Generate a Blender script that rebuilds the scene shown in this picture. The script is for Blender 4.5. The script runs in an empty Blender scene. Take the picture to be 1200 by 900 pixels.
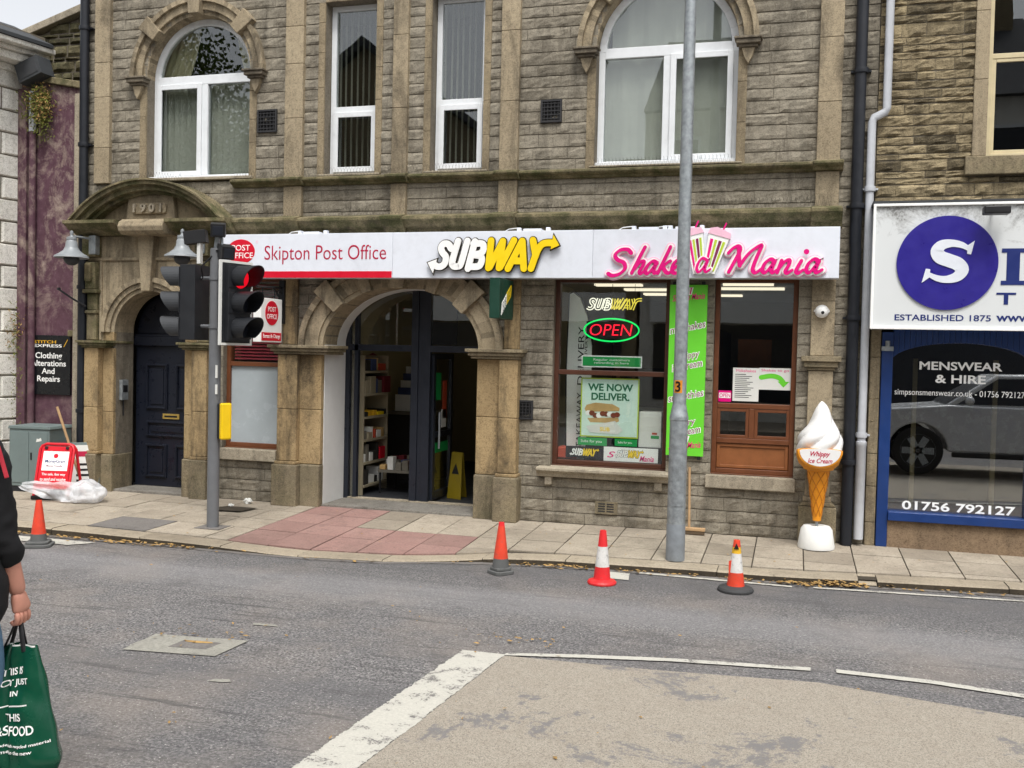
import bpy, bmesh, math, random
from mathutils import Vector, Matrix, noise
R = random.Random(7)
S = bpy.context.scene
COL = S.collection
rad = math.radians

# ------------------------------------------------------------------ camera, sky, sun, exposure
cam_d = bpy.data.cameras.new('camera')
cam = bpy.data.objects.new('camera', cam_d); COL.objects.link(cam)
cam_d.sensor_fit = 'HORIZONTAL'; cam_d.sensor_width = 36.0
cam_d.lens = 36.0 * 1147.6 / 1200.0
cam_d.clip_start = 0.05; cam_d.clip_end = 3000
cr = Vector((0.96037576, 0.27777156, 0.02283338)); cu = Vector((-0.03055437, 0.02349865, 0.99925685)); cf = Vector((-0.27702858, 0.96035971, -0.03105467))
cam.matrix_world = Matrix(((cr.x, cu.x, -cf.x, 2.63216), (cr.y, cu.y, -cf.y, -9.39068), (cr.z, cu.z, -cf.z, 1.66), (0, 0, 0, 1)))
S.camera = cam

SUN_EL, SUN_ROT = rad(62), rad(158)     # high soft light from over the street behind the camera
W = bpy.data.worlds.new('World'); S.world = W; W.use_nodes = True
wt = W.node_tree; wt.nodes.clear()
sky = wt.nodes.new('ShaderNodeTexSky'); sky.sky_type = 'NISHITA'; sky.sun_disc = False
sky.sun_elevation = SUN_EL; sky.sun_rotation = SUN_ROT; sky.dust_density = 4.0; sky.air_density = 1.0; sky.ozone_density = 1.0
hs = wt.nodes.new('ShaderNodeHueSaturation'); hs.inputs['Saturation'].default_value = 0.16; hs.inputs['Value'].default_value = 1.25
bg = wt.nodes.new('ShaderNodeBackground'); bg.inputs['Strength'].default_value = 0.15
wo = wt.nodes.new('ShaderNodeOutputWorld')
wt.links.new(sky.outputs[0], hs.inputs['Color']); wt.links.new(hs.outputs[0], bg.inputs[0]); wt.links.new(bg.outputs[0], wo.inputs[0])
sd = bpy.data.lights.new('sun', 'SUN'); sd.energy = 1.5; sd.angle = rad(18); sd.color = (1.0, 0.97, 0.92)
so = bpy.data.objects.new('sun', sd); COL.objects.link(so)
# Nishita: rotation 0 puts the sun at +Y, turning clockwise seen from above
sdir = Vector((math.sin(SUN_ROT) * math.cos(SUN_EL), math.cos(SUN_ROT) * math.cos(SUN_EL), math.sin(SUN_EL)))
so.rotation_euler = (-sdir).to_track_quat('-Z', 'Y').to_euler(); so.location = sdir * 60
S.view_settings.view_transform = 'Standard'; S.view_settings.look = 'None'; S.view_settings.gamma = 1.0
S.view_settings.exposure = 0.45; S.view_settings.use_curve_mapping = False

# ------------------------------------------------------------------ materials
def lin(h):
    h = h.lstrip('#'); c = [int(h[i:i+2], 16) / 255 for i in (0, 2, 4)]
    return tuple((x / 12.92 if x <= .04045 else ((x + .055) / 1.055) ** 2.4) for x in c)
MATS = {}
class NT:
    def __init__(s, name):
        s.m = bpy.data.materials.new(name); s.m.use_nodes = True; s.t = s.m.node_tree; s.t.nodes.clear()
        s.out = s.n('ShaderNodeOutputMaterial'); MATS[name] = s.m
    def n(s, k, **kw):
        o = s.t.nodes.new(k)
        for a, b in kw.items(): setattr(o, a, b)
        return o
    def l(s, a, b): s.t.links.new(a, b)
    def coord(s, scale=(1, 1, 1), rot=(0, 0, 0)):
        if not hasattr(s, 'tc'): s.tc = s.n('ShaderNodeTexCoord')
        if scale == (1, 1, 1) and rot == (0, 0, 0): return s.tc.outputs['Object']
        mp = s.n('ShaderNodeMapping'); mp.inputs['Scale'].default_value = scale; mp.inputs['Rotation'].default_value = rot
        s.l(s.tc.outputs['Object'], mp.inputs[0]); return mp.outputs[0]
    def noise(s, sc, det=4, rough=.6, vec=None, dist=0.):
        o = s.n('ShaderNodeTexNoise'); o.inputs['Scale'].default_value = sc; o.inputs['Detail'].default_value = det
        o.inputs['Roughness'].default_value = rough; o.inputs['Distortion'].default_value = dist
        s.l(vec if vec is not None else s.coord(), o.inputs['Vector']); return o.outputs[0]
    def ramp(s, fac, *stops):
        o = s.n('ShaderNodeValToRGB'); e = o.color_ramp.elements
        while len(e) < len(stops): e.new(.5)
        for i, (p, c) in enumerate(stops):
            e[i].position = p; e[i].color = (c, c, c, 1) if not hasattr(c, '__len__') else tuple(c)[:3] + (1,)
        s.l(fac, o.inputs[0]); return o.outputs[0]
    def mix(s, fac, a, b, mode='MIX'):
        o = s.n('ShaderNodeMix', data_type='RGBA', blend_type=mode)
        for sock, v in ((0, fac), (6, a), (7, b)):
            if hasattr(v, 'is_linked'): s.l(v, o.inputs[sock])
            else: o.inputs[sock].default_value = v if sock == 0 else tuple(v)[:3] + (1,)
        return o.outputs[2]
    def math(s, op, a, b=None):
        o = s.n('ShaderNodeMath', operation=op)
        for i, v in enumerate((a, b)):
            if v is None: continue
            if hasattr(v, 'is_linked'): s.l(v, o.inputs[i])
            else: o.inputs[i].default_value = v
        return o.outputs[0]
    def bsdf(s, col, rough=.7, metal=0., spec=.4, bump=None, bstr=.3, bdist=.01, **kw):
        b = s.n('ShaderNodeBsdfPrincipled')
        for key, v in (('Base Color', col), ('Roughness', rough)):
            if hasattr(v, 'is_linked'): s.l(v, b.inputs[key])
            else: b.inputs[key].default_value = (tuple(v)[:3] + (1,)) if key == 'Base Color' else v
        b.inputs['Metallic'].default_value = metal; b.inputs['Specular IOR Level'].default_value = spec
        for k, v in kw.items(): b.inputs[k.replace('_', ' ')].default_value = v
        if bump is not None:
            bp = s.n('ShaderNodeBump'); bp.inputs['Strength'].default_value = bstr; bp.inputs['Distance'].default_value = bdist
            s.l(bump, bp.inputs['Height']); s.l(bp.outputs[0], b.inputs['Normal'])
        s.l(b.outputs[0], s.out.inputs[0]); return b
def scl(c, k): return tuple(min(1, x * k) for x in c)

def plain(name, hexc, rough=.5, var=.12, nsc=9., bstr=.08, metal=0., spec=.4, dirt=0.):
    """a painted / plastic / metal surface with faint mottling, grime and micro bump"""
    k = NT(name); c = lin(hexc) if isinstance(hexc, str) else hexc
    n1 = k.noise(nsc, 5, .65)
    col = k.mix(k.ramp(n1, (.3, 0), (.7, 1)), scl(c, 1 - var), scl(c, 1 + var * .6))
    if dirt:
        n2 = k.noise(2.3, 6, .7, dist=.6); n3 = k.noise(17, 4, .7)
        d = k.math('MULTIPLY', k.ramp(n2, (.45, 0), (.75, 1)), k.ramp(n3, (.35, .3), (.65, 1)))
        col = k.mix(k.math('MULTIPLY', d, dirt), col, (.10, .085, .06))
        if dirt > .3: col = k.mix(k.math('MULTIPLY', k.ramp(k.noise(26, 5, .75), (.55, 0), (.68, 1)), dirt), col, (.13, .11, .09))
    rg = k.ramp(n1, (.25, max(.05, rough - .12)), (.75, min(1, rough + .12)))
    k.bsdf(col, rg, metal, spec, bump=k.noise(nsc * 12, 3), bstr=bstr, bdist=.003)
    return k.m
def emis(name, hexc, strength):
    k = NT(name); e = k.n('ShaderNodeEmission'); e.inputs[0].default_value = lin(hexc) + (1,); e.inputs[1].default_value = strength
    k.l(e.outputs[0], k.out.inputs[0]); return k.m
def stone(name, a, b, c, island=.5, stain=.5, bump=.6, green=0., fine=70., soot=(.035, .03, .024), streak=True):
    k = NT(name); a, b, c = lin(a), lin(b), lin(c)
    n1 = k.noise(3.1, 5, .6); n2 = k.noise(fine * .35, 5, .75)
    col = k.mix(k.ramp(n1, (.35, 0), (.65, 1)), a, b)
    if island:
        g = k.n('ShaderNodeNewGeometry')
        r = g.outputs['Random Per Island']
        col = k.mix(k.ramp(r, (.0, island), (.35, 0), (1, 0)), col, scl(c, .8))
        col = k.mix(k.ramp(r, (.0, 0), (.6, 0), (1, island)), col, scl(b, 1.18))
    col = k.mix(k.ramp(n2, (.3, .55), (.5, 0)), col, scl(c, .75))
    col = k.mix(k.ramp(n2, (.55, 0), (.8, .5)), col, scl(b, 1.35))
    if stain:
        v = k.coord((2.6, 2.6, .55) if streak else (1, 1, 1)); n3 = k.noise(1.5, 6, .68, v, .5)
        st = k.math('MULTIPLY', k.ramp(k.math('ADD', k.math('MULTIPLY', n3, .8), k.math('MULTIPLY', k.noise(14, 5, .75), .2)), (.47, 0), (.64, 1)), stain)
        col = k.mix(st, col, soot)
    if green:
        n4 = k.noise(4.5, 6, .7)
        col = k.mix(k.math('MULTIPLY', k.ramp(n4, (.4, 0), (.62, 1)), green), col, (.055, .062, .022))
    n9 = k.noise(fine * 1.1, 3, .7, k.coord((1, 1, 1.6)))
    col = k.mix(k.ramp(n9, (.34, .6), (.48, 0)), col, scl(c, .5)); col = k.mix(k.ramp(n9, (.56, 0), (.7, .35)), col, scl(b, 1.4))
    h = k.mix(.5, k.noise(fine * .45, 6, .7), n9)
    k.bsdf(col, .88, 0, .2, bump=h, bstr=bump, bdist=.012)
    return k.m

stone('coursed_stone', '#898172', '#958e7f', '#6c6558', .4, .6, .5)
stone('soot_stone', '#71685a', '#7c7364', '#4e473d', .2, .7, .35)
stone('right_stone', '#85785f', '#988a6d', '#4b4436', .9, .55, .9, soot=(.03, .025, .018))
stone('ashlar', '#998b73', '#a6987f', '#756a57', .75, .7, .35, fine=90)
stone('pier_stone', '#9c8663', '#aa946f', '#6b593f', .4, .85, .35, fine=90)
stone('ashlar_plain', '#8c7f67', '#988a71', '#6b5f4d', .2, .6, .35, fine=90)
stone('plinth_stone', '#857a67', '#90836a', '#5d5446', .3, .65, .45, .25)
stone('mossy_stone', '#857a60', '#8f8366', '#524a39', .1, .75, .5, .85)
stone('mortar', '#7c7467', '#867e70', '#585247', 0, .5, .5)
stone('rubble', '#6f6750', '#827a5e', '#3f3a2c', .95, .75, .9, .45)
stone('white_stone', '#e6e3da', '#ece9e0', '#aaa698', .2, .28, .3, soot=(.12, .11, .09))
stone('sill_stone', '#a09684', '#aaa08d', '#7c7261', .1, .45, .3)
stone('riser_stone', '#7f6c58', '#8a765f', '#5d4c3b', .1, .4, .25)
stone('granite_step', '#78746c', '#85817a', '#5c5953', .1, .4, .3, streak=False)
stone('opposite_stone', '#8f8268', '#9b8d72', '#6d6250', .3, .3, .3)
stone('roof_slate', '#4c4d50', '#56575a', '#3a3a3c', .3, .2, .3)

def purple():
    k = NT('purple_render')
    n1 = k.noise(3.4, 9, .74, k.coord((1, 1, .8)), .9); n2 = k.noise(10, 5, .7)
    base = k.mix(k.ramp(n2, (.3, 0), (.7, 1)), lin('#4c323b'), lin('#624550'))
    tz = k.n('ShaderNodeSeparateXYZ'); k.l(k.coord(), tz.inputs[0])
    hgt = k.ramp(k.math('MULTIPLY', tz.outputs[2], .2), (.34, .25), (.5, 1))
    peel = k.math('MULTIPLY', k.ramp(k.math('ADD', k.math('MULTIPLY', n1, .8), k.math('MULTIPLY', n2, .25)), (.50, 0), (.66, .85)), hgt)
    col = k.mix(peel, base, k.mix(n2, lin('#8f7d70'), lin('#b0a294')))
    k.bsdf(col, .75, 0, .3, bump=k.mix(.5, n2, peel), bstr=.5, bdist=.008)
purple()

def asphalt():
    k = NT('asphalt')
    v = k.n('ShaderNodeTexVoronoi'); v.inputs['Scale'].default_value = 105; k.l(k.coord(), v.inputs['Vector'])
    n1 = k.noise(1.1, 6, .6); n2 = k.noise(240, 3, .7); n3 = k.noise(.8, 4, .6, k.coord((.07, 1.9, 1)))
    sp_ = k.n('ShaderNodeSeparateColor'); k.l(v.outputs['Color'], sp_.inputs[0]); vr = k.ramp(sp_.outputs[0], (.0, .0), (.5, .22), (.85, .55), (1, 1))
    col = k.mix(vr, (.135, .131, .131), (.36, .348, .34))
    n6 = k.noise(62, 3, .7); col = k.mix(k.ramp(n6, (.41, .9), (.49, 0)), col, (.06, .058, .06)); col = k.mix(k.ramp(n6, (.56, 0), (.66, .75)), col, (.40, .38, .365))
    col = k.mix(k.ramp(n2, (.35, .6), (.55, 0)), col, (.075, .072, .072))
    col = k.mix(k.ramp(n3, (.38, .6), (.58, 0)), col, (.12, .117, .12))
    col = k.mix(k.ramp(n1, (.48, 0), (.68, .5)), col, (.26, .225, .195))
    n5 = k.noise(300, 1, .5); col = k.mix(k.ramp(k.noise(95, 1, .5), (.70, 0), (.75, .85)), col, (.55, .53, .49))
    stq = k.noise(1.0, 5, .7, k.coord((.9, 13, 1)), .3); col = k.mix(k.ramp(stq, (.33, .65), (.44, 0)), col, (.06, .058, .06))
    sy = k.n('ShaderNodeSeparateXYZ'); k.l(k.coord(), sy.inputs[0])     # wear lanes: polished wheel track, darker strip by the kerb
    lane = k.math('ADD', k.math('MULTIPLY', sy.outputs[1], -1 / 7), k.math('MULTIPLY', k.math('SUBTRACT', k.noise(.6, 4, .6, k.coord((.3, 1, 1))), .5), .10))
    col = k.mix(k.ramp(lane, (.20, .5), (.30, .4), (.345, 0)), col, (.095, .093, .096))
    col = k.mix(k.ramp(lane, (.335, 0), (.37, .42), (.42, .34), (.47, 0)), col, (.275, .27, .272))
    oil = k.noise(1.9, 5, .7, None, .6); col = k.mix(k.ramp(oil, (.55, 0), (.68, .45)), col, (.09, .086, .086))
    cr_ = k.n('ShaderNodeTexVoronoi', feature='DISTANCE_TO_EDGE'); cr_.inputs['Scale'].default_value = .42
    k.l(k.mix(.25, k.coord(), k.noise(2.0, 5, .7)), cr_.inputs['Vector'])
    k.bsdf(col, .86, 0, .3, bump=k.mix(.6, v.outputs['Distance'], n2), bstr=.8, bdist=.01)
asphalt()
def anti_skid():
    k = NT('buff_surfacing')
    n1 = k.noise(1.7, 7, .68, k.coord((1, 1.0, 1)), .5); n2 = k.noise(260, 3, .7); n4 = k.noise(9, 6, .75)
    col = k.mix(k.ramp(n2, (.3, 0), (.7, 1)), (.22, .197, .16), (.50, .452, .378))
    col = k.mix(k.ramp(k.noise(150, 2, .6), (.38, .8), (.5, 0)), col, (.16, .143, .118))
    col = k.mix(k.ramp(n4, (.35, .25), (.6, 0)), col, (.24, .20, .16))
    m = k.math('ADD', k.math('ADD', k.math('MULTIPLY', n1, .72), k.math('MULTIPLY', n4, .16)), k.math('MULTIPLY', k.noise(48, 4, .75), .12))
    col = k.mix(k.ramp(m, (.568, 0), (.598, .85)), col, (.16, .157, .162))
    n7 = k.noise(70, 4, .75); col = k.mix(k.ramp(n7, (.34, .55), (.5, 0)), col, (.2, .17, .135))
    k.bsdf(col, .9, 0, .25, bump=n2, bstr=.6, bdist=.006)
anti_skid()
def paint_line(name, c, lo, hi):
    k = NT(name); n1 = k.noise(7, 7, .75, None, .3); n2 = k.noise(90, 3, .7)
    col = k.mix(k.ramp(n2, (.35, 0), (.65, 1)), scl(c, .82), c)
    m = k.math('ADD', k.math('MULTIPLY', n1, .7), k.math('MULTIPLY', n2, .3))
    col = k.mix(k.ramp(m, (lo, 0), (hi, 1)), col, (.15, .142, .135))
    k.bsdf(col, .8, 0, .3, bump=n2, bstr=.4, bdist=.004)
paint_line('road_paint', (.50, .485, .43), .54, .59)
paint_line('thin_paint', (.52, .50, .44), .53, .62)
def paving(name, a, b, c, isl=.5):
    k = NT(name); a, b, c = lin(a), lin(b), lin(c)
    g = k.n('ShaderNodeNewGeometry'); r = g.outputs['Random Per Island']
    n1 = k.noise(2.5, 6, .65); n2 = k.noise(60, 4, .7); n3 = k.noise(11, 6, .72)
    col = k.mix(k.ramp(n1, (.35, 0), (.65, 1)), a, b)
    col = k.mix(k.ramp(r, (0, isl), (.4, 0), (1, 0)), col, c)
    col = k.mix(k.ramp(r, (0, 0), (.7, 0), (1, isl * .7)), col, scl(b, 1.12))
    col = k.mix(k.ramp(n3, (.52, 0), (.72, .5)), col, scl(c, .75))
    col = k.mix(k.ramp(n2, (.35, .45), (.55, 0)), col, scl(c, .8))
    col = k.mix(k.ramp(k.noise(1.3, 7, .75, None, .4), (.5, 0), (.68, .5)), col, scl(c, .7))
    col = k.mix(k.ramp(k.noise(28, 2, .5), (.68, 0), (.72, .6)), col, scl(c, .55))
    k.bsdf(col, .88, 0, .25, bump=k.mix(.5, n2, n3), bstr=.35, bdist=.006)
paving('flagstone', '#988e7f', '#aaa090', '#7b7265', .65)
paving('kerbstone', '#9a8f7d', '#a59a87', '#7d7364', .4)
paving('red_flag', '#92726b', '#9b7d75', '#79635c', .6)
paving('joint_dirt', '#433d34', '#4e473d', '#342f28', 0)
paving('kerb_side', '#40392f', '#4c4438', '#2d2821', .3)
paving('pale_concrete', '#8f8d85', '#9b998f', '#74726b', .2)
paving('dark_patch', '#716d69', '#7a7672', '#5b5754', .2)

def glass(name, tint=(1, 1, 1), ior=1.75, rough=.0, wav=.02):
    k = NT(name); f = k.n('ShaderNodeFresnel'); gm = k.n('ShaderNodeNewGeometry'); k.l(k.math('ADD', ior, k.math('MULTIPLY', gm.outputs['Backfacing'], 1 / ior - ior)), f.inputs[0])   # same mirror from both sides of the sheet
    t = k.n('ShaderNodeBsdfTransparent'); t.inputs[0].default_value = tint + (1,)
    g = k.n('ShaderNodeBsdfGlossy'); g.inputs['Roughness'].default_value = rough; g.inputs[0].default_value = (.96, .98, 1, 1)
    bp = k.n('ShaderNodeBump'); bp.inputs['Strength'].default_value = wav; bp.inputs['Distance'].default_value = .02
    k.l(k.noise(2.6, 2, .5), bp.inputs['Height']); k.l(bp.outputs[0], g.inputs['Normal'])
    mx = k.n('ShaderNodeMixShader'); k.l(f.outputs[0], mx.inputs[0]); k.l(t.outputs[0], mx.inputs[1]); k.l(g.outputs[0], mx.inputs[2])
    k.l(mx.outputs[0], k.out.inputs[0]); return k.m
glass('window_glass', (.79, .81, .80), 1.75, 0, .012)
glass('shop_glass', (.95, .97, .96), 1.75, 0, .015)
glass('menswear_glass', (.85, .86, .85), 2.6, 0, .004)
glass('film_glass', (.6, .65, .68), 2.2, .02, .02)

for nm, hx, rg, vr, bs, dr in [
    ('upvc', '#dfe2e4', .35, .05, .02, .12), ('sign_white', '#dfe3eb', .35, .03, .01, .16), ('menswear_white', '#d5d8d8', .45, .05, .03, .22),
    ('post_red', '#cf0f2c', .4, .05, .02, 0), ('text_red', '#b01840', .4, .05, .02, 0), ('text_white', '#f2f2ef', .45, .04, .01, 0), ('text_black', '#141414', .45, .1, .02, 0),
    ('logo_yellow', '#f2cf10', .4, .05, .02, 0), ('logo_dark', '#2a2413', .5, .1, .02, 0), ('pink', '#e00a7c', .35, .08, .02, 0), ('pale_pink', '#f0bfd2', .4, .06, .02, 0), ('lime_stripe', '#b7cf3a', .4, .05, .02, 0),
    ('lime_panel', '#69cf34', .42, .04, .02, .05), ('plum_text', '#7c2050', .45, .1, .02, 0), ('navy_paint', '#191d28', .32, .10, .0, .05), ('navy_disc', '#2a2184', .35, .12, .02, .1), ('navy_text', '#1d2c6b', .4, .1, .02, 0),
    ('blue_paint', '#17366f', .38, .12, .04, .12), ('brown_frame', '#6d4026', .42, .18, .06, .1), ('wood_panel', '#8a5530', .45, .2, .08, .08), ('black_metal', '#1b1c1f', .45, .2, .05, .05), ('black_sign', '#101216', .3, .15, .02, .05),
    ('frame_dark', '#20242d', .35, .15, .03, 0), ('signal_black', '#202226', .55, .12, .04, .08), ('visor_grey', '#3b3d40', .6, .12, .04, .1), ('signal_grey', '#6a6c6f', .5, .1, .05, .15),
    ('board_white', '#d9d9d4', .5, .05, .02, .1), ('yellow_box', '#eac20c', .45, .06, .03, .05), ('orange_sticker', '#d98b2b', .5, .08, .02, .1), ('cone_orange', '#dc452c', .5, .16, .05, .45), ('cone_red', '#dc2a2f', .45, .12, .04, .35),
    ('cone_white', '#d8d6d2', .5, .1, .05, .6), ('cone_rubber', '#5c5d5c', .75, .15, .08, .2), ('cone_dark', '#3a3b3c', .75, .15, .08, .2), ('tape_yellow', '#dfae28', .5, .15, .05, .2), ('ice_white', '#dfdedc', .3, .03, .02, .02),
    ('wafer', '#dd8f1e', .4, .1, .05, .05), ('wafer_line', '#b86f14', .5, .1, .05, .05), ('base_white', '#e2e2de', .55, .05, .06, .1), ('cabinet_grey', '#6d7a79', .5, .08, .04, .12), ('aframe_red', '#d01a2a', .4, .08, .03, .06),
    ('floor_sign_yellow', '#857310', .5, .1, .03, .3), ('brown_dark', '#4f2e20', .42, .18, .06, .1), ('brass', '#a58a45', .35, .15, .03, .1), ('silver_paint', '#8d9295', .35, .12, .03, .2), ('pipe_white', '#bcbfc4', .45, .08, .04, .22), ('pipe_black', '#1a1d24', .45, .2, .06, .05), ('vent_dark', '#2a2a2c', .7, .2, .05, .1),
    ('sash_cream', '#cdbf9a', .5, .1, .05, .15), ('white_reveal', '#d6d5d2', .6, .05, .06, .1), ('interior_cream', '#8f8564', .8, .06, .03, 0), ('interior_dark', '#2b2823', .85, .15, .03, 0), ('interior_wall', '#6f6a5f', .8, .1, .02, 0), ('floor_dark', '#2d2f33', .6, .15, .03, 0),
    ('shelf_cream', '#9a9078', .6, .08, .02, 0), ('green_card', '#1a9a4c', .5, .08, .02, 0), ('dark_green', '#123a2c', .45, .1, .03, .05), ('poster_mint', '#d0e6da', .5, .04, .01, 0), ('poster_text', '#1d6a48', .5, .05, .01, 0), ('bread', '#c2a068', .7, .2, .1, 0),
    ('meat', '#7e3a24', .7, .3, .1, 0), ('paper', '#dcdcd6', .7, .05, .04, .05), ('orange_card', '#b9472a', .6, .1, .03, 0), ('maroon_card', '#6d1a24', .6, .1, .03, 0), ('blue_card', '#3c4a72', .6, .1, .03, 0), ('blind_grey', '#d2d2c6', .8, .06, .03, 0), ('blind_red', '#8f2430', .6, .1, .03, 0),
    ('curtain', '#d8cfae', .9, .12, .1, 0), ('wood_pole', '#b0906a', .6, .15, .06, 0), ('leaf', '#a48450', .8, .6, .05, 0), ('plant_green', '#6c7030', .8, .3, .05, 0), ('coat', '#131316', .9, .25, .2, 0), ('skin', '#c98f7c', .5, .16, .06, 0),
    ('nail', '#d9a595', .3, .05, .02, 0), ('hair', '#5b3325', .55, .25, .2, 0), ('shoe', '#2b2522', .5, .2, .05, 0), ('eye_white', '#e6e2dc', .2, .02, .0, 0), ('lip', '#a9564f', .4, .05, .02, 0), ('bag_green', '#0b4632', .25, .12, .05, 0), ('red_strap', '#a52734', .5, .1, .05, 0),
    ('tyre', '#1d1d1e', .85, .15, .05, .1), ('bronze_cloth', '#7d7264', .9, .2, .1, 0), ('tree_leaf', '#67763a', .8, .4, .05, 0), ('bark', '#5a4c3b', .9, .2, .2, 0), ('lead', '#3a3d40', .7, .15, .1, .2), ('trim_dark', '#1a1a1c', .5, .1, .03, 0)]:
    plain(nm, hx, rg, vr, 9., bs, 0., .4, dr)
plain('galvanised', '#9ba1a4', .5, .32, 22, .1, .55, .5, .12)
plain('car_silver', '#c3c5c7', .25, .03, 6, .0, .15, .6, 0)
plain('chrome', '#d0d0d0', .15, .04, 6, .0, 1., .5, 0)
plain('base_grey', '#858b90', .55, .2, 14, .1, .3, .5, .2)
plain('denim', '#5e7f9c', .9, .18, 90, .2)
plain('tree_litter', '#8a6b3a', .9, .3)
emis('lamp_panel', '#fff0d4', .95); emis('neon_green', '#18d860', 1.3); emis('neon_red', '#f82238', 1.5); emis('signal_red', '#f01428', .7); emis('neon_cream', '#f8f4dc', 1.1); emis('neon_yellow', '#eedb50', .9)
plain('frosted_pane', '#a9b2b6', .22, .1, 3, .02, 0, .5, 0)
def leopard():
    k = NT('leopard_cloth'); v = k.n('ShaderNodeTexVoronoi'); v.inputs['Scale'].default_value = 60; k.l(k.coord(), v.inputs['Vector'])
    k.bsdf(k.ramp(v.outputs['Distance'], (.18, lin('#1c1611')), (.32, lin('#7d6b47')), (.6, lin('#a39370'))), .85, 0, .2)
leopard()
def plastic_film():
    k = NT('clear_plastic'); b = k.n('ShaderNodeBsdfPrincipled'); b.inputs['Base Color'].default_value = (.85, .86, .88, 1); b.inputs['Roughness'].default_value = .22
    t = k.n('ShaderNodeBsdfTransparent'); t.inputs[0].default_value = (.95, .95, .96, 1); m = k.n('ShaderNodeMixShader')
    n = k.noise(6, 4, .6, None, .8); k.l(k.ramp(n, (.3, .3), (.7, .75)), m.inputs[0])
    bp = k.n('ShaderNodeBump'); bp.inputs['Strength'].default_value = .6; bp.inputs['Distance'].default_value = .03; k.l(n, bp.inputs['Height']); k.l(bp.outputs[0], b.inputs['Normal'])
    k.l(t.outputs[0], m.inputs[1]); k.l(b.outputs[0], m.inputs[2]); k.l(m.outputs[0], k.out.inputs[0])
plastic_film()
def wafer_weathered_white():
    k = NT('weathered_panel'); n1 = k.noise(3.2, 7, .75, None, .6); n2 = k.noise(40, 4, .7)
    tz = k.n('ShaderNodeSeparateXYZ'); k.l(k.coord(), tz.inputs[0])
    up = k.ramp(k.math('MULTIPLY', k.math('SUBTRACT', tz.outputs[2], .05), .95), (.55, 0), (1, .34))
    m = k.ramp(k.math('ADD', n1, up), (.68, 0), (.86, 1))
    col = k.mix(k.math('MULTIPLY', m, k.ramp(n2, (.3, .2), (.6, .9))), lin('#d3d6d6'), (.13, .125, .115))
    k.bsdf(col, .45, 0, .4, bump=n2, bstr=.05, bdist=.003)
wafer_weathered_white()

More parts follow.
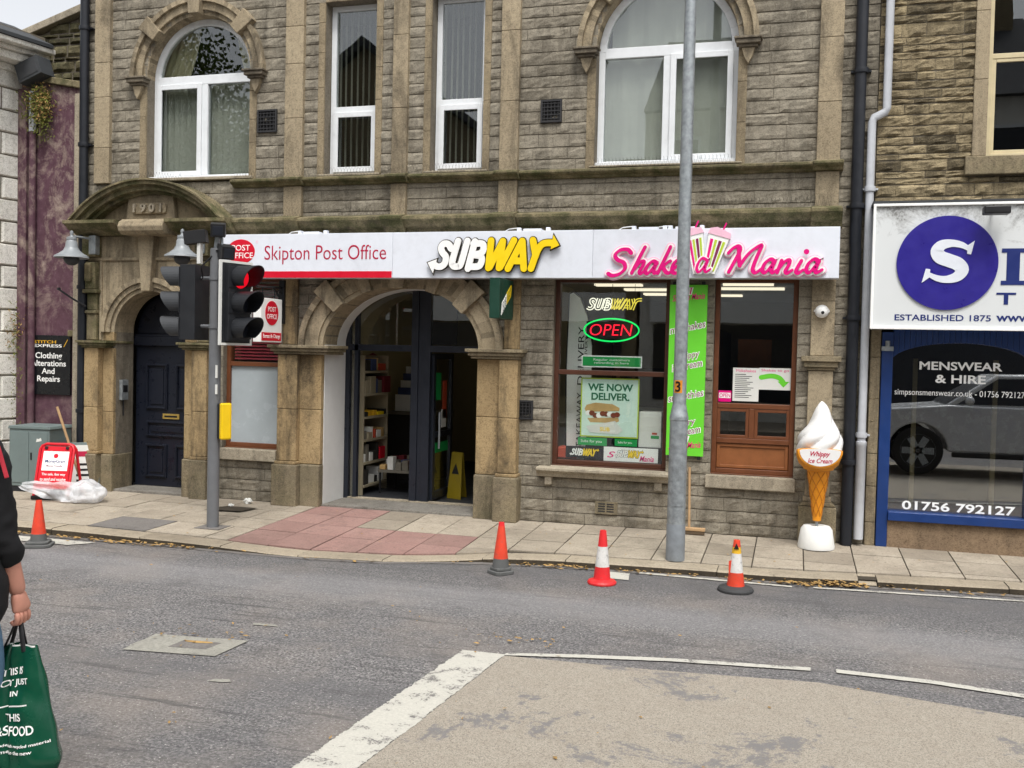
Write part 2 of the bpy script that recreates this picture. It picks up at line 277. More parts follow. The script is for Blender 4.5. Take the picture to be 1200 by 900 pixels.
# ------------------------------------------------------------------ mesh builder
class MB:
    def __init__(s): s.v = []; s.f = []; s.mi = []; s.mats = []; s.cur = 0; s.T = None; s.rng = []
    def mat(s, name):
        if name not in s.mats: s.mats.append(name)
        s.cur = s.mats.index(name); return s
    def add(s, vs, fs):
        o = len(s.v); f0 = len(s.f)
        for p in vs:
            p = Vector(p); s.v.append(s.T @ p if s.T is not None else p)
        for q in fs: s.f.append([o + i for i in q]); s.mi.append(s.cur)
        s.rng.append((o, len(s.v), f0, len(s.f)))
        return s
    def box(s, x0, x1, y0, y1, z0, z1):
        return s.add([(x, y, z) for x in (x0, x1) for y in (y0, y1) for z in (z0, z1)],
                     [(0, 1, 3, 2), (4, 6, 7, 5), (0, 4, 5, 1), (2, 3, 7, 6), (0, 2, 6, 4), (1, 5, 7, 3)])
    def prism(s, poly, y0, y1, fr=None):
        """poly in the (X, Z) plane, from y0 (front, towards -Y) to y1; or in frame fr = (O, R, U): depth along -normal"""
        n = len(poly)
        if fr is None: P = [(x, y0, z) for x, z in poly] + [(x, y1, z) for x, z in poly]
        else:
            O, Rv, U = fr; N = Rv.cross(U)
            P = [O + Rv * x + U * z - N * y0 for x, z in poly] + [O + Rv * x + U * z - N * y1 for x, z in poly]
        return s.add(P, [list(range(n)), list(range(2 * n - 1, n - 1, -1))] + [(i, i + n, (i + 1) % n + n, (i + 1) % n) for i in range(n)])
    def sweepx(s, prof, x0, x1):
        n = len(prof)
        return s.add([(x0, y, z) for y, z in prof] + [(x1, y, z) for y, z in prof],
                     [list(range(n)), list(range(2 * n - 1, n - 1, -1))] + [(i, (i + 1) % n, (i + 1) % n + n, i + n) for i in range(n)])
    def tube(s, pts, r, n=8, caps=True, flat=1.):
        pts = [Vector(p) for p in pts]; m = len(pts); rr = r if hasattr(r, '__len__') else [r] * m
        up = None; V = []
        for i, p in enumerate(pts):
            d = (pts[min(i + 1, m - 1)] - pts[max(i - 1, 0)]).normalized()
            if up is None: up = Vector((0, 0, 1)) if abs(d.z) < .9 else Vector((0, 1, 0))
            a = d.cross(up).normalized(); b = a.cross(d).normalized(); up = b
            V += [p + (a * math.cos(2 * math.pi * k / n) + b * math.sin(2 * math.pi * k / n) * flat) * rr[i] for k in range(n)]
        F = [(i * n + k, i * n + (k + 1) % n, (i + 1) * n + (k + 1) % n, (i + 1) * n + k) for i in range(m - 1) for k in range(n)]
        if caps: F += [list(range(n - 1, -1, -1)), [(m - 1) * n + k for k in range(n)]]
        return s.add(V, F)
    def lathe(s, prof, c=(0, 0, 0), n=24, caps=True, sq=None):
        V = []; m = len(prof)
        for r, z in prof:
            for k in range(n):
                a = 2 * math.pi * k / n; V.append((c[0] + r * math.cos(a), c[1] + r * math.sin(a), c[2] + z))
        F = [(i * n + k, i * n + (k + 1) % n, (i + 1) * n + (k + 1) % n, (i + 1) * n + k) for i in range(m - 1) for k in range(n)]
        if caps: F += [list(range(n - 1, -1, -1)), [(m - 1) * n + k for k in range(n)]]
        return s.add(V, F)
    def ell(s, c, r, nu=14, nv=9, jit=0., rng=None):
        V = []; F = []
        for j in range(nv + 1):
            t = math.pi * j / nv
            for i in range(nu):
                a = 2 * math.pi * i / nu; k = 1 + (rng.uniform(-jit, jit) if rng and 0 < j < nv else 0)
                V.append((c[0] + r[0] * k * math.sin(t) * math.cos(a), c[1] + r[1] * k * math.sin(t) * math.sin(a), c[2] + r[2] * k * math.cos(t)))
        for j in range(nv):
            for i in range(nu): F.append((j * nu + i, (j + 1) * nu + i, (j + 1) * nu + (i + 1) % nu, j * nu + (i + 1) % nu))
        return s.add(V, F)
    SPLIT = {'entrance_pier', 'door_pier', 'plinth', 'impost', 'lintel', 'window_jamb', 'window_sill', 'console', 'ceiling_light', 'reveal_lining', 'shop_walls', 'lining', 'bracket', 'clip', 'display_post', 'foot', 'shoe', 'sticker', 'bumper', 'wire', 'detector_bracket', 'coping', 'road_mark', 'inner_walls', 'painted_glow', 'outline', 'lettering', 'bird_spikes'}
    def pieces(s):
        """groups of shapes that touch each other, as builders of their own"""
        n = len(s.rng); bb = []
        for v0, v1, f0, f1 in s.rng:
            P = s.v[v0:v1]; bb.append([min(p[i] for p in P) - .03 for i in range(3)] + [max(p[i] for p in P) + .03 for i in range(3)])
        g = list(range(n))
        def h(a):
            while g[a] != a: a = g[a]
            return a
        for i in range(n):
            for j in range(i):
                if all(bb[i][k] <= bb[j][k + 3] and bb[j][k] <= bb[i][k + 3] for k in range(3)): g[h(i)] = h(j)
        out = []
        for r in sorted({h(i) for i in range(n)}):
            m = MB(); m.mats = s.mats
            for i in range(n):
                if h(i) == r:
                    v0, v1, f0, f1 = s.rng[i]; o = len(m.v); m.v += s.v[v0:v1]; m.f += [[q - v0 + o for q in f] for f in s.f[f0:f1]]; m.mi += s.mi[f0:f1]
            out.append(m)
        return out
    def build(s, name, parent=None, bev=0., smooth=False, at=None, local=False, sub=0):
        if name in s.SPLIT and len(s.rng) > 1:
            ps_ = s.pieces()
            if len(ps_) > 1: return [m.build1(name, parent, bev, smooth, at, local, sub) for m in ps_][0]
        return s.build1(name, parent, bev, smooth, at, local, sub)
    def build1(s, name, parent=None, bev=0., smooth=False, at=None, local=False, sub=0):
        me = bpy.data.meshes.new(name); off = Vector((0, 0, 0))
        if at is not None: off = Vector(at)
        elif parent is not None and not local:
            p = parent
            while p is not None: off = off + p.location; p = p.parent
        me.from_pydata([tuple(p - off) for p in s.v], [], s.f)
        for nm in s.mats: me.materials.append(MATS[nm])
        me.polygons.foreach_set('material_index', s.mi)
        bm = bmesh.new(); bm.from_mesh(me)
        if sub: bmesh.ops.remove_doubles(bm, verts=bm.verts, dist=1e-5)
        bmesh.ops.recalc_face_normals(bm, faces=bm.faces); bm.to_mesh(me); bm.free()
        if smooth:
            me.polygons.foreach_set('use_smooth', [True] * len(me.polygons))
            if smooth != 'all': me.set_sharp_from_angle(angle=rad(38))
        o = bpy.data.objects.new(name, me); COL.objects.link(o)
        if at is not None: o.location = at
        if parent is not None: o.parent = parent
        if bev:
            b = o.modifiers.new('bevel', 'BEVEL'); b.width = bev; b.segments = 2; b.limit_method = 'ANGLE'; b.angle_limit = rad(40)
        if sub:
            u = o.modifiers.new('smooth', 'SUBSURF'); u.levels = sub; u.render_levels = sub
        return o
def thing(name, label, cat, loc=(0, 0, 0), rz=0., group=None):
    o = bpy.data.objects.new(name, None); COL.objects.link(o); o.location = loc; o.rotation_euler = (0, 0, rz); o.empty_display_size = .2
    return tag(o, label, cat, group)
def tag(o, label, cat, group=None):
    o['label'] = label; o['category'] = cat
    if group: o['group'] = group
    return o
def struct(o, kind='structure'): o['kind'] = kind; return o
def copy_tree(o, parent=None):
    c = o.copy(); COL.objects.link(c)
    if parent is not None: c.parent = parent
    for ch in list(o.children): copy_tree(ch, c)
    return c
X, Y, Z = Vector((1, 0, 0)), Vector((0, 1, 0)), Vector((0, 0, 1))
DG = None
def text(name, s, mat, parent, x0, x1, z0, z1, y, ext=.0015, bold=0., shear=0., fr=None, tilt=0., mirror=False, at=None, space=1., local=False):
    """lettering fitted into x0..x1, z0..z1 of the facade plane y (or of frame fr, y = depth in front of it, negative outwards)"""
    cu_ = bpy.data.curves.new(name, 'FONT'); cu_.body = s; cu_.size = 1; cu_.offset = bold; cu_.shear = shear; cu_.extrude = .02; cu_.resolution_u = 4
    cu_.align_x = 'CENTER'; cu_.space_character = space; cu_.space_line = .95
    t = bpy.data.objects.new('tmp_text', cu_); COL.objects.link(t)
    dg = bpy.context.evaluated_depsgraph_get(); me = bpy.data.meshes.new_from_object(t.evaluated_get(dg)); me.name = name
    bpy.data.objects.remove(t); bpy.data.curves.remove(cu_)
    xs = [v.co.x for v in me.vertices]; ys = [v.co.y for v in me.vertices]
    a0, a1, b0, b1 = min(xs), max(xs), min(ys), max(ys)
    if fr is None: O, Rv, U = Vector((0, 0, 0)), X, Z
    else: O, Rv, U = fr
    N = Rv.cross(U)
    off = Vector((0, 0, 0))
    if at is not None: off = Vector(at)
    p = parent
    while p is not None: off = off + p.location; p = p.parent
    if local: off = Vector((0, 0, 0))
    for v in me.vertices:
        fx = (v.co.x - a0) / (a1 - a0); fx = 1 - fx if mirror else fx
        px = x0 + fx * (x1 - x0); pz = z0 + (v.co.y - b0) / (b1 - b0) * (z1 - z0) + tilt * (fx - .5) * (x1 - x0)
        d = -y + (v.co.z / .02) * ext
        v.co = O + Rv * px + U * pz + N * d - off
    me.materials.clear(); me.materials.append(MATS[mat])
    for q in me.polygons: q.material_index = 0
    bm = bmesh.new(); bm.from_mesh(me); bmesh.ops.recalc_face_normals(bm, faces=bm.faces); bm.to_mesh(me); bm.free()
    o = bpy.data.objects.new(name, me); COL.objects.link(o)
    if at is not None: o.location = at
    if parent is not None: o.parent = parent
    return o
def catmull(pts, k=6):
    P = [Vector(p).to_2d() if len(p) == 2 else Vector(p) for p in pts]; P = [P[0]] + P + [P[-1]]; out = []
    for i in range(1, len(P) - 2):
        for j in range(k):
            t = j / k; a, b, c, d = P[i - 1], P[i], P[i + 1], P[i + 2]
            out.append(.5 * ((2 * b) + (c - a) * t + (2 * a - 5 * b + 4 * c - d) * t * t + (3 * b - a - 3 * c + d) * t ** 3))
    out.append(P[-2]); return out
def stroke(mb, pts, w, y, ext=.004, smooth=True, fr=None, nib=None, k=6):
    """one brush stroke of width w as a flat prism in the facade plane; nib = (angle, thin) gives a broad-nib pen"""
    P = catmull(pts, k) if smooth and len(pts) > 2 else [Vector(p) for p in pts]
    L = []; Rr = []; m = len(P)
    for i, p in enumerate(P):
        d = (P[min(i + 1, m - 1)] - P[max(i - 1, 0)])
        if d.length < 1e-9: d = Vector((1, 0))
        d.normalize(); nrm = Vector((-d.y, d.x)); ww = w
        if hasattr(w, '__len__'): fi = i * (len(w) - 1) / max(1, m - 1); i0 = min(int(fi), len(w) - 2); ww = w[i0] + (w[i0 + 1] - w[i0]) * (fi - i0)
        if nib: ww *= nib[1] + (1 - nib[1]) * abs(d.x * math.sin(nib[0]) - d.y * math.cos(nib[0]))
        L.append(p + nrm * ww / 2); Rr.append(p - nrm * ww / 2)
    for i in range(m - 1):
        if (P[i + 1] - P[i]).length < 1e-9: continue
        mb.prism([tuple(L[i]), tuple(L[i + 1]), tuple(Rr[i + 1]), tuple(Rr[i])], y - (i % 3) * .00002, y + ext, fr)
    for q, dirv in ((P[0], .0001), (P[-1], .00017)):     # rounded ends
        ww = (L[0] - Rr[0]).length / 2 if q is P[0] else (L[-1] - Rr[-1]).length / 2
        mb.prism([(q.x + ww * math.cos(a * math.pi / 5), q.y + ww * math.sin(a * math.pi / 5)) for a in range(10)], y - dirv, y + ext, fr)
    return mb

# ------------------------------------------------------------------ ground, road, pavement
KP = [(-70, -2.0), (-4.2, -2.0), (-2.6, -1.98), (-1.4, -2.0), (-.6, -1.9), (.15, -1.6), (.85, -1.5), (1.8, -1.43), (2.6, -1.40), (3.2, -1.30), (4.3, -1.16), (70, -1.16)]
KZ = [(-70, -.03), (-3.6, -.033), (-2.3, -.055), (-1.5, -.082), (-.2, -.082), (.5, -.045), (70, -.035)]
def lerp(P, x):
    for (a, b), (c, d) in zip(P, P[1:]):
        if x <= c: return b + (d - b) * (x - a) / (c - a)
    return P[-1][1]
kerb_y = lambda x: lerp(KP, x)
kerb_z = lambda x: lerp(KZ, x)
def pave_z(x, y): return kerb_z(x) * max(0, min(1, y / (kerb_y(x))))
ROAD = -.10
def flat(name, polys, mat, z, parent=None):
    mb = MB().mat(mat)
    for P in polys: mb.add([(x, y, z) for x, y in P], [list(range(len(P)))])
    return mb.build(name, parent)
g = MB().mat('asphalt'); g.add([(-600, -600, -.3), (600, -600, -.3), (600, 600, -.3), (-600, 600, -.3)], [(0, 1, 2, 3)])
struct(g.build('ground'))
xs = sorted(set([x for x, _ in KP] + [-30, -15, -8]))
rb = MB().mat('asphalt')
for a, b in zip(xs, xs[1:]): rb.add([(a, kerb_y(a) + .03, ROAD), (b, kerb_y(b) + .03, ROAD), (b, -13.4, ROAD), (a, -13.4, ROAD)], [(0, 1, 2, 3)])
struct(rb.build('road'))
# gutter: dusty strip along the kerb
gb = MB().mat('dark_patch')
xs2 = [-9 + .4 * i for i in range(50)]
for a, b in zip(xs2, xs2[1:]):
    if a < -9.2: continue
    wa, wb = (.07 + .03 * noise.noise((x * 1.7, 0, 0)) for x in (a, b))
    gb.add([(a, kerb_y(a) + .02, ROAD + .004), (b, kerb_y(b) + .02, ROAD + .004), (b, kerb_y(b) - wb, ROAD + .004), (a, kerb_y(a) - wa, ROAD + .004)], [(0, 1, 2, 3)])
struct(gb.build('gutter'))
# pavement: every flag a slab, laid to the fall of the pavement
pv = MB().mat('joint_dirt')
for i in range(140):
    a = -28 + .41 * i; b = a + .41
    pv.add([(a, .6, -.012), (b, .6, -.012), (b, 0, -.012), (a, 0, -.012), (a, kerb_y(a) + .05, kerb_z(a) - .012), (b, kerb_y(b) + .05, kerb_z(b) - .012)], [(0, 1, 2, 3), (3, 2, 5, 4)])
rows = [0, -.42, -.84, -1.26, -1.72]
def slab(mb, xa, xb, ya, yb, dz=0.):
    j = .0055; xa += j; xb -= j; ya -= j
    yb0, yb1 = max(yb, kerb_y(xa) + .225) + j, max(yb, kerb_y(xb) + .225) + j
    if ya - yb0 < .03 or ya - yb1 < .03: return
    P = [(xa, ya), (xb, ya), (xb, yb1), (xa, yb0)]; t = R.uniform(-.002, .002) + dz
    top = [(x, y, pave_z(x, y) + t + R.uniform(-.0015, .0015)) for x, y in P]
    mb.add(top + [(x, y, z - .02) for x, y, z in top], [(0, 1, 2, 3), (0, 4, 5, 1), (1, 5, 6, 2), (2, 6, 7, 3), (3, 7, 4, 0)])
red = MB().mat('red_flag'); dk = MB().mat('dark_patch')
pv.mat('flagstone')
x = -27.0; grid = []
for r in range(4):
    gx = 3.48 - .41 * 75 if True else 0
    xx = gx; k = 0
    while xx < 24:
        w = .41
        if xx < -2.2: w = R.choice((.41, .62, .62, .5)); 
        if xx < -2.2 and xx + w > -2.17: w = -2.17 - xx if -2.17 - xx > .2 else w
        if abs(xx - 3.07) < .02: # narrow drain strip over the outfall
            slab(pv, xx, xx + .06, rows[r], rows[r + 1]); xx += .06; slab(pv, xx, xx + .16, rows[r], rows[r + 1]); xx += .16; w = .19
        c = xx + w / 2
        isred = (-2.2 < c < -.3 and r >= 2) or (-2.2 < c < -1.35 and r >= 0) 
        isdk = (-3.5 < c < -2.85 and r == 3)
        ya, yb = rows[r], rows[r + 1]
        if r == 3: yb = -2.2
        slab(red if isred else dk if isdk else pv, xx, xx + w, ya, yb); xx += w
struct(pv.build('pavement')); struct(red.build('tactile_paving')); struct(dk.build('dark_paving'))
kb = MB()
kj = [-27, -24, -21, -18, -15, -12, -9.5, -8.3, -7.1, -5.9, -4.9, -3.85, -2.92, -2.1, -1.35, -.62, .16, .85, 2.08, 3.16, 3.30, 4.26, 5.3, 6.4, 7.5, 8.6, 10, 13, 17, 21]
for a, b in zip(kj, kj[1:]):
    n = max(2, int((b - a) / .2)); t = R.uniform(-.003, .003)
    gap = abs(a - 3.16) < .01
    prof = lambda x: [(kerb_y(x) + .22, kerb_z(x) + t), (kerb_y(x) + .012, kerb_z(x) + t), (kerb_y(x), kerb_z(x) + t - .012), (kerb_y(x) - .004, -.2), (kerb_y(x) + .22, -.2)]
    V = []
    for i in range(n + 1):
        x = a + .003 + (b - a - .006) * i / n
        V += [(x, y + .004 * noise.noise((x * 6, z * 9, 1.)), z - (.03 if gap and y < kerb_y(x) + .1 else 0)) for y, z in prof(x)]
    kb.mat('kerbstone'); kb.add(V, [(i * 5, i * 5 + 1, i * 5 + 6, i * 5 + 5) for i in range(n)] + [(i * 5 + 1, i * 5 + 2, i * 5 + 7, i * 5 + 6) for i in range(n)])
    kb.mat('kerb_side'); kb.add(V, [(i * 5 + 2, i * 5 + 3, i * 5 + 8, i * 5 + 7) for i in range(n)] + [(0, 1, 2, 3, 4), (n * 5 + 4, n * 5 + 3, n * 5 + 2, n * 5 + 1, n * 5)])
struct(kb.build('kerb'))
struct(MB().mat('flagstone').box(-70, 70, -17.2, -13.4, -.3, -.0).build('far_pavement'))
# buff surfaced island with its worn white borders
struct(flat('buff_surface', [[(1.06, -3.97), (1.9, -3.93), (2.81, -3.83), (3.78, -4.03), (6, -4.5), (12, -5.8), (12, -9), (.62, -9), (.92, -5.65)]], 'buff_surfacing', ROAD + .004))
def ragged(L, Rr, mat, name, z, jit=.006):
    """a painted band between two polylines with uneven edges"""
    mb = MB().mat(mat)
    def samp(P):
        out = []
        for (a, b), (c, d) in zip(P, P[1:]):
            n = max(1, int(math.hypot(c - a, d - b) / .012))
            out += [(a + (c - a) * i / n, b + (d - b) * i / n) for i in range(n)]
        return out + [P[-1]]
    A = samp(L); n = len(A); B_ = []
    Bs = samp(Rr)
    for i in range(n): B_.append(Bs[min(len(Bs) - 1, round(i * (len(Bs) - 1) / (n - 1)))])
    j = lambda p, s: (p[0] + jit * (noise.noise((p[0] * 13 + s, p[1] * 13, 0)) * .5 + noise.noise((p[0] * 70 + s, p[1] * 70, 0)) * .7), p[1] + jit * (noise.noise((p[0] * 13, p[1] * 13 + s, 5)) * .5 + noise.noise((p[0] * 70, p[1] * 70 + s, 5)) * .7), z)
    mb.add([j(p, 0) for p in A] + [j(p, 9) for p in B_], [(i, i + 1, n + i + 1, n + i) for i in range(n - 1)])
    return struct(mb.build(name))
ragged([(.80, -3.955), (.66, -5.73), (.39, -9)], [(1.06, -3.965), (.92, -5.65), (.66, -9)], 'road_paint', 'island_line', ROAD + .006, .018)
ragged([(1.06, -3.93), (1.5, -3.80), (2.0, -3.69), (2.77, -3.585)], [(1.06, -3.975), (1.5, -3.865), (2.0, -3.75), (2.77, -3.645)], 'road_paint', 'lane_line', ROAD + .008)
ragged([(2.91, -3.565), (3.4, -3.58), (3.85, -3.655), (5, -3.95), (7, -4.6)], [(2.91, -3.63), (3.4, -3.645), (3.85, -3.72), (5, -4.02), (7, -4.67)], 'road_paint', 'lane_line', ROAD + .008)
ragged([(1.47, -1.485), (2.2, -1.505), (2.66, -1.52)], [(1.47, -1.535), (2.2, -1.555), (2.66, -1.565)], 'thin_paint', 'edge_line', ROAD + .007)
ragged([(2.82, -1.49), (3.6, -1.42), (4.32, -1.345), (9, -1.34)], [(2.82, -1.535), (3.6, -1.465), (4.32, -1.39), (9, -1.385)], 'thin_paint', 'edge_line', ROAD + .007)
ragged([(1.16, -1.56), (1.40, -1.56)], [(1.18, -1.80), (1.43, -1.80)], 'road_paint', 'bay_mark', ROAD + .007)
ragged([(-4.6, -2.12), (-3.25, -2.14)], [(-4.6, -2.30), (-3.4, -2.31)], 'thin_paint', 'bay_mark', ROAD + .007)
m = MB().mat('pale_concrete'); m.add([(x, y, ROAD + .006) for x, y in ((-1.04, -4.63), (-.80, -4.60), (-.60, -4.575), (-.48, -4.557), (-.47, -4.40), (-.461, -4.234), (-.66, -4.25), (-.72, -4.27), (-.86, -4.28), (-1.06, -4.301), (-1.05, -4.42), (-1.06, -4.5))], [list(range(12))])
mh = m.build('manhole_cover', at=(-.74, -4.33, ROAD)); tag(mh, 'square worn manhole cover in a pale concrete collar set in the asphalt road', 'manhole cover')
m = MB().mat('vent_dark')
m.mat('dark_patch'); m.add([(x, y, ROAD + .0075) for x, y in ((-.83, -4.50), (-.60, -4.47), (-.58, -4.33), (-.82, -4.35))], [(0, 1, 2, 3)]); m.mat('leaf'); m.add([(x, y, ROAD + .009) for x, y in ((-.80, -4.38), (-.72, -4.385), (-.62, -4.36), (-.64, -4.34), (-.74, -4.35), (-.81, -4.36))], [list(range(6))])
m.build('cover', mh)
flat('road_mark', [[(-.28, -4.93), (-.20, -4.92), (-.16, -4.9), (-.19, -4.87), (-.27, -4.89)], [(-.62, -3.92), (-.45, -3.9), (-.48, -3.87), (-.64, -3.88)]], 'pale_concrete', ROAD + .005)
for o in [q for q in bpy.data.objects if q.name.startswith('road_mark')]: struct(o)
# fallen leaves: in drifts along the gutter, a few on the flags and road
lf = MB().mat('leaf'); LR = random.Random(3)
def leaf(x, y, z, s):
    a = LR.uniform(0, 6.3); t = LR.uniform(-.5, .5); ca, sa = math.cos(a), math.sin(a); w = s * LR.uniform(.3, .6)
    P = [(-s, 0, 0), (-.2 * s, w, .3 * s * t), (s, 0, abs(t) * s * .7), (-.1 * s, -w, .25 * s)]
    lf.add([(x + p[0] * ca - p[1] * sa, y + p[0] * sa + p[1] * ca, z + .003 + max(0, p[2])) for p in P], [(0, 1, 2, 3)])
for a, b, n in [(-5.2, -2.3, 330), (.3, 1.0, 60), (1.0, 2.6, 80), (2.55, 3.25, 130), (3.3, 5.2, 60), (-2.3, .2, 22)]:
    for i in range(n):
        x = LR.uniform(a, b); leaf(x, kerb_y(x) - abs(LR.gauss(.035, .04)) - .01, ROAD + .004 + LR.uniform(0, .018), LR.uniform(.012, .030))
for i in range(70): leaf(LR.gauss(2.98, .12), kerb_y(3) - abs(LR.gauss(.05, .03)), ROAD + .006 + LR.uniform(0, .035), LR.uniform(.016, .032))
for i in range(120):
    x = LR.uniform(-4.5, 4.5); y = LR.uniform(-1.9, -.1)
    if y > kerb_y(x) + .1: leaf(x, y, pave_z(x, y) + .002, LR.uniform(.006, .016))
for i in range(90): leaf(LR.uniform(-3, 4), LR.uniform(-6.2, -2.3), ROAD + .008, LR.uniform(.006, .017))
for i in range(40): leaf(LR.gauss(-.75, .25), LR.gauss(-4.25, .12), ROAD + .012, LR.uniform(.008, .02)); 
for i in range(30): leaf(LR.gauss(1.0, .15), LR.gauss(-3.7, .06), ROAD + .012, LR.uniform(.008, .022))
struct(lf.build('fallen_leaves'), 'stuff')

# ------------------------------------------------------------------ coursed stonework
def rect_op(xa, xb, za, zb): return lambda a, b: (xa, xb) if b > za + .015 and a < zb - .015 else None
def arch_op(cx, hw, za, zs, rise):
    def f(a, b):
        if b <= za + .015: return None
        if a <= zs: return (cx - hw, cx + hw)
        if a >= zs + rise - .004: return None
        h = hw * math.sqrt(max(0, 1 - ((a - zs) / rise) ** 2)); return (cx - h, cx + h)
    return f
def spans(x0, x1, a, b, ops):
    S_ = [(x0, x1)]
    for op in ops:
        r = op(a, b)
        if r is None: continue
        N = []
        for p, q in S_:
            if r[1] <= p or r[0] >= q: N.append((p, q)); continue
            if r[0] > p: N.append((p, r[0]))
            if r[1] < q: N.append((r[1], q))
        S_ = N
    return [s for s in S_ if s[1] - s[0] > .01]
def course_rows(zs, h, rng, jit=.15):
    out = []
    for a, b in zip(zs, zs[1:]):
        n = max(1, round((b - a) / h)); c = [a + (b - a) * (i + (rng.uniform(-jit, jit) if 0 < i < n else 0)) / n for i in range(n + 1)]
        out += list(zip(c, c[1:]))
    return out
def stones(mb, core, x0, x1, rws, ops, rng, mat, cmat, ln=(.26, .62), bulge=.0065, rough=.005, y=0., thick=.3, joint=.004):
    mb.mat(mat); core.mat(cmat)
    for a, b in rws:
        for p, q in spans(x0, x1, a, b, ops):
            core.box(p, q, y + .006, y + thick, a, b)
            c = p
            while c < q - .004:
                w = rng.uniform(*ln); e = c + w
                if q - e < ln[0] * .6: e = q
                xa, xb, za, zb = c + joint * .45, e - joint * .45, a + joint * .8, b - joint * .8; c = e
                if xb - xa < .01: continue
                nx = max(3, int((xb - xa) / .045)); nz = 4; V = []; off = rng.uniform(-.5, .7) * bulge * .7; sd_ = rng.uniform(0, 90)
                for j in range(nz + 1):
                    for i in range(nx + 1):
                        u, v = i / nx, j / nz; px, pz = xa + (xb - xa) * u, za + (zb - za) * v
                        edge = i in (0, nx) or j in (0, nz)
                        d = 0 if edge else bulge * .5 + off + rough * 2.2 * noise.noise((px * 11 + sd_, pz * 15, sd_)) + rng.uniform(-rough, rough) * .5
                        if edge: px += rng.uniform(-.3, .5) * joint * (1 if i == 0 else -1 if i == nx else 0); pz += (rng.uniform(-.3, 1.0) * joint + joint * 1.6 * max(0, noise.noise((px * 9, pz * 3, 7.7)))) * (1 if j == 0 else -1 if j == nz else 0)
                        V.append((px, y - max(d, -.004) - (.002 if edge else .002), pz))
                n1 = nx + 1; F = [(j * n1 + i, j * n1 + i + 1, (j + 1) * n1 + i + 1, (j + 1) * n1 + i) for j in range(nz) for i in range(nx)]
                ring = [i for i in range(n1)] + [j * n1 + nx for j in range(1, nz + 1)] + [nz * n1 + i for i in range(nx - 1, -1, -1)] + [j * n1 for j in range(nz - 1, 0, -1)]
                k = len(V); V += [(V[i][0], y + .012, V[i][2]) for i in ring]; m = len(ring)
                F += [(ring[i], ring[(i + 1) % m], k + (i + 1) % m, k + i) for i in range(m)]
                mb.add(V, F)

bld = thing('stone_building', 'long coursed stone building dated 1901 with arched doorways and three ground floor shops', 'building', (-1, 0, 0))
wr = random.Random(11); WM, CM = MB(), MB()
OPS = [arch_op(-4.28, .46, 0, 1.80, .46), rect_op(-3.36, -2.66, .56, 2.88), arch_op(-1.29, .86, 0, 1.68, .64), rect_op(.335, 1.47, .56, 2.88), rect_op(1.89, 2.645, .56, 2.88),
       arch_op(-3.72, .645, 3.46, 4.62, .645), rect_op(-2.19, -1.61, 3.46, 5.28), rect_op(-1.0, -.44, 3.46, 5.28), arch_op(1.37, .67, 3.46, 4.62, .67)]
rws = course_rows([0, .56, 1.68, 2.88, 3.46, 4.62, 5.28, 7.2], .112, wr)
stones(WM, CM, -5.23, 3.27, rws, OPS, wr, 'coursed_stone', 'mortar')
wall = WM.build('wall', bld); CM.build('wall_core', bld)
# the rest of the shell: side and back walls, floors, roof
sh = MB().mat('interior_wall')
sh.box(-5.22, -4.98, .31, 8, 0, 7.1).box(3.03, 3.26, .31, 8, 0, 7.1).box(-5.22, 3.26, 8, 8.25, 0, 7.1).box(-4.97, 3.02, .31, 7.99, 2.94, 3.2).box(-4.97, 3.02, .31, 7.99, 5.6, 5.8)
sh.mat('interior_cream').box(-.02, .12, .6, 7.99, 0.02, 2.93).box(-3.62, -3.5, .4, 7.99, .02, 2.93).box(-2.5, -2.4, .6, 7.99, .02, 2.93)
sh.build('inner_walls', bld)
MB().mat('interior_dark').box(-4.97, 3.02, 1.6, 1.7, 3.21, 5.59).build('partition', bld)
MB().mat('floor_dark').box(-4.97, 3.02, .5, 7.99, -.05, .016).build('floor', bld)
rf = MB().mat('roof_slate'); rf.prism([(-.35, 7.33), (4.1, 9.4), (8.5, 7.33), (8.5, 7.2), (4.1, 9.2), (-.35, 7.2)], 0, -8.6, (Vector((-5.3, 0, 0)), Vector((0, 1, 0)), Z))
rf.T = None; rf.build('roof', bld)
# ashlar trim -------------------------------------------------------------
def pil(x0, x1, z0, z1, y=-.055, hs_=(.35, .75), rng=wr, mat='ashlar'):
    mb = MB().mat(mat); z = z0
    while z < z1 - .01:
        e = z + rng.uniform(*hs_); e = z1 if z1 - e < .25 else e
        mb.box(x0, x1, y, .02, z + .0012, e - .0012); z = e
    return mb.build('pilaster', bld, bev=.006)
PX = [(-5.02, -4.82), (-2.63, -2.42), (-1.405, -1.24), (-.25, -.06), (2.76, 2.965)]
for a, b in PX: pil(a, b, 3.465, 7.15); 
for a, b in PX[1:]: pil(a, b, 3.05, 3.375, hs_=(.4, .5))
def course(name, prof, brk, x0, x1, mat, ends=()):
    mb = MB().mat(mat); c = x0
    for a, b in sorted(brk):
        a, b = a - .03, b + .03
        if a > c: mb.sweepx(prof, c, a)
        mb.sweepx([(y - .055 if y < 0 else y, z) for y, z in prof], a, b); c = b
    if c < x1: mb.sweepx(prof, c, x1)
    return mb.build(name, bld, bev=.004)
course('string_course', [(.01, 3.375), (-.035, 3.38), (-.05, 3.40), (-.085, 3.415), (-.10, 3.43), (-.10, 3.452), (-.03, 3.47), (.01, 3.47)], PX[1:], -3.25, 2.99, 'mossy_stone')
course('cornice', [(.01, 2.86), (-.06, 2.86), (-.075, 2.90), (-.12, 2.925), (-.16, 2.97), (-.2, 2.985), (-.2, 3.015), (-.04, 3.055), (.01, 3.055)], PX[1:], -3.25, 3.0, 'mossy_stone')
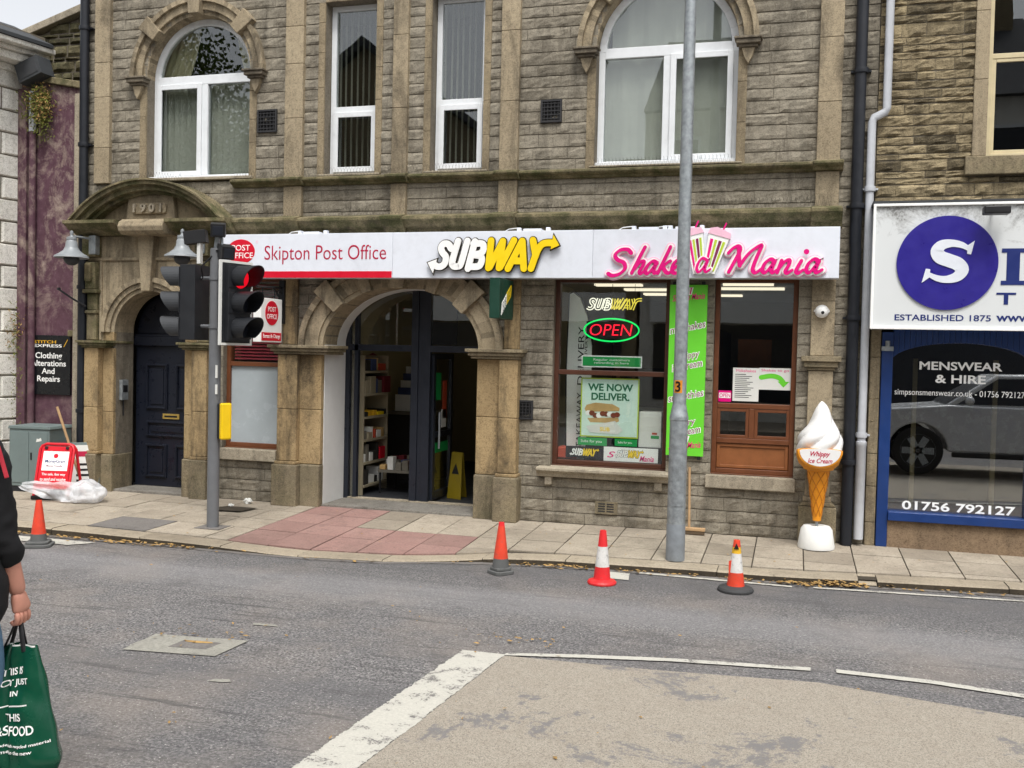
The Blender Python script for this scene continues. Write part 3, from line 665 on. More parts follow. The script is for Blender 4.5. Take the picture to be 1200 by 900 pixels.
MB().mat('ashlar_plain').box(-5.3, 3.3, -.3, .0, 7.21, 7.32).box(-5.25, 3.27, -.18, .0, 7.1, 7.208).build('eaves_cornice', bld, bev=.01)
MB().mat('ashlar').box(-2.19, -1.61, -.012, .28, 5.282, 5.52).box(-1.0, -.44, -.012, .28, 5.282, 5.52).build('lintel', bld, bev=.005)
jb = MB().mat('ashlar_plain')
for a, b in ((-2.19, -1.61), (-1.0, -.44)):
    for x in (a - .075, b): 
        z = 3.47
        while z < 5.27: e = min(5.28, z + wr.uniform(.3, .5)); jb.box(x + .001, x + .074, -.016, .1, z + .001, e - .001); z = e
jb.build('window_jamb', bld, bev=.004)
def arch_ring(name, cx, zs, a, b, bands, n, yb=.3, mat='ashlar', blocks=(), gap=.004, seg=4, th0=0., th1=math.pi):
    """voussoirs round an arch: bands = (inner offset, outer offset, front y)"""
    mb = MB().mat(mat)
    for i in range(n):
        t0, t1 = th0 + (th1 - th0) * i / n + gap, th0 + (th1 - th0) * (i + 1) / n - gap
        for o0, o1, yf in bands:
            A = []; B_ = []
            for k in range(seg + 1):
                t = t0 + (t1 - t0) * k / seg; A.append((cx + (a + o0) * math.cos(t), zs + (b + o0) * math.sin(t))); B_.append((cx + (a + o1) * math.cos(t), zs + (b + o1) * math.sin(t)))
            for k in range(seg): mb.prism([A[k], A[k + 1], B_[k + 1], B_[k]], yf, yb)
    o = mb.build(name, bld)
    for t, w, o0, o1, yf in blocks:
        kb_ = MB().mat(mat); ct, st = math.cos(t), math.sin(t)
        P0 = Vector((cx + (a + o0) * ct, zs + (b + o0) * st)); dv = Vector((ct * (b + .2), st * (a + .2))).normalized(); nv = Vector((-dv.y, dv.x)); P1 = P0 + dv * (o1 - o0)
        kb_.prism([tuple(P0 + nv * w * .42), tuple(P0 - nv * w * .42), tuple(P1 - nv * w * .58), tuple(P1 + nv * w * .58)], yf, .02)
        kb_.build('keystone', o, bev=.008)
    return o
bandsW = [(0, .05, .0), (.05, .135, -.035), (.135, .185, -.07)]
for cx, hw in ((-3.72, .645), (1.37, .67)):
    arch_ring('window_arch', cx, 4.62, hw, hw, bandsW, 5, .22, gap=.0007, seg=9, blocks=[(rad(90), .15, -.01, .235, -.11), (rad(42), .15, .0, .235, -.09), (rad(138), .15, .0, .235, -.09)])
    for sx in (-1, 1):
        im = MB().mat('soot_stone'); xc = cx + sx * (hw + .09)
        for z0, z1, g_, yy in ((4.53, 4.555, .085, -.08), (4.557, 4.595, .11, -.11), (4.597, 4.618, .125, -.125)): im.box(xc - g_, xc + g_, yy, .02, z0, z1)
        im.mat('ashlar'); im.prism([(xc - .06, 4.528), (xc + .06, 4.528), (xc + .035, 4.44), (xc, 4.38), (xc - .035, 4.44)], -.06, .01)
        im.build('window_impost', bld, bev=.005)
    j2 = MB().mat('ashlar_plain')
    for x in (cx - hw - .085, cx + hw):
        z = 3.47
        while z < 4.52: e = min(4.528, z + wr.uniform(.22, .4)); j2.box(x + .0006, x + .084, -.014, .2, z + .001, e - .001); z = e
    j2.build('window_jamb', bld, bev=.004)
MB().mat('sill_stone').box(-4.42, -3.02, -.05, .2, 3.473, 3.505).box(-2.25, -1.55, -.03, .2, 3.473, 3.495).box(-1.06, -.38, -.03, .2, 3.473, 3.495).box(.66, 2.1, -.05, .2, 3.473, 3.49).build('window_sill', bld, bev=.006)
# upper windows -------------------------------------------------------------
def frame_rect(mb, x0, x1, z0, z1, w, y0, y1):
    mb.box(x0, x0 + w, y0, y1, z0, z1).box(x1 - w, x1, y0, y1, z0, z1).box(x0 + w, x1 - w, y0, y1, z0, z0 + w).box(x0 + w, x1 - w, y0, y1, z1 - w, z1)
def pane(parent, x0, x1, z0, z1, y, m='window_glass'): return MB().mat(m).box(x0, x1, y, y + .006, z0, z1).build('pane', parent)
def slats(parent, x0, x1, z0, z1, y, w, gap, ang, m='blind_grey', name='blind'):
    mb = MB().mat(m); x = x0
    while x < x1:
        c, s_ = math.cos(ang) * w / 2, math.sin(ang) * w / 2; k = wr.uniform(-.012, .012)
        mb.add([(x - c, y - s_, z0), (x + c, y + s_, z0), (x + c + k, y + s_, z1), (x - c + k, y - s_, z1), (x - c, y - s_ + .002, z0), (x + c, y + s_ + .002, z0), (x + c + k, y + s_ + .002, z1), (x - c + k, y - s_ + .002, z1)],
               [(0, 1, 2, 3), (7, 6, 5, 4), (0, 4, 5, 1), (2, 6, 7, 3), (1, 5, 6, 2), (0, 3, 7, 4)]); x += gap
    mb.build(name, parent)
def drape(parent, x0, x1, z0, z1, y, m='curtain', amp=.02, tie=0.):
    n = 40; mb = MB().mat(m); V = []
    for j in range(9):
        v = j / 8
        for i in range(n + 1):
            u = i / n; xx = x0 + (x1 - x0) * u + tie * (1 - v) ** 1.5; V.append((xx, y + amp * math.sin(u * 30 + .6 * math.sin(v * 4)) + .004 * math.sin(u * 77), z0 + (z1 - z0) * v))
    mb.add(V, [(j * (n + 1) + i, j * (n + 1) + i + 1, (j + 1) * (n + 1) + i + 1, (j + 1) * (n + 1) + i) for j in range(8) for i in range(n)]); return mb.build('curtain', parent, smooth='all')
def arched_window(cx, hw, casement):
    fr = MB().mat('upvc'); z0, zs, w = 3.505, 4.62, .06; yA, yB = .13, .2
    fr.box(cx - hw, cx - hw + w, yA, yB, z0, zs).box(cx + hw - w, cx + hw, yA, yB, z0, zs).box(cx - hw + w, cx + hw - w, yA, yB, z0, z0 + .055)
    fr.box(cx - hw + w, cx + hw - w, yA - .003, yB, 4.555, 4.655); fr.box(cx - .04, cx + .04, yA - .002, yB, z0 + .0551, 4.5549)
    fr.box(cx - hw - .02, cx + hw + .02, .04, yA - .004, z0, z0 + .03)
    n = 24
    for i in range(n):
        t0, t1 = math.pi * i / n, math.pi * (i + 1) / n
        fr.prism([(cx + r * math.cos(t), zs + r * math.sin(t)) for r, t in ((hw - .07, t0), (hw, t0), (hw, t1), (hw - .07, t1))], yA, yB)
    o = fr.build('window', bld, bev=.004)
    cs = MB().mat('upvc'); xa, xb = (cx - hw + w - .01, cx - .03) if casement < 0 else (cx + .03, cx + hw - w + .01)
    frame_rect(cs, xa, xb, z0 + .045, 4.565, .055, yA - .022, yA - .004); cs.box(xa + .3, xa + .32, yA - .04, yA - .022, z0 + .06, z0 + .09)
    cs.build('casement', o, bev=.004)
    pane(o, cx - hw + w, cx - .04, z0 + .055, 4.555, .155); pane(o, cx + .04, cx + hw - w, z0 + .055, 4.555, .155)
    gl = MB().mat('window_glass'); gl.prism([(cx + (hw - .065) * math.cos(math.pi * i / 20), zs + .03 + (hw - .1) * math.sin(math.pi * i / 20)) for i in range(21)], .155, .161); gl.build('pane', o)
    return o
w1 = arched_window(-3.72, .645, -1)
slats(w1, -4.3, -3.1, 3.52, 4.6, .27, .085, .078, .75); drape(w1, -4.25, -3.86, 4.45, 5.3, .3, tie=-.25); drape(w1, -3.45, -3.15, 4.45, 5.3, .3, tie=.2)
w4 = arched_window(1.37, .67, 1)
drape(w4, .75, 1.98, 3.5, 4.62, .25, 'blind_grey', .010); drape(w4, .8, 1.95, 4.6, 5.3, .27, 'blind_grey', .012)
for xa, xb, zt in ((-2.19, -1.61, 4.18), (-1.0, -.44, 4.20)):
    fr = MB().mat('upvc'); frame_rect(fr, xa + .005, xb - .005, 3.495, 5.279, .055, .13, .2); fr.box(xa + .06, xb - .06, .127, .2, zt - .05, zt + .045)
    o = fr.build('window', bld, bev=.004); cs = MB().mat('upvc'); frame_rect(cs, xa + .045, xb - .045, 3.535, zt - .015, .055, .108, .126); cs.build('casement', o, bev=.004)
    pane(o, xa + .06, xb - .06, 3.55, zt - .05, .155); pane(o, xa + .06, xb - .06, zt + .045, 5.224, .155)
    slats(o, xa + .05, xb - .02, 3.5, 5.25, .27, .085, .066, 1.80 if xa < -2 else 1.70)
def vent(x0, x1, z0, z1, y=-.03, rows_=6, cols=6):
    mb = MB().mat('vent_dark'); frame_rect(mb, x0, x1, z0, z1, .018, y, .02); mb.box(x0 + .018, x1 - .018, y + .022, .02, z0 + .018, z1 - .018)
    for i in range(1, cols): xx = x0 + (x1 - x0) * i / cols; mb.box(xx - .004, xx + .004, y + .006, y + .021, z0 + .018, z1 - .018)
    for i in range(1, rows_): zz = z0 + (z1 - z0) * i / rows_; mb.box(x0 + .018, x1 - .018, y + .004, y + .0205, zz - .004, zz + .004)
    return mb.build('air_vent', bld)
vent(-2.97, -2.74, 3.96, 4.2); vent(.16, .37, 3.93, 4.15); vent(-.06, .15, 1.01, 1.2); 
vb = MB().mat('plinth_stone'); vb.box(.80, 1.02, -.022, .02, .12, .24); vb.mat('vent_dark')
for i in range(2):
    for j in range(4): vb.box(.83 + i * .085, .9 + i * .085, -.024, -.01, .14 + j * .024, .152 + j * .024)
vb.build('air_brick', bld)

# ------------------------------------------------------------------ doorcase with the 1901 canopy
ds = bld
arch_ring('door_arch', -4.28, 1.80, .46, .46, [(0, .045, -.03), (.0455, .10, -.055), (.1005, .155, -.08)], 3, .3, 'ashlar', gap=.0007, seg=14)
bpy.data.objects['door_arch'].parent = bld; 
mb = MB().mat('pier_stone')
def block_stack(mb, x0, x1, y0, y1, z0, z1, cuts):
    zz = [z0] + [c for c in cuts if z0 < c < z1] + [z1]
    for a, b in zip(zz, zz[1:]): mb.box(x0, x1, y0, y1, a + .0012, b - .0012)
block_stack(mb, -4.884, -4.741, -.035, .3, 1.70, 1.80, []); block_stack(mb, -3.819, -3.676, -.035, .3, 1.70, 1.80, [])
for a, b, yy in ((-4.882, -4.741, -.04), (-3.819, -3.682, -.04)): block_stack(mb, a, b, yy, .3, .42, 1.62, [.9])
for a, b, yy in ((-5.07, -4.885, -.12), (-3.679, -3.49, -.12)):
    block_stack(mb, a, b, yy, .01, .46, 1.62, [.95]); mb.box(a - .015, b + .015, yy - .015, .01, .425, .459)
mb.build('door_pier', bld, bev=.007)
mb = MB().mat('plinth_stone')
for a, b, yy in ((-5.09, -4.885, -.15), (-3.679, -3.47, -.15)): mb.box(a, b, yy, .02, -.01, .424)
for a, b in ((-4.882, -4.735), (-3.825, -3.682)): mb.box(a, b, -.07, .3, -.01, .418)
mb.build('plinth', bld, bev=.012)
mb = MB().mat('mossy_stone')
for a, b in ((-5.14, -4.725), (-3.835, -3.42)):
    for k, (z0, z1, g_) in enumerate(((1.62, 1.642, 0), (1.6425, 1.672, .025), (1.6725, 1.70, .045))): mb.box(a + .045 - g_, b - .045 + g_, -.14 - g_, .28, z0, z1)
mb.build('impost', bld, bev=.005)
mb = MB().mat('ashlar'); n = 30
for i in range(n):
    xa, xb = -5.07 + 1.58 * i / n, -5.07 + 1.58 * (i + 1) / n
    f = lambda x: 1.8 + math.sqrt(max(0, .56 ** 2 - (x + 4.28) ** 2)) if abs(x + 4.28) < .56 else 1.702
    mb.prism([(xa, f(xa)), (xb, f(xb)), (xb, 2.87), (xa, 2.87)], -.03, .01)
mb.build('spandrel', bld)
mb = MB().mat('ashlar'); mb.box(-5.08, -3.48, -.055, .0, 2.60, 2.635); 
mb.box(-4.93, -4.9, -.05, 0, 1.71, 2.599).box(-3.66, -3.63, -.05, 0, 1.71, 2.599).build('string_moulding', bld, bev=.004)
mb = MB().mat('ashlar'); mb.prism([(-4.385, 2.87), (-4.175, 2.87), (-4.225, 2.255), (-4.335, 2.255)], -.12, .1); mb.build('keystone', bld, bev=.01)
mb = MB().mat('mossy_stone')
for a, b in ((-5.07, -4.94), (-3.62, -3.49)):        # console strips either side
    mb.box(a, b, -.09, .0, 1.705, 2.0).box(a - .01, b + .01, -.11, .0, 2.002, 2.04)
    mb.box(a, b, -.08, .0, 2.042, 2.23); mb.box(a - .03, b + .03, -.13, 0, 2.232, 2.275); mb.box(a, b, -.12, 0, 2.277, 2.58); mb.box(a + .03, b - .03, -.17, -.12, 2.36, 2.56); mb.box(a - .02, b + .02, -.15, 0, 2.637, 2.87)
mb.build('console', bld, bev=.01)
cn = MB().mat('mossy_stone')
prof = [(.0, 2.875), (-.1, 2.875), (-.14, 2.90), (-.24, 2.93), (-.29, 2.97), (-.33, 2.985), (-.33, 3.02), (0, 3.03)]
cn.sweepx(prof, -5.2, -4.53); cn.sweepx(prof, -3.90, -3.16)
cx0, R0, zc0 = -4.18, 1.27, 3.46 - 1.27
th = math.acos((3.022 - zc0) / R0); nseg = 40
for o0, o1, yf in ((-.15, -.115, -.17), (-.1145, -.06, -.24), (-.0595, -.02, -.3), (-.0195, 0, -.33)):
    for i in range(nseg):
        t0, t1 = math.pi / 2 + th * (1 - 2 * i / nseg), math.pi / 2 + th * (1 - 2 * (i + 1) / nseg)
        cn.prism([(cx0 + r * math.cos(t), max(3.025, zc0 + r * math.sin(t))) for r, t in ((R0 + o0, t0), (R0 + o1, t0), (R0 + o1, t1), (R0 + o0, t1))], yf, .0)
canopy = cn.build('canopy', bld)
ty = MB().mat('ashlar_plain'); ty.prism([(cx0 + (R0 - .14) * math.cos(math.pi / 2 + th * (1 - 2 * i / 20)), max(3.03, zc0 + (R0 - .14) * math.sin(math.pi / 2 + th * (1 - 2 * i / 20)))) for i in range(21)], -.06, 0); ty.build('tympanum', canopy)
tb = MB().mat('ashlar')
cus = [(-.02, 2.86), (-.25, 2.865), (-.30, 2.90), (-.315, 2.95), (-.29, 3.0), (-.24, 3.03), (-.02, 3.03)]
tb.sweepx(cus, -4.5, -3.93); tb.prism([(-4.53, 3.032), (-3.90, 3.032), (-3.93, 3.30), (-3.98, 3.315), (-4.45, 3.315), (-4.5, 3.30)], -.13, -.01); tb.build('frieze_block', canopy, bev=.012)
ct = MB().mat('ashlar'); ct.prism([(-4.43, 3.12), (-4.41, 3.10), (-4.02, 3.10), (-4.0, 3.12), (-4.0, 3.2), (-4.02, 3.22), (-4.41, 3.22), (-4.43, 3.2)], -.155, -.1)
dt = ct.build('date_stone', canopy, bev=.006)
text('date', '1 9 0 1', 'sill_stone', dt, -4.40, -4.04, 3.112, 3.208, -.155, .03, .03)
sp = MB().mat('trim_dark')      # pigeon spikes along the ledges
def spikes(x0, x1, yz, st=.035):
    x = x0
    while x < x1:
        y, z = yz(x) if callable(yz) else yz
        for dx, dy in ((-.02, -.03), (.02, .02)): sp.tube([(x, y, z), (x + dx, y + dy, z + .085)], .0009, 3, False)
        x += st
spikes(-3.2, -.3, (-.06, 3.47)); spikes(.7, 2.0, (-.06, 3.47)); spikes(-3.1, 2.9, (-.12, 3.05))
spikes(-5.1, -3.3, lambda x: (-.2, zc0 + math.sqrt(R0 ** 2 - (x - cx0) ** 2)))
sp.build('bird_spikes', bld)
# the navy panelled door
dr = MB().mat('navy_paint'); dr.box(-4.74, -3.82, .36, .42, .03, 1.655)
def raised(mb, x0, x1, z0, z1, y): frame_rect(mb, x0, x1, z0, z1, .03, y - .018, y - .0002); frame_rect(mb, x0 + .012, x1 - .012, z0 + .012, z1 - .012, .012, y - .026, y - .0182); mb.prism([(x0 + .06, z0 + .06), (x1 - .06, z0 + .06), (x1 - .06, z1 - .06), (x0 + .06, z1 - .06)], y - .01, y - .0002)
for a, b, c, d in ((-4.60, -4.31, .92, 1.45), (-4.20, -3.92, .92, 1.45), (-4.59, -3.93, .60, .79), (-4.60, -4.31, .13, .52), (-4.20, -3.92, .13, .52)): raised(dr, a, b, c, d, .36)
door = dr.build('door', bld, bev=.004)
m = MB().mat('brass'); m.box(-4.37, -4.15, .348, .3598, .815, .875); m.mat('trim_dark'); m.box(-4.345, -4.175, .345, .3478, .835, .855); m.build('letter_plate', door, bev=.003)
MB().mat('brass').lathe([(.0, 0), (.022, .004), (.026, .018), (.018, .03), (.01, .036)], (0, 0, 0), 12).build('knob', door, local=True)
bpy.data.objects['knob'].location = (-3.87 + 1, .34, .84); bpy.data.objects['knob'].rotation_euler = (rad(90), 0, 0)
fl = MB().mat('navy_paint'); fl.box(-4.74, -3.82, .31, .4, 1.656, 1.76); fl.box(-4.74, -3.82, .33, .36, 1.7602, 1.79)
fl.prism([(-4.28 + .46 * math.cos(math.pi * i / 20), 1.795 + .46 * math.sin(math.pi * i / 20)) for i in range(21)], .37, .41); fl.build('fanlight', bld, bev=.004)
MB().mat('granite_step').box(-4.735, -3.825, -.03, .45, -.02, .028).build('door_step', bld, bev=.006)
m = MB().mat('galvanised'); m.box(-4.7395, -4.70, .06, .17, 1.03, 1.26); m.mat('trim_dark'); m.box(-4.7395, -4.697, .075, .155, 1.12, 1.2).tube([(-4.72, .11, 1.03), (-4.72, .11, .85)], .008); m.build('entry_phone', bld, bev=.003)
# ------------------------------------------------------------------ entrance arch and piers
arch_ring('entrance_arch', -1.29, 1.70, .86, .62, [(0, .05, -.03), (.0505, .20, -.05), (.2005, .265, -.085)], 3, .3, 'ashlar', gap=.0007, seg=14,
          blocks=[(rad(40), .17, -.01, .31, -.12), (rad(140), .17, -.01, .31, -.12), (rad(90), .17, -.02, .30, -.12), (rad(66), .13, -.01, .28, -.09), (rad(114), .13, -.01, .28, -.09)])
mb = MB().mat('pier_stone'); pl_ = MB().mat('plinth_stone'); im = MB().mat('plinth_stone')
for (pa, pb), (ia, ib), (ca, cb), (ba, bb), (ja, jb_) in (((-2.63, -2.401), (-2.40, -2.151), (-2.72, -2.01), (-2.665, -2.371), (-2.37, -2.146)), ((-.179, .012), (-.429, -.18), (-.52, .075), (-.209, .042), (-.434, -.21))):
    block_stack(mb, pa, pb, -.12, .01, .47, 1.60, [1.02]); block_stack(mb, ia, ib, -.055, .3, .44, 1.60, [1.02])
    mb.box(pa - .015, pb + .015, -.14, .01, .435, .468); pl_.box(ba, bb, -.165, .01, -.01, .434); pl_.box(ja, jb_, -.09, .3, -.01, .438)
    for z0, z1, g_ in ((1.602, 1.63, .0), (1.6305, 1.665, .025), (1.6655, 1.70, .05)): im.box(ca + .05 - g_, cb - .05 + g_, -.14 - g_, .29, z0, z1)
block_stack(mb, -2.62, -2.45, -.04, .01, 1.702, 2.86, [2.1]); block_stack(mb, -.16, .0, -.04, .01, 1.702, 2.86, [2.15])
mb.build('entrance_pier', bld, bev=.008); pl_.build('plinth', bld, bev=.012); im.build('impost', bld, bev=.006)
wr_ = MB().mat('white_reveal'); wr_.box(-2.1505, -2.143, .012, .5, .015, 1.71); 
wr_.build('white_reveal', bld)
arch_ring('reveal_arch', -1.29, 1.70, .855, .615, [(0, .3, .302)], 1, .5, 'white_reveal', seg=28)
wr_ = MB().mat('white_reveal'); wr_.box(-2.2, -2.148, .302, .52, .015, 1.71); wr_.box(-.437, -.4, .302, .52, .015, 1.71); wr_.box(-2.3, -.3, .305, .5, 2.36, 2.93); wr_.build('reveal_lining', bld)
ef = MB().mat('frame_dark')
for a, b in ((-2.142, -2.09), (-2.035, -1.99), (-1.365, -1.285), (-1.23, -1.145), (-.495, -.437)): ef.box(a, b, .5, .56, .02, 2.4)
ef.box(-1.2849, -1.2301, .515, .545, .02, 2.4)
ef.box(-2.0899, -1.3651, .5, .56, 1.655, 1.725).box(-1.1449, -.4951, .5, .56, 1.655, 1.725)
EF = ef.build('entrance_frame', bld, bev=.003)
for a, b in ((-2.09, -2.035), (-1.99, -1.365), (-1.145, -.495)): pane(EF, a, b, 1.725, 2.4, .53, 'shop_glass')
pane(EF, -2.09, -2.035, .05, 1.655, .53, 'shop_glass')
MB().mat('granite_step').box(-2.142, -.437, -.02, .6, -.02, .02).build('entrance_step', bld, bev=.004)
MB().mat('sill_stone').box(-2.09, -.495, .49, .57, .0205, .035).build('threshold', bld)
dl = MB().mat('frame_dark'); lx = -1.14
dl.box(lx - .02, lx + .02, .57, .64, .04, 1.64).box(lx - .02, lx + .02, 1.13, 1.19, .04, 1.64).box(lx - .02, lx + .02, .6401, 1.1299, 1.58, 1.64).box(lx - .02, lx + .02, .6401, 1.1299, .04, .13).box(lx - .02, lx + .02, .6401, 1.1299, .72, .78)
DL = dl.build('door_leaf', bld, bev=.003); MB().mat('shop_glass').box(lx - .004, lx + .004, .6402, 1.1298, .131, 1.579).build('pane', DL); MB().mat('galvanised').tube([(lx + .05, .68, .6), (lx + .05, .68, 1.0)], .012).build('handle', DL)
FX = lambda x: (Vector((x, 0, 0)), Y, Z)     # facing +X: r = +Y, n = +X
MB().mat('green_card').box(lx + .005, lx + .008, .68, 1.08, .55, .66).build('green_sticker', DL)
# ------------------------------------------------------------------ shop windows
def brown_window(x0, x1, z0, z1, rails, mull=(), name='shop_window', mat='brown_frame', y0=.07, y1=.15):
    fr = MB().mat(mat); frame_rect(fr, x0, x1, z0, z1, .045, y0, y1)
    for z in rails: fr.box(x0 + .045, x1 - .045, y0 + .003, y1, z - .024, z + .024)
    for x, a, b in mull: fr.box(x - .025, x + .025, y0 + .002, y1 - .002, a + .0241, b - .0241)
    fr.box(x0 - .005, x1 + .005, y0 - .02, y0 + .02, z0 - .012, z0 + .0)
    return fr.build(name, bld, bev=.005)
B1 = brown_window(.335, 1.47, .575, 2.42, [1.49], mat='brown_dark'); pane(B1, .38, 1.425, .62, 1.466, .11, 'shop_glass'); pane(B1, .38, 1.425, 1.514, 2.375, .11, 'shop_glass')
def moulded_sill(x0, x1, zt, brackets=(), y=-.13):
    s_ = MB().mat('sill_stone'); s_.sweepx([(.07, zt - .10), (-.07, zt - .10), (-.085, zt - .07), (y + .015, zt - .045), (y, zt - .035), (y, zt - .008), (.07, zt + .004)], x0, x1)
    for x in brackets: s_.box(x - .035, x + .035, -.06, 0, zt - .18, zt - .101)
    return s_.build('sill', bld, bev=.005)
moulded_sill(.22, 1.53, .56, (.33, 1.41))
B2 = brown_window(1.89, 2.645, .575, 2.42, [1.215, .885], [(2.255, .885, 1.215)]); pane(B2, 1.935, 2.6, 1.239, 2.375, .11, 'shop_glass')
m = MB().mat('brown_frame'); frame_rect(m, 1.9355, 2.229, .91, 1.19, .03, .078, .1); frame_rect(m, 2.281, 2.5995, .91, 1.19, .03, .078, .1); s1 = m.build('sash', B2, bev=.003)
pane(s1, 1.9655, 2.199, .94, 1.16, .09, 'shop_glass'); pane(s1, 2.311, 2.5695, .94, 1.16, .09, 'shop_glass')
m = MB().mat('wood_panel'); m.box(1.9355, 2.5995, .10, .13, .62, .861); frame_rect(m, 1.94, 2.595, .625, .856, .03, .088, .0999); m.build('wood_panel', B2, bev=.004)
MB().mat('sill_stone').box(1.85, 2.665, -.05, .08, .44, .562).build('sill', bld, bev=.008)
B3 = brown_window(-3.36, -2.66, .575, 2.42, [1.48]); MB().mat('frosted_pane').box(-3.315, -2.705, .10, .114, .62, 1.456).build('pane', B3); pane(B3, -3.315, -2.705, 1.504, 2.375, .11, 'shop_glass')
m = MB().mat('blind_red')
for k in range(24): z = 1.53 + .035 * k; m.add([(-3.3, .125, z), (-2.72, .125, z), (-2.72, .145, z + .024), (-3.3, .145, z + .024), (-3.3, .126, z - .001), (-2.72, .126, z - .001), (-2.72, .146, z + .023), (-3.3, .146, z + .023)], [(0, 1, 2, 3), (7, 6, 5, 4), (0, 4, 5, 1), (2, 6, 7, 3)])
m.build('blind', B3)
MB().mat('paper').box(-3.3, -2.72, .2, .21, .6, 1.45).build('window_screen', B3)
MB().mat('sill_stone').box(-3.41, -2.67, -.06, .08, .44, .562).build('sill', bld, bev=.008)
# pilaster at the right-hand end
m = MB().mat('ashlar'); block_stack(m, 2.75, 2.965, -.07, .01, .42, 1.57, [1.0]); block_stack(m, 2.76, 2.965, -.055, .01, 1.70, 2.86, [2.2]); m.box(2.735, 2.98, -.085, .01, .375, .418); m.build('pilaster', bld, bev=.007)
m = MB().mat('plinth_stone'); m.box(2.70, 3.03, -.12, .01, -.01, .33).prism([(2.70, .332), (3.03, .332), (2.985, .374), (2.74, .374)], -.1, .01); m.build('plinth', bld, bev=.01)
m = MB().mat('plinth_stone')
for z0, z1, g_ in ((1.572, 1.60, 0), (1.6005, 1.65, .025), (1.6505, 1.70, .05)): m.box(2.735 - g_, 2.98 + g_, -.09 - g_, .01, z0, z1)
m.build('impost', bld, bev=.006)
# drainpipes
def pipe(name, pts, r, mat, brk=(), parent=bld, n=10):
    mb = MB().mat(mat); mb.tube(pts, r, n)
    for x, y, z in brk: mb.lathe([(r + .012, -.022), (r + .014, 0), (r + .012, .022)], (x, y, z), n); mb.box(x - r - .035, x + r + .035, y + r * .2, .0, z - .008, z + .008)
    return mb.build(name, parent, smooth=True)
pipe('drainpipe', [(-5.14, -.07, 7.1), (-5.14, -.07, .0)], .05, 'pipe_black', [(-5.14, -.07, z) for z in (.9, 2.3, 3.9, 5.2)])
pipe('drainpipe', [(3.115, -.075, 7.1), (3.115, -.075, 2.72), (3.12, -.075, 2.66), (3.12, -.075, .0)], .052, 'pipe_black', [(3.12, -.075, z) for z in (.75, 2.05, 3.05, 4.25)])
m = MB().mat('text_white'); m.ell((2.85, -.085, 2.105), (.062, .06, .06), 16, 10); m.lathe([(.07, 0), (.068, .02)], (2.85, -.065, 2.10), 16)
m.mat('trim_dark'); m.ell((2.855, -.12, 2.095), (.022, .03, .022), 10, 8); sc = m.build('security_camera', None, smooth=True, at=(2.85, -.06, 2.1)); tag(sc, 'small white dome security camera on the stone pilaster under the pink lettered fascia', 'security camera')

# ------------------------------------------------------------------ rooms seen through the openings
lp = MB().mat('lamp_panel')
for a, b, c, d in ((-1.9, -1.3, 1.4, 1.6), (-1.7, -1.1, 3.0, 3.2), (-1.3, -.6, .75, .87), (-.9, -.3, 2.0, 2.2), (.55, 1.05, .9, 1.05), (.75, 1.35, 1.6, 1.78), (.85, 1.5, 2.4, 2.6), (1.9, 2.4, .8, .92), (1.8, 2.5, 1.4, 1.55), (1.5, 2.0, 2.6, 2.75)): lp.box(a, b, c, d, 2.405, 2.425)
lp.build('ceiling_light', bld)
m = MB().mat('interior_cream'); m.box(-2.395, -2.385, .6, 7.9, .02, 2.93).box(-2.38, -.03, 4.6, 4.7, .02, 2.93); m.mat('interior_dark'); m.box(-1.7, -1.2, 4.58, 4.599, .02, 1.9); m.box(-1.75, -1.2, 1.5, 1.53, 1.75, 2.42).build('lining', bld)
MB().mat('interior_wall').box(-2.38, -.03, .6, 4.6, 2.43, 2.47).build('ceiling', bld); MB().mat('interior_wall').box(.13, 3.02, .35, 4.38, 2.43, 2.47).build('ceiling', bld)
m = MB().mat('interior_dark'); m.box(.13, 3.02, 4.4, 4.5, .02, 2.93).box(1.66, 1.78, .6, 4.4, .02, 2.0); m.mat('interior_wall'); m.box(.14, 3.0, 4.38, 4.399, 1.5, 2.93); m.mat('wood_panel'); m.box(1.95, 2.35, 3.0, 3.03, 1.3, 1.9); m.mat('interior_dark'); m.box(-4.95, -3.7, .6, .62, .02, 2.9); m.build('shop_walls', bld)
su = thing('shelf_unit', 'cream display shelving full of boxed goods just inside the post office doorway', 'shelves', (-2.2, 1.1, .016))
for z in (.1, .36, .62, .88, 1.14, 1.4): MB().mat('shelf_cream').box(-2.37, -2.02, .78, 1.42, z, z + .025).build('shelf', su)
MB().mat('shelf_cream').box(-2.384, -2.372, .76, 1.44, .016, 1.75).box(-2.372, -2.03, .755, .775, .016, 1.6).box(-2.372, -2.03, 1.425, 1.445, .016, 1.6).build('back_panel', su)
pr = random.Random(5); pc = 0
for si, z in enumerate((.125, .385, .645, .905, 1.165, 1.425)):
    y = .82
    while y < 1.36:
        w, h, d = pr.choice((.05, .07, .1, .16)) * pr.uniform(.8, 1.2), pr.uniform(.06, .2), pr.uniform(.12, .28)
        mt = pr.choice(['post_red', 'orange_card', 'paper', 'maroon_card', 'blue_card', 'shelf_cream', 'interior_wall', 'interior_wall', 'maroon_card', 'paper', 'bread', 'interior_dark'])
        if si == 3: mt = pr.choice(['logo_yellow', 'tape_yellow', 'trim_dark']); h *= .5
        o = MB().mat(mt).box(-2.06 - d, -2.055 + pr.uniform(0, .03), y, y + w, z + .001, z + h).build('packet', None, bev=.004, at=(-2.1, y + w / 2, z)); pc += 1
        tag(o, 'small boxed goods lined up on the cream shelves inside the post office doorway', 'packet', 'packets on the post office shelves'); y += w + pr.uniform(.004, .03)
o = thing('display_table', 'low pale display table piled with stock just inside the open entrance', 'table', (-1.72, 1.25, .016)); MB().mat('interior_wall').box(-1.95, -1.5, 1.0, 1.5, .26, .29).build('top', o)
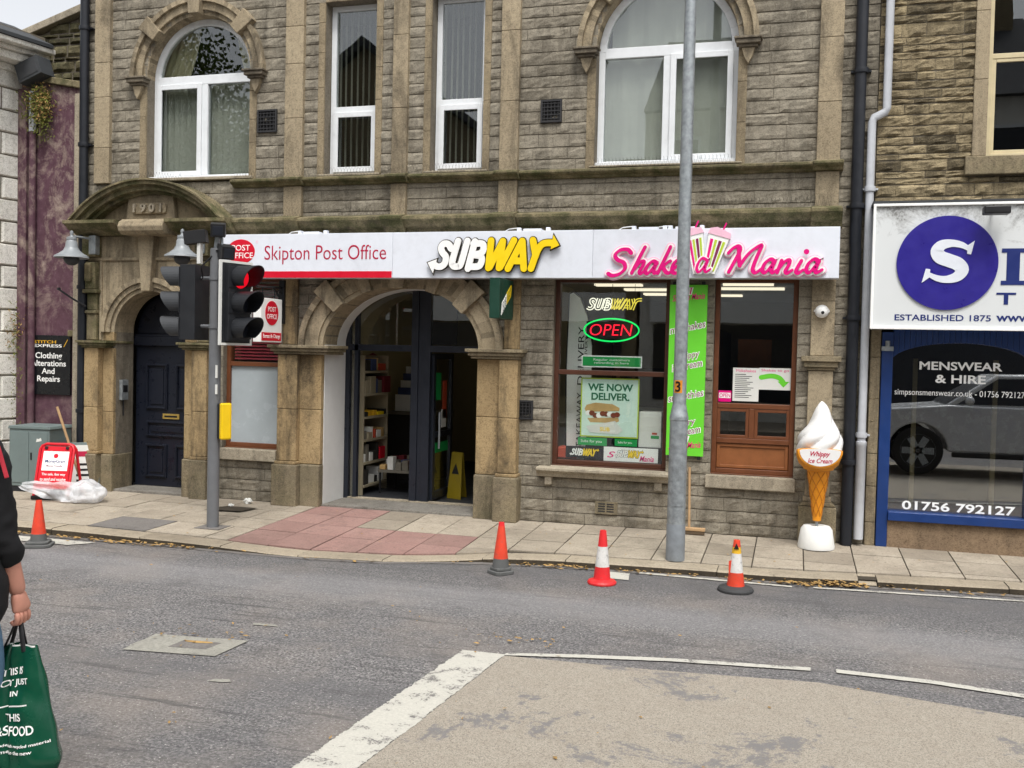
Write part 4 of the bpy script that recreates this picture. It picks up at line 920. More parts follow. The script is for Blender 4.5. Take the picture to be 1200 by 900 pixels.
for sx in (-1.93, -1.52):
    for sy in (1.02, 1.48): MB().mat('trim_dark').tube([(sx, sy, .016), (sx, sy, .26)], .012, 6).build('leg', o)
for k in range(14):
    px_, py_ = -1.9 + .095 * (k % 5) + pr.uniform(-.01, .01), 1.07 + .16 * (k // 5); h_ = pr.uniform(.05, .2); q = MB().mat(pr.choice(['paper', 'maroon_card', 'interior_wall', 'bread', 'blue_card', 'post_red', 'interior_dark'])).box(px_ - .035, px_ + .035, py_ - .05, py_ + .05, .291, .291 + h_).build('packet', None, bev=.004, at=(px_, py_, .291)); tag(q, 'small packets standing on the low display table inside the entrance', 'packet', 'packets on the low display table')
o = thing('counter', 'dark counter with a pale top beyond the shelves inside the post office', 'counter', (-2.05, 2.5, .016)); MB().mat('interior_dark').box(-2.37, -1.75, 2.2, 2.9, .016, .85).build('cabinet', o); MB().mat('interior_wall').box(-2.38, -1.72, 2.17, 2.92, .8502, .885).build('top', o)
o = thing('leaflet_rack', 'rack of blue leaflets standing on the post office counter', 'leaflet rack', (-2.1, 2.45, .886))
for k in range(5): MB().mat('blue_card' if k % 2 else 'paper').box(-2.3 + .01 * k, -1.9, 2.3 + .06 * k, 2.32 + .06 * k, .89 + .09 * k, 1.1 + .09 * k).build('leaflet', o)
o = thing('wall_poster', 'maroon oval poster on the cream wall over the shelves inside the doorway', 'poster', (-2.38, 1.75, 1.4)); m = MB().mat('maroon_card'); m.prism([(1.55, 1.2), (1.95, 1.2), (1.95, 1.52), (1.87, 1.6), (1.75, 1.63), (1.63, 1.6), (1.55, 1.52)], -.01, 0, FX(-2.383)); m.build('sheet', o)
o = thing('wet_floor_sign', 'yellow folding wet floor sign just inside the right hand door', 'floor sign', (-1.0, 1.04, .016))
m = MB().mat('floor_sign_yellow'); 
for sg in (-1, 1): m.prism([(-.10, 0), (.10, 0), (.075, .52), (-.075, .52)], 0, .012, (Vector((-1.0, 1.04 + .10 * sg, .016)), Vector((.94, -.34, 0)), Vector((0, -.16 * sg, .987)))) 
m.build('panel', o, bev=.004); m = MB().mat('text_black'); m.prism([(-.05, .28), (.05, .28), (0, .40)], -.004, 0, (Vector((-1.0, .94, .016)), Vector((.94, -.34, 0)), Vector((0, .16, .987)))); m.build('warning_mark', o)
for yy, zz, w, h, mt, lab in ((.72, 1.2, .2, .3, 'green_card', 'green poster on the open glass door'), (.95, 1.05, .12, .42, 'orange_card', 'narrow orange poster on the open glass door'), (.93, .84, .14, .2, 'paper', 'white notice on the open glass door')):
    o = MB().mat(mt).box(lx + .006, lx + .009, yy - w / 2, yy + w / 2, zz - h / 2 + .08, zz + h / 2 + .08).build('poster', None, at=(lx + .006, yy, zz)); tag(o, lab, 'poster')
# things in the sandwich shop window
o = thing('feather_flag', 'white feather flag with vertical lettering standing inside the left shop window', 'flag', (.5, .34, .6))
m = MB().mat('text_white'); P = [(.42, .60), (.60, .60), (.66, 1.3), (.655, 1.75), (.60, 2.05), (.52, 2.24), (.45, 2.29), (.405, 2.27), (.40, 1.6)]; m.prism(P, .34, .344); m.build('cloth', o); MB().mat('trim_dark').tube([(.41, .342, .3), (.395, .342, 1.5), (.41, .342, 2.28), (.46, .342, 2.31), (.53, .342, 2.25), (.61, .342, 2.06), (.665, .342, 1.76)], .007, 6).build('pole', o)
VF = (Vector((.52, 0, 0)), Z, -X)
text('lettering', 'TAKEAWAY', 'text_black', o, .72, 1.28, -.055, .005, .338, fr=VF); text('lettering', 'DELIVERY', 'text_black', o, 1.36, 1.95, -.055, .005, .338, fr=VF)
text('lettering', 'DELIVERY', 'text_black', o, 1.55, 1.85, -.09, -.062, .338, fr=VF)
o = thing('neon_sign', 'glowing oval neon sign with red capitals in the left shop window', 'neon sign', (.875, .22, 1.915))
m = MB().mat('neon_green'); m.tube([(.875 + .275 * math.cos(a * math.pi / 20), .2, 1.915 + .112 * math.sin(a * math.pi / 20)) for a in range(41)], .0075, 6, False); m.build('tube_ring', o, smooth=True)
text('lettering', 'OPEN', 'neon_red', o, .66, 1.085, 1.86, 1.972, .2, .006, -.012, .15)
m = MB().mat('trim_dark'); m.box(.62, 1.13, .215, .22, 1.83, 2.0); m.tube([(.875, .22, 2.02), (.875, .22, 2.37)], .003, 4); m.build('backing', o)
o = thing('window_sign', 'pale outlined sandwich shop lettering hanging above the oval neon sign', 'window sign', (.9, .2, 2.18))
SUBW = {'S': [[(262, 215), (240, 183), (205, 180), (183, 205), (192, 240), (222, 275), (215, 318), (185, 342), (150, 342), (125, 325)]],
        'U': [[(318, 160), (275, 305), (285, 340), (318, 342), (345, 320), (392, 160)]], 'B': [[(452, 165), (400, 360)], [(440, 182), (505, 180), (522, 205), (508, 245), (440, 262)], [(440, 262), (495, 268), (510, 295), (495, 335), (465, 345), (405, 345)]]}
WAY = {'W': [[(580, 160), (562, 355)], [(572, 350), (672, 165)], [(672, 165), (645, 355)], [(655, 350), (758, 160)]], 'A': [[(715, 360), (822, 165)], [(822, 165), (838, 360)], [(765, 305), (835, 305)]], 'Y': [[(893, 360), (925, 270)], [(903, 160), (928, 270)], [(918, 290), (945, 225), (985, 185), (1055, 180)]]}
ARW_S = [(75, 315), (120, 390), (150, 290)]; ARW_Y = [(1040, 225), (1105, 198), (1060, 125)]
def sub_logo(parent, x0, x1, z0, z1, y, mats, fr=None, ext=.004, wide=46, outline=16, names=('lettering', 'outline'), back=.003):
    f = lambda p: (x0 + (p[0] - 75) / 1030 * (x1 - x0), z1 - (p[1] - 125) / 265 * (z1 - z0)); kx = (x1 - x0) / 1030
    def layer(sets, w, yy, mat, grow=0):
        mb = MB().mat(mat); q = 0
        for dct, arw in sets:
            for ch in dct.values():
                for st in ch: stroke(mb, [f(p) for p in st], w * kx, yy - .0004 * (q % 4), ext, len(st) > 2, fr, k=5); q += 1
            c = (sum(p[0] for p in arw) / 3, sum(p[1] for p in arw) / 3)
            mb.prism([f((c[0] + (p[0] - c[0]) * (1 + grow), c[1] + (p[1] - c[1]) * (1 + grow))) for p in arw], yy - .002, yy + ext, fr)
        return mb
    layer([(SUBW, ARW_S)], wide, y, mats[0]).build(names[0], parent); layer([(WAY, ARW_Y)], wide, y, mats[1]).build(names[0], parent)
    if outline:
        layer([(SUBW, ARW_S), (WAY, ARW_Y)], wide + outline, y + ext + back, mats[2], .3).build(names[1], parent)
def neon_strokes(parent, x0, x1, z0, z1, y):
    f = lambda p: (x0 + (p[0] - 75) / 1030 * (x1 - x0), z1 - (p[1] - 125) / 265 * (z1 - z0))
    for dct, mt in ((SUBW, 'neon_cream'), (WAY, 'neon_yellow')):
        mb = MB().mat(mt)
        for ch in dct.values():
            for st in ch:
                P = catmull([f(p) for p in st], 4) if len(st) > 2 else [Vector(f(p)) for p in st]
                w = 20 / 1030 * (x1 - x0)
                for sg in (-1, 1):
                    L = []
                    for i, p in enumerate(P):
                        d = (P[min(i + 1, len(P) - 1)] - P[max(0, i - 1)]).normalized(); L.append((p.x - d.y * w * sg, y, p.y + d.x * w * sg))
                    mb.tube(L, .0055, 5)
        mb.build('lettering', parent)
neon_strokes(o, .60, 1.20, 2.10, 2.245, .2)
MB().mat('trim_dark').tube([(.7, .21, 2.2), (.7, .21, 2.37)], .002, 4).tube([(1.1, .21, 2.2), (1.1, .21, 2.37)], .002, 4).build('wire', o)
o = thing('window_banner', 'green strip notice with a white border under the oval neon sign', 'banner', (.9, .12, 1.60)); MB().mat('text_white').box(.60, 1.20, .121, .123, 1.545, 1.66).build('border', o); MB().mat('green_card').box(.612, 1.188, .119, .1208, 1.557, 1.648).build('panel', o)
text('lettering', 'Regular customers\nrewarding in here', 'text_white', o, .72, 1.08, 1.572, 1.632, .1185, .0004)
o = thing('poster', 'mint green poster about delivery with a filled sandwich, in the left shop window', 'poster', (.89, .13, .86)); 
m = MB().mat('lime_stripe'); m.box(.6, 1.18, .131, .133, .855, 1.44); m.mat('poster_mint'); m.box(.613, 1.167, .1285, .1308, .868, 1.427); m.build('sheet', o)
text('lettering', 'WE NOW\nDELIVER.', 'poster_text', o, .67, 1.12, 1.22, 1.385, .128, .0005, .035)
m = MB(); pr2 = random.Random(2)
m.mat('bread'); m.prism([(.64, 1.13), (.66, 1.17), (.75, 1.195), (.92, 1.185), (.99, 1.15), (.99, 1.12), (.66, 1.10)], .1265, .1284); m.prism([(.67, 1.04), (.98, 1.055), (.99, 1.02), (.95, 1.0), (.70, 1.0)], .1265, .1284)
for k in range(9): m.mat('meat' if k % 3 else 'text_white'); c = (.68 + .036 * k, 1.08 + pr2.uniform(-.012, .012)); m.prism([(c[0] + .03 * math.cos(a * .63), c[1] + .026 * math.sin(a * .63)) for a in range(10)], .1255 - .0001 * k, .1264)
m.mat('paper'); m.prism([(.66, .96), (.95, 1.02), (1.03, .93), (.98, .89), (.70, .90)], .1235, .1245); m.build('sandwich_picture', o)
text('lettering', 'SUB', 'logo_yellow', o, .80, .90, .915, .955, .1228, .0004, .02)
for a, b, c, d, mt, lab in ((.58, .87, .77, .845, 'green_card', 'wider green notice below the mint sandwich poster'), (.95, 1.17, .775, .845, 'green_card', 'shorter green notice below the mint sandwich poster')):
    o = MB().mat(mt).box(a, b, .135, .14, c, d).build('notice', None, at=((a + b) / 2, .137, c)); tag(o, lab, 'notice'); text('lettering', 'Subs for you', 'text_white', o, a + .03, b - .05, c + .02, d - .02, .1345, .0004)
o = thing('window_plate', 'black strip sign with sandwich shop lettering low in the left shop window', 'sign', (.65, .125, .64)); MB().mat('black_sign').box(.46, .83, .127, .131, .64, .755).build('panel', o); sub_logo(o, .5, .80, .658, .742, .1255, ('text_white', 'logo_yellow', 'logo_dark'), outline=0, ext=.001)
o = thing('window_plate', 'white strip sign with mixed sandwich and milkshake lettering low in the left shop window', 'sign', (1.09, .125, .62)); MB().mat('text_white').box(.845, 1.38, .124, .1265, .625, .765).build('panel', o); sub_logo(o, .96, 1.24, .66, .745, .1225, ('text_white', 'logo_yellow', 'logo_dark'), outline=20, ext=.0008, back=.0002); text('lettering', 'S', 'pink', o, .88, .96, .66, .72, .1225, .0004, .01, .3); text('lettering', 'Mania', 'pink', o, 1.2, 1.34, .635, .69, .1215, .0004, .01, .3)
o = thing('cardboard_box', 'white printed carton stacked at the right of the sandwich shop window', 'box', (1.27, .25, .76)); m = MB().mat('paper'); m.box(1.18, 1.40, .16, .4, .77, 1.12); m.build('carton', o, bev=.005); m = MB().mat('green_card'); m.box(1.30, 1.38, .1585, .1598, .86, .89).mat('orange_card').box(1.31, 1.36, .158, .1598, .9, .92); m.build('print', o)
for cx_, cy_, lab in ((.47, .45, 'green chair by the left side of the sandwich shop window'),):
    o = thing('chair', lab, 'chair', (cx_, cy_, .016)); MB().mat('green_card').box(.37, .56, .44, .46, .86, 1.06).build('backrest', o, bev=.01); MB().mat('green_card').box(.37, .56, .46, .8, .60, .64).build('seat', o, bev=.01)
    for sx in (.385, .545):
        for sy in (.47, .78): MB().mat('trim_dark').tube([(sx, sy, .016), (sx, sy, .62 if sy > .5 else .9)], .012, 6).build('leg', o)
o = MB().mat('orange_card').box(.37, .57, .14, .3, .63, .74).build('box', None, bev=.01, at=(.47, .2, .62)); tag(o, 'orange red box in the bottom left corner of the sandwich shop window', 'box')
o = thing('counter', 'dark serving counter inside the sandwich shop', 'counter', (.9, 2.3, .016)); MB().mat('interior_dark').box(.2, 1.6, 2.1, 2.6, .016, 1.0).build('cabinet', o); MB().mat('galvanised').box(.18, 1.62, 2.08, 2.62, 1.0003, 1.04).build('top', o)
# takeaway window notices
o = thing('menu_sheet', 'white menu sheet taped to the takeaway window', 'notice', (2.19, .11, 1.27)); MB().mat('paper').box(2.07, 2.31, .104, .1062, 1.26, 1.575).build('sheet', o); 
m = MB().mat('text_black')
for k in range(13): m.box(2.09, 2.09 + .1 + .08 * ((k * 37) % 10) / 10, .1032, .1038, 1.51 - .018 * k, 1.516 - .018 * k)
m.build('text_lines', o); text('heading', 'Milkshakes', 'pink', o, 2.1, 2.28, 1.535, 1.562, .1036, .0003)
o = thing('arrow_notice', 'white notice with a curved green arrow on the takeaway window', 'notice', (2.45, .11, 1.37)); MB().mat('paper').box(2.3105, 2.598, .1045, .1064, 1.375, 1.58).build('sheet', o)
m = MB().mat('lime_panel'); stroke(m, [(2.33, 1.49), (2.42, 1.505), (2.49, 1.49), (2.53, 1.45)], .045, .1034, .0006); m.prism([(2.48, 1.455), (2.585, 1.455), (2.533, 1.40)], .1032, .104); m.build('arrow', o); text('heading', 'Shakes to go', 'pink', o, 2.33, 2.58, 1.54, 1.57, .1036, .0003)
o = thing('open_notice', 'small pink and white notice in the lower left of the takeaway window', 'notice', (2.0, .11, 1.25)); MB().mat('pink').box(1.94, 2.06, .104, .1062, 1.25, 1.355).build('sheet', o); MB().mat('text_white').box(1.945, 2.055, .1028, .1038, 1.285, 1.335).build('label_strip', o); text('lettering', 'OPEN', 'pink', o, 1.95, 2.05, 1.292, 1.328, .1024, .0003, .012)

# ------------------------------------------------------------------ fascia signs
FY = -.27
def fascia(name, label, x0, x1):
    o = thing(name, label, 'shop sign', ((x0 + x1) / 2, -.15, 2.39))
    m = MB().mat('sign_white'); m.box(x0 + .0008, x1 - .0008, FY, -.125, 2.39, 2.845); m.build('panel', o, bev=.004)
    m = MB().mat('galvanised')
    for x in (x0 + .25, x1 - .25): m.box(x - .03, x + .03, -.124, -.09, 2.42, 2.80)
    m.build('bracket', o); return o
f1 = fascia('fascia_sign', 'white fascia panel with red oval roundel, thin red lettering and a red stripe', -3.22, -1.275)
MB().mat('post_red').box(-3.22, -1.28, FY - .003, FY - .0001, 2.392, 2.458).build('stripe', f1)
m = MB().mat('post_red'); m.prism([(-2.995 + .165 * math.cos(a * math.pi / 20), 2.665 + .128 * math.sin(a * math.pi / 20)) for a in range(40)], FY - .004, FY - .0001); rd = m.build('roundel', f1)
text('lettering', 'POST', 'text_white', rd, -3.10, -2.885, 2.675, 2.735, FY - .004, .001, .006); text('lettering', 'OFFICE', 'text_white', rd, -3.135, -2.85, 2.595, 2.655, FY - .004, .001, .006)
text('lettering', 'Skipton Post Office', 'text_red', f1, -2.715, -1.345, 2.53, 2.725, FY, .002, -.004)
text('mark', '®', 'pale_pink', f1, -2.82, -2.79, 2.75, 2.78, FY, .001)
f2 = fascia('fascia_sign', 'plain white fascia panel with raised white and yellow italic lettering ending in arrows', -1.275, .765)
sub_logo(f2, -.88, .45, 2.435, 2.795, FY - .05, ('text_white', 'logo_yellow', 'logo_dark'), wide=50, outline=15, ext=.012, back=.001)
f3 = fascia('fascia_sign', 'white fascia panel with pink brush script lettering and two striped milkshake cups', .765, 2.98)
SX = lambda p: (.92 + (p[0] - 95) / (1105 - 95) * (2.86 - .92), 2.715 - (p[1] - 130) / (275 - 130) * (.325))
SCRIPT = [[(207, 172), (190, 158), (155, 160), (130, 180), (142, 200), (172, 212), (180, 235), (155, 258), (118, 266), (98, 258)],
    [(275, 148), (250, 190), (212, 256)], [(226, 238), (250, 212), (270, 208), (266, 225), (250, 248), (258, 257), (280, 243)],
    [(333, 214), (315, 207), (292, 222), (278, 246), (290, 257), (315, 236), (334, 211), (320, 240), (324, 256), (342, 246)],
    [(397, 148), (372, 195), (338, 257)], [(352, 236), (385, 212), (398, 206)], [(362, 230), (376, 250), (392, 255), (410, 242)],
    [(412, 238), (438, 222), (440, 207), (424, 207), (408, 230), (412, 253), (432, 254), (458, 236)],
    [(668, 176), (690, 156), (714, 148), (722, 165), (700, 205), (672, 252)], [(716, 152), (718, 190), (722, 226)], [(722, 226), (765, 175), (812, 146), (818, 152), (798, 195), (782, 240), (795, 254), (820, 240)],
    [(880, 210), (862, 201), (838, 216), (826, 242), (838, 254), (862, 234), (884, 205), (868, 238), (872, 254), (893, 243)],
    [(912, 206), (893, 254)], [(898, 240), (925, 211), (946, 205), (944, 224), (930, 246), (938, 256), (960, 244)],
    [(1000, 207), (978, 244), (986, 256), (1008, 244)], 
    [(1076, 210), (1058, 201), (1034, 216), (1022, 242), (1034, 254), (1058, 234), (1080, 205), (1064, 238), (1068, 254), (1092, 243)]]
LA = [[(572, 205), (550, 196), (532, 214), (524, 240), (534, 252), (556, 234), (578, 200), (562, 238), (568, 252), (588, 240)]]
def script_layer(sets, w, y, mat, ext, nib=None):
    mb = MB().mat(mat)
    for q, st in enumerate(sets): stroke(mb, [SX(p) for p in st], w, y - .0005 * (q % 3), ext, len(st) > 2, None, nib, 5)
    return mb
NIB = (.7, .6)
script_layer(SCRIPT, .040, FY - .045, 'pink', .01, NIB).build('lettering', f3)
DOT = [tuple(Vector(SX((1021, 172))) + Vector((math.cos(a * .4488), math.sin(a * .4488))) * .024) for a in range(14)]
MB().mat('pink').prism(DOT, FY - .0462, FY - .034).build('lettering', f3)
script_layer(SCRIPT, .062, FY - .032, 'text_white', .012).build('outline', f3)
script_layer(SCRIPT, .084, FY - .018, 'pale_pink', .014).build('painted_glow', f3)  # backlit glow behind the script, painted as wider pale pink strokes
def cup(name, q, flip):
    """striped milkshake cup: q = four corners (top left, top right, bottom right, bottom left) in sign coordinates"""
    c = [Vector(SX(p)) for p in q]; mid = sum(c, Vector((0, 0))) / 4
    lerp2 = lambda u, v: (c[0].lerp(c[1], u)).lerp(c[3].lerp(c[2], u), v)
    o = MB().mat('text_white').prism([tuple(mid + (p - mid) * 1.06) for p in c], FY - .04 - flip * .003, FY - .004).build(name, f3)
    st = MB()
    for k, (a, b, mt) in enumerate(((.10, .26, 'pink'), (.34, .48, 'lime_stripe'), (.56, .72, 'plum_text'), (.78, .92, 'lime_stripe'))):
        st.mat(mt); st.prism([tuple(lerp2(a, .12)), tuple(lerp2(b, .12)), tuple(lerp2(b, .97)), tuple(lerp2(a, .97))], FY - .043 - flip * .003, FY - .0402 - flip * .003)
    st.build('stripes', o)
    ld = MB().mat('pale_pink'); e = (c[1] - c[0]); up = Vector((-e.y, e.x)).normalized(); ld.prism([tuple(c[0] - e * .08), tuple(c[1] + e * .08), tuple(c[1] + e * .02 + up * .05), tuple(c[0] + e * .3 + up * .075), tuple(c[0] - e * .02 + up * .05)], FY - .046 - flip * .003, FY - .004); ld.build('lid', o)
    sw = MB().mat('pink'); P0 = c[0].lerp(c[1], .6) + up * .05; stroke(sw, [tuple(P0), tuple(P0 + Vector((.03, .07)))], .014, FY - .044, .006, False); sw.build('straw', o)
cup('cup', [(470, 108), (545, 92), (560, 245), (508, 255)], 0); cup('cup', [(578, 95), (668, 118), (606, 255), (552, 248)], 1)
script_layer(LA, .028, FY - .066, 'pink', .008, NIB).build('lettering', f3); script_layer(LA, .046, FY - .057, 'text_white', .008).build('outline', f3)
for i, x in enumerate((-2.2, .16, 1.28, 1.62)):
    o = thing('sign_floodlight', ['small white light fitting on top of the red and white fascia panel', 'small white light fitting on top of the fascia above the yellow letters', 'small white light fitting on top of the fascia left of the lamp post', 'small white light fitting on top of the fascia above the striped cups'][i], 'light fitting', (x, -.2, 2.846))
    m = MB().mat('sign_white'); m.box(x - .09, x + .09, -.24, -.15, 2.846, 2.868); m.box(x - .16, x - .12, -.22, -.17, 2.846, 2.882).box(x + .13, x + .17, -.22, -.17, 2.846, 2.882); m.build('body', o, bev=.004)
    MB().mat('text_white').tube([(x - .16, -.2, 2.88), (x - .25, -.19, 2.872), (x - .3, -.17, 2.85)], .005, 5).build('cable', o)
# lime menu board
o = thing('menu_board', 'tall lime green menu panel with slanting drinks lettering between the two brown shop windows', 'sign', (1.65, -.03, .73)); MB().mat('lime_panel').box(1.475, 1.825, -.055, -.035, .73, 2.345).build('panel', o, bev=.003)
m = MB().mat('trim_dark'); 
for z in (2.36, .715): m.box(1.50, 1.53, -.05, -.01, z - .015, z + .015).box(1.77, 1.80, -.05, -.01, z - .015, z + .015)
m.box(1.50, 1.53, -.0349, .0, 1.5, 1.56).box(1.77, 1.80, -.0349, 0, 1.5, 1.56).build('bracket', o)
for s_, a, b, c, d in (('milkshakes', 1.49, 1.81, 1.915, 1.98), ('whippy', 1.56, 1.76, 1.635, 1.71), ('ice cream', 1.52, 1.79, 1.555, 1.615), ('smoothies', 1.49, 1.81, 1.27, 1.335), ('dairy', 1.58, 1.74, 1.005, 1.075), ('ice cream', 1.52, 1.79, .93, .99)):
    text('lettering', s_, 'plum_text', o, a, b, c, d, -.057, .001, -.006, 0, tilt=.22); text('outline', s_, 'text_white', o, a - .008, b + .008, c - .008, d + .008, -.0555, .0008, .04, 0, tilt=.22)
for z in (2.20, .80):
    text('lettering', 'Shake a Mania', 'pink', o, 1.50, 1.80, z, z + .06, -.056, .001, .01, .3, tilt=.1)
    m = MB()
    for sx in (-.025, .025): m.mat('text_white').prism([(1.65 + sx - .02, z + .12), (1.65 + sx + .02, z + .12), (1.65 + sx * .6 + .012, z + .05), (1.65 + sx * .6 - .012, z + .05)], -.0565, -.0552); m.mat('pink').prism([(1.65 + sx - .008, z + .118), (1.65 + sx + .006, z + .118), (1.65 + sx * .6 + .004, z + .055), (1.65 + sx * .6 - .005, z + .055)], -.0572, -.0566)
    m.build('cup_emblem', o)
# hanging signs, facing along the street
HX = (Vector((-2.62, 0, 1.72)), Y, Z)
o = thing('hanging_sign', 'white projecting sign with a red oval roundel hanging from a black iron bracket', 'hanging sign', (-2.62, .0, 2.2))
m = MB().mat('text_white'); m.box(-2.665, -2.575, -.56, -.14, 1.72, 2.17); m.build('panel', o, bev=.004)
m = MB().mat('post_red'); m.box(-2.5749, -2.572, -.545, -.155, 1.735, 1.82); m.prism([(-.35 + .13 * math.cos(a * math.pi / 16), .30 + .125 * math.sin(a * math.pi / 16)) for a in range(32)], -.004, 0, (Vector((-2.575, 0, 1.72)), Y, Z)); m.build('roundel', o)
HF = (Vector((-2.575, 0, 1.72)), Y, Z)
text('lettering', 'POST', 'text_white', o, -.43, -.27, .315, .365, -.004, .001, .004, fr=HF); text('lettering', 'OFFICE', 'text_white', o, -.45, -.25, .24, .29, -.004, .001, .004, fr=HF); text('lettering', 'Bureau de Change', 'text_white', o, -.52, -.18, .03, .085, -.0032, .001, .004, fr=HF)
m = MB().mat('black_metal'); m.box(-2.65, -2.59, -.075, -.041, 1.92, 2.38).tube([(-2.62, -.06, 2.3), (-2.62, -.56, 2.28), (-2.62, -.60, 2.29)], .013, 6).tube([(-2.62, -.07, 2.08), (-2.62, -.14, 2.22), (-2.62, -.26, 2.29)], .011, 6)
for y in (-.22, -.46): m.tube([(-2.62, y, 2.28), (-2.62, y, 2.165)], .008, 6)
m.tube([(-2.62, -.13 + .05 * math.cos(a), 2.235 + .03 * math.sin(a)) for a in [i * .5 for i in range(10)]], .006, 5); m.build('bracket', o)
o = thing('hanging_sign', 'dark green projecting box sign with slanted white and yellow lettering right of the entrance arch', 'hanging sign', (-.1, -.05, 2.0))
m = MB().mat('dark_green'); m.box(-.15, -.05, -.58, -.12, 1.99, 2.37); m.build('box', o, bev=.004); MB().mat('trim_dark').box(-.13, -.07, -.1199, -.041, 2.02, 2.34).build('bracket', o)
GF = (Vector((-.05, -.35, 2.18)), Y, Z)
f_ = lambda x, z: (x, z + x * .62)
m = MB().mat('text_white'); m.prism([f_(-.17, -.055), f_(-.005, -.05), f_(-.005, .055), f_(-.15, .05)], -.003, 0, GF); m.build('emblem', o); m = MB().mat('logo_yellow'); m.prism([f_(.0, -.05), f_(.14, -.055), f_(.17, .03), f_(.14, .06), f_(.0, .055)], -.003, 0, GF); m.build('emblem', o)
text('lettering', 'SUB', 'dark_green', o, -.15, -.02, -.045, .045, -.0033, .0005, -.01, fr=(Vector((-.05, -.35, 2.18)), Vector((0, .85, .53)), Vector((0, -.2, .98)))); text('lettering', 'WAY', 'dark_green', o, .01, .15, -.045, .045, -.0033, .0005, -.01, fr=(Vector((-.05, -.35, 2.18)), Vector((0, .85, .53)), Vector((0, -.2, .98))))
# bell shaped wall lamps either side of the canopy
def wall_lamp(x, xb, label):
    o = thing('wall_lamp', label, 'wall lamp', (xb, -.1, 2.7)); y = -.38
    m = MB().mat('silver_paint'); m.lathe([(.0, .30), (.016, .29), (.02, .27), (.014, .25), (.02, .235), (.05, .225), (.055, .20), (.05, .19), (.06, .17), (.065, .12), (.085, .08), (.13, .045), (.175, .02), (.182, .0), (.17, -.004), (.12, .03), (.06, .05)], (x, y, 2.60), 28, False); m.build('shade', o, smooth=True)
    MB().mat('visor_grey').ell((x, y, 2.585), (.085, .085, .07), 14, 8).build('lens', o, smooth=True)
    MB().mat('silver_paint').tube([(x, y, 2.835), (x, y + .03, 2.84), (xb, -.12, 2.83)], .012, 8).build('arm', o, smooth=True)
    MB().mat('galvanised').box(xb - .045, xb + .045, -.17, -.09, 2.66, 2.87).build('wall_box', o, bev=.01)
wall_lamp(-5.03, -4.94, 'silver bell shaped wall lamp nearer the purple wall, left of the navy door'); wall_lamp(-3.63, -3.55, 'silver bell shaped wall lamp right of the navy door, above a signal head')
m = MB().mat('black_metal'); m.tube([(-5.05, -.12, 2.08), (-5.16, -.2, 2.16), (-5.28, -.28, 2.26)], .012, 6); m.lathe([(.02, 0), (.02, .03)], (-5.28, -.28, 2.25), 8); o = m.build('flag_holder', None, at=(-5.05, -.12, 2.08)); tag(o, 'thin black bracket slanting out from the left edge of the doorcase below the bell lamp', 'bracket')

# ------------------------------------------------------------------ menswear building at the right
mb_ = thing('menswear_building', 'rough tawny stone building with a sash window over a blue menswear shopfront', 'building', (5.6, 0, 0))
RM, RC = MB(), MB(); rr_ = random.Random(23)
stones(RM, RC, 3.275, 8.2, course_rows([0, 1.99, 3.3, 3.46, 5.2, 7.0], .078, rr_, .4), [rect_op(4.17, 5.15, 3.46, 5.2), rect_op(3.37, 7.4, -.1, 1.99), rect_op(6.5, 7.4, 3.46, 5.2)], rr_, 'right_stone', 'mortar', (.14, .42), .017, .011, 0, .3, .004)
RM.build('wall', mb_); RC.build('wall_core', mb_)
m = MB().mat('interior_wall'); m.box(3.28, 3.34, .31, 7, 0, 7).box(8.1, 8.2, .31, 7, 0, 7).box(3.35, 8.09, 6.9, 7, 0, 7); m.box(3.35, 8.09, .31, 6.89, 2.6, 3.2); m.mat('interior_dark').box(3.35, 8.09, 2.0, 2.05, 3.21, 6).box(3.35, 8.09, 1.6, 1.65, 0, 2.59); m.build('inner_walls', mb_); MB().mat('wood_panel').box(3.35, 8.09, .1, 6.89, .0, .22).build('floor', mb_)
m = MB().mat('roof_slate'); m.prism([(-.3, 7.0), (3.5, 9.0), (7.3, 7.0), (7.3, 6.9), (3.5, 8.85), (-.3, 6.9)], 0, -5.0, (Vector((3.28, 0, 0)), Y, Z)); m.T = None; m.build('roof', mb_)
def sash(x0, x1):
    m = MB().mat('ashlar')
    for a, b in ((x0 - .115, x0 - .001), (x1 + .001, x1 + .115)):
        z = 3.47
        while z < 5.15: e = min(5.2, z + rr_.uniform(.5, .9)); m.box(a, b, -.03, .2, z + .001, e - .001); z = e
    m.box(x0 - .12, x1 + .12, -.03, .2, 5.203, 5.45); m.build('window_jamb', mb_, bev=.006)
    MB().mat('plinth_stone').box(x0 - .17, x1 + .17, -.07, .2, 3.305, 3.465).build('sill', mb_, bev=.008)
    m = MB().mat('sash_cream'); frame_rect(m, x0 + .002, x1 - .002, 3.468, 5.2, .045, .09, .16); m.box(x0 + .047, x1 - .047, .1, .15, 4.34, 4.385); frame_rect(m, x0 + .0475, x1 - .0475, 3.5135, 4.339, .03, .105, .13); o = m.build('window', mb_, bev=.004)
    pane(o, x0 + .047, x1 - .047, 3.513, 4.34, .12); pane(o, x0 + .047, x1 - .047, 4.385, 5.155, .14)
sash(4.17, 5.15); sash(6.5, 7.4)
m = MB().mat('blue_paint')
for a in (3.375, 4.585, 5.795): m.box(a, a + .095, -.04, .1, .0 if a < 3.4 else .24, 1.93)
n = 24
for a, b in ((3.4705, 4.5845), (4.6805, 5.7945)):
    for i in range(n):
        xa, xb = a + (b - a) * i / n, a + (b - a) * (i + 1) / n; q = lambda x: 1.655 + .185 * math.sqrt(max(0, 1 - ((x - (a + b) / 2) / ((b - a) / 2 + .02)) ** 2))
        m.prism([(xa, q(xa)), (xb, q(xb)), (xb, 1.985), (xa, 1.985)], -.02, .1)
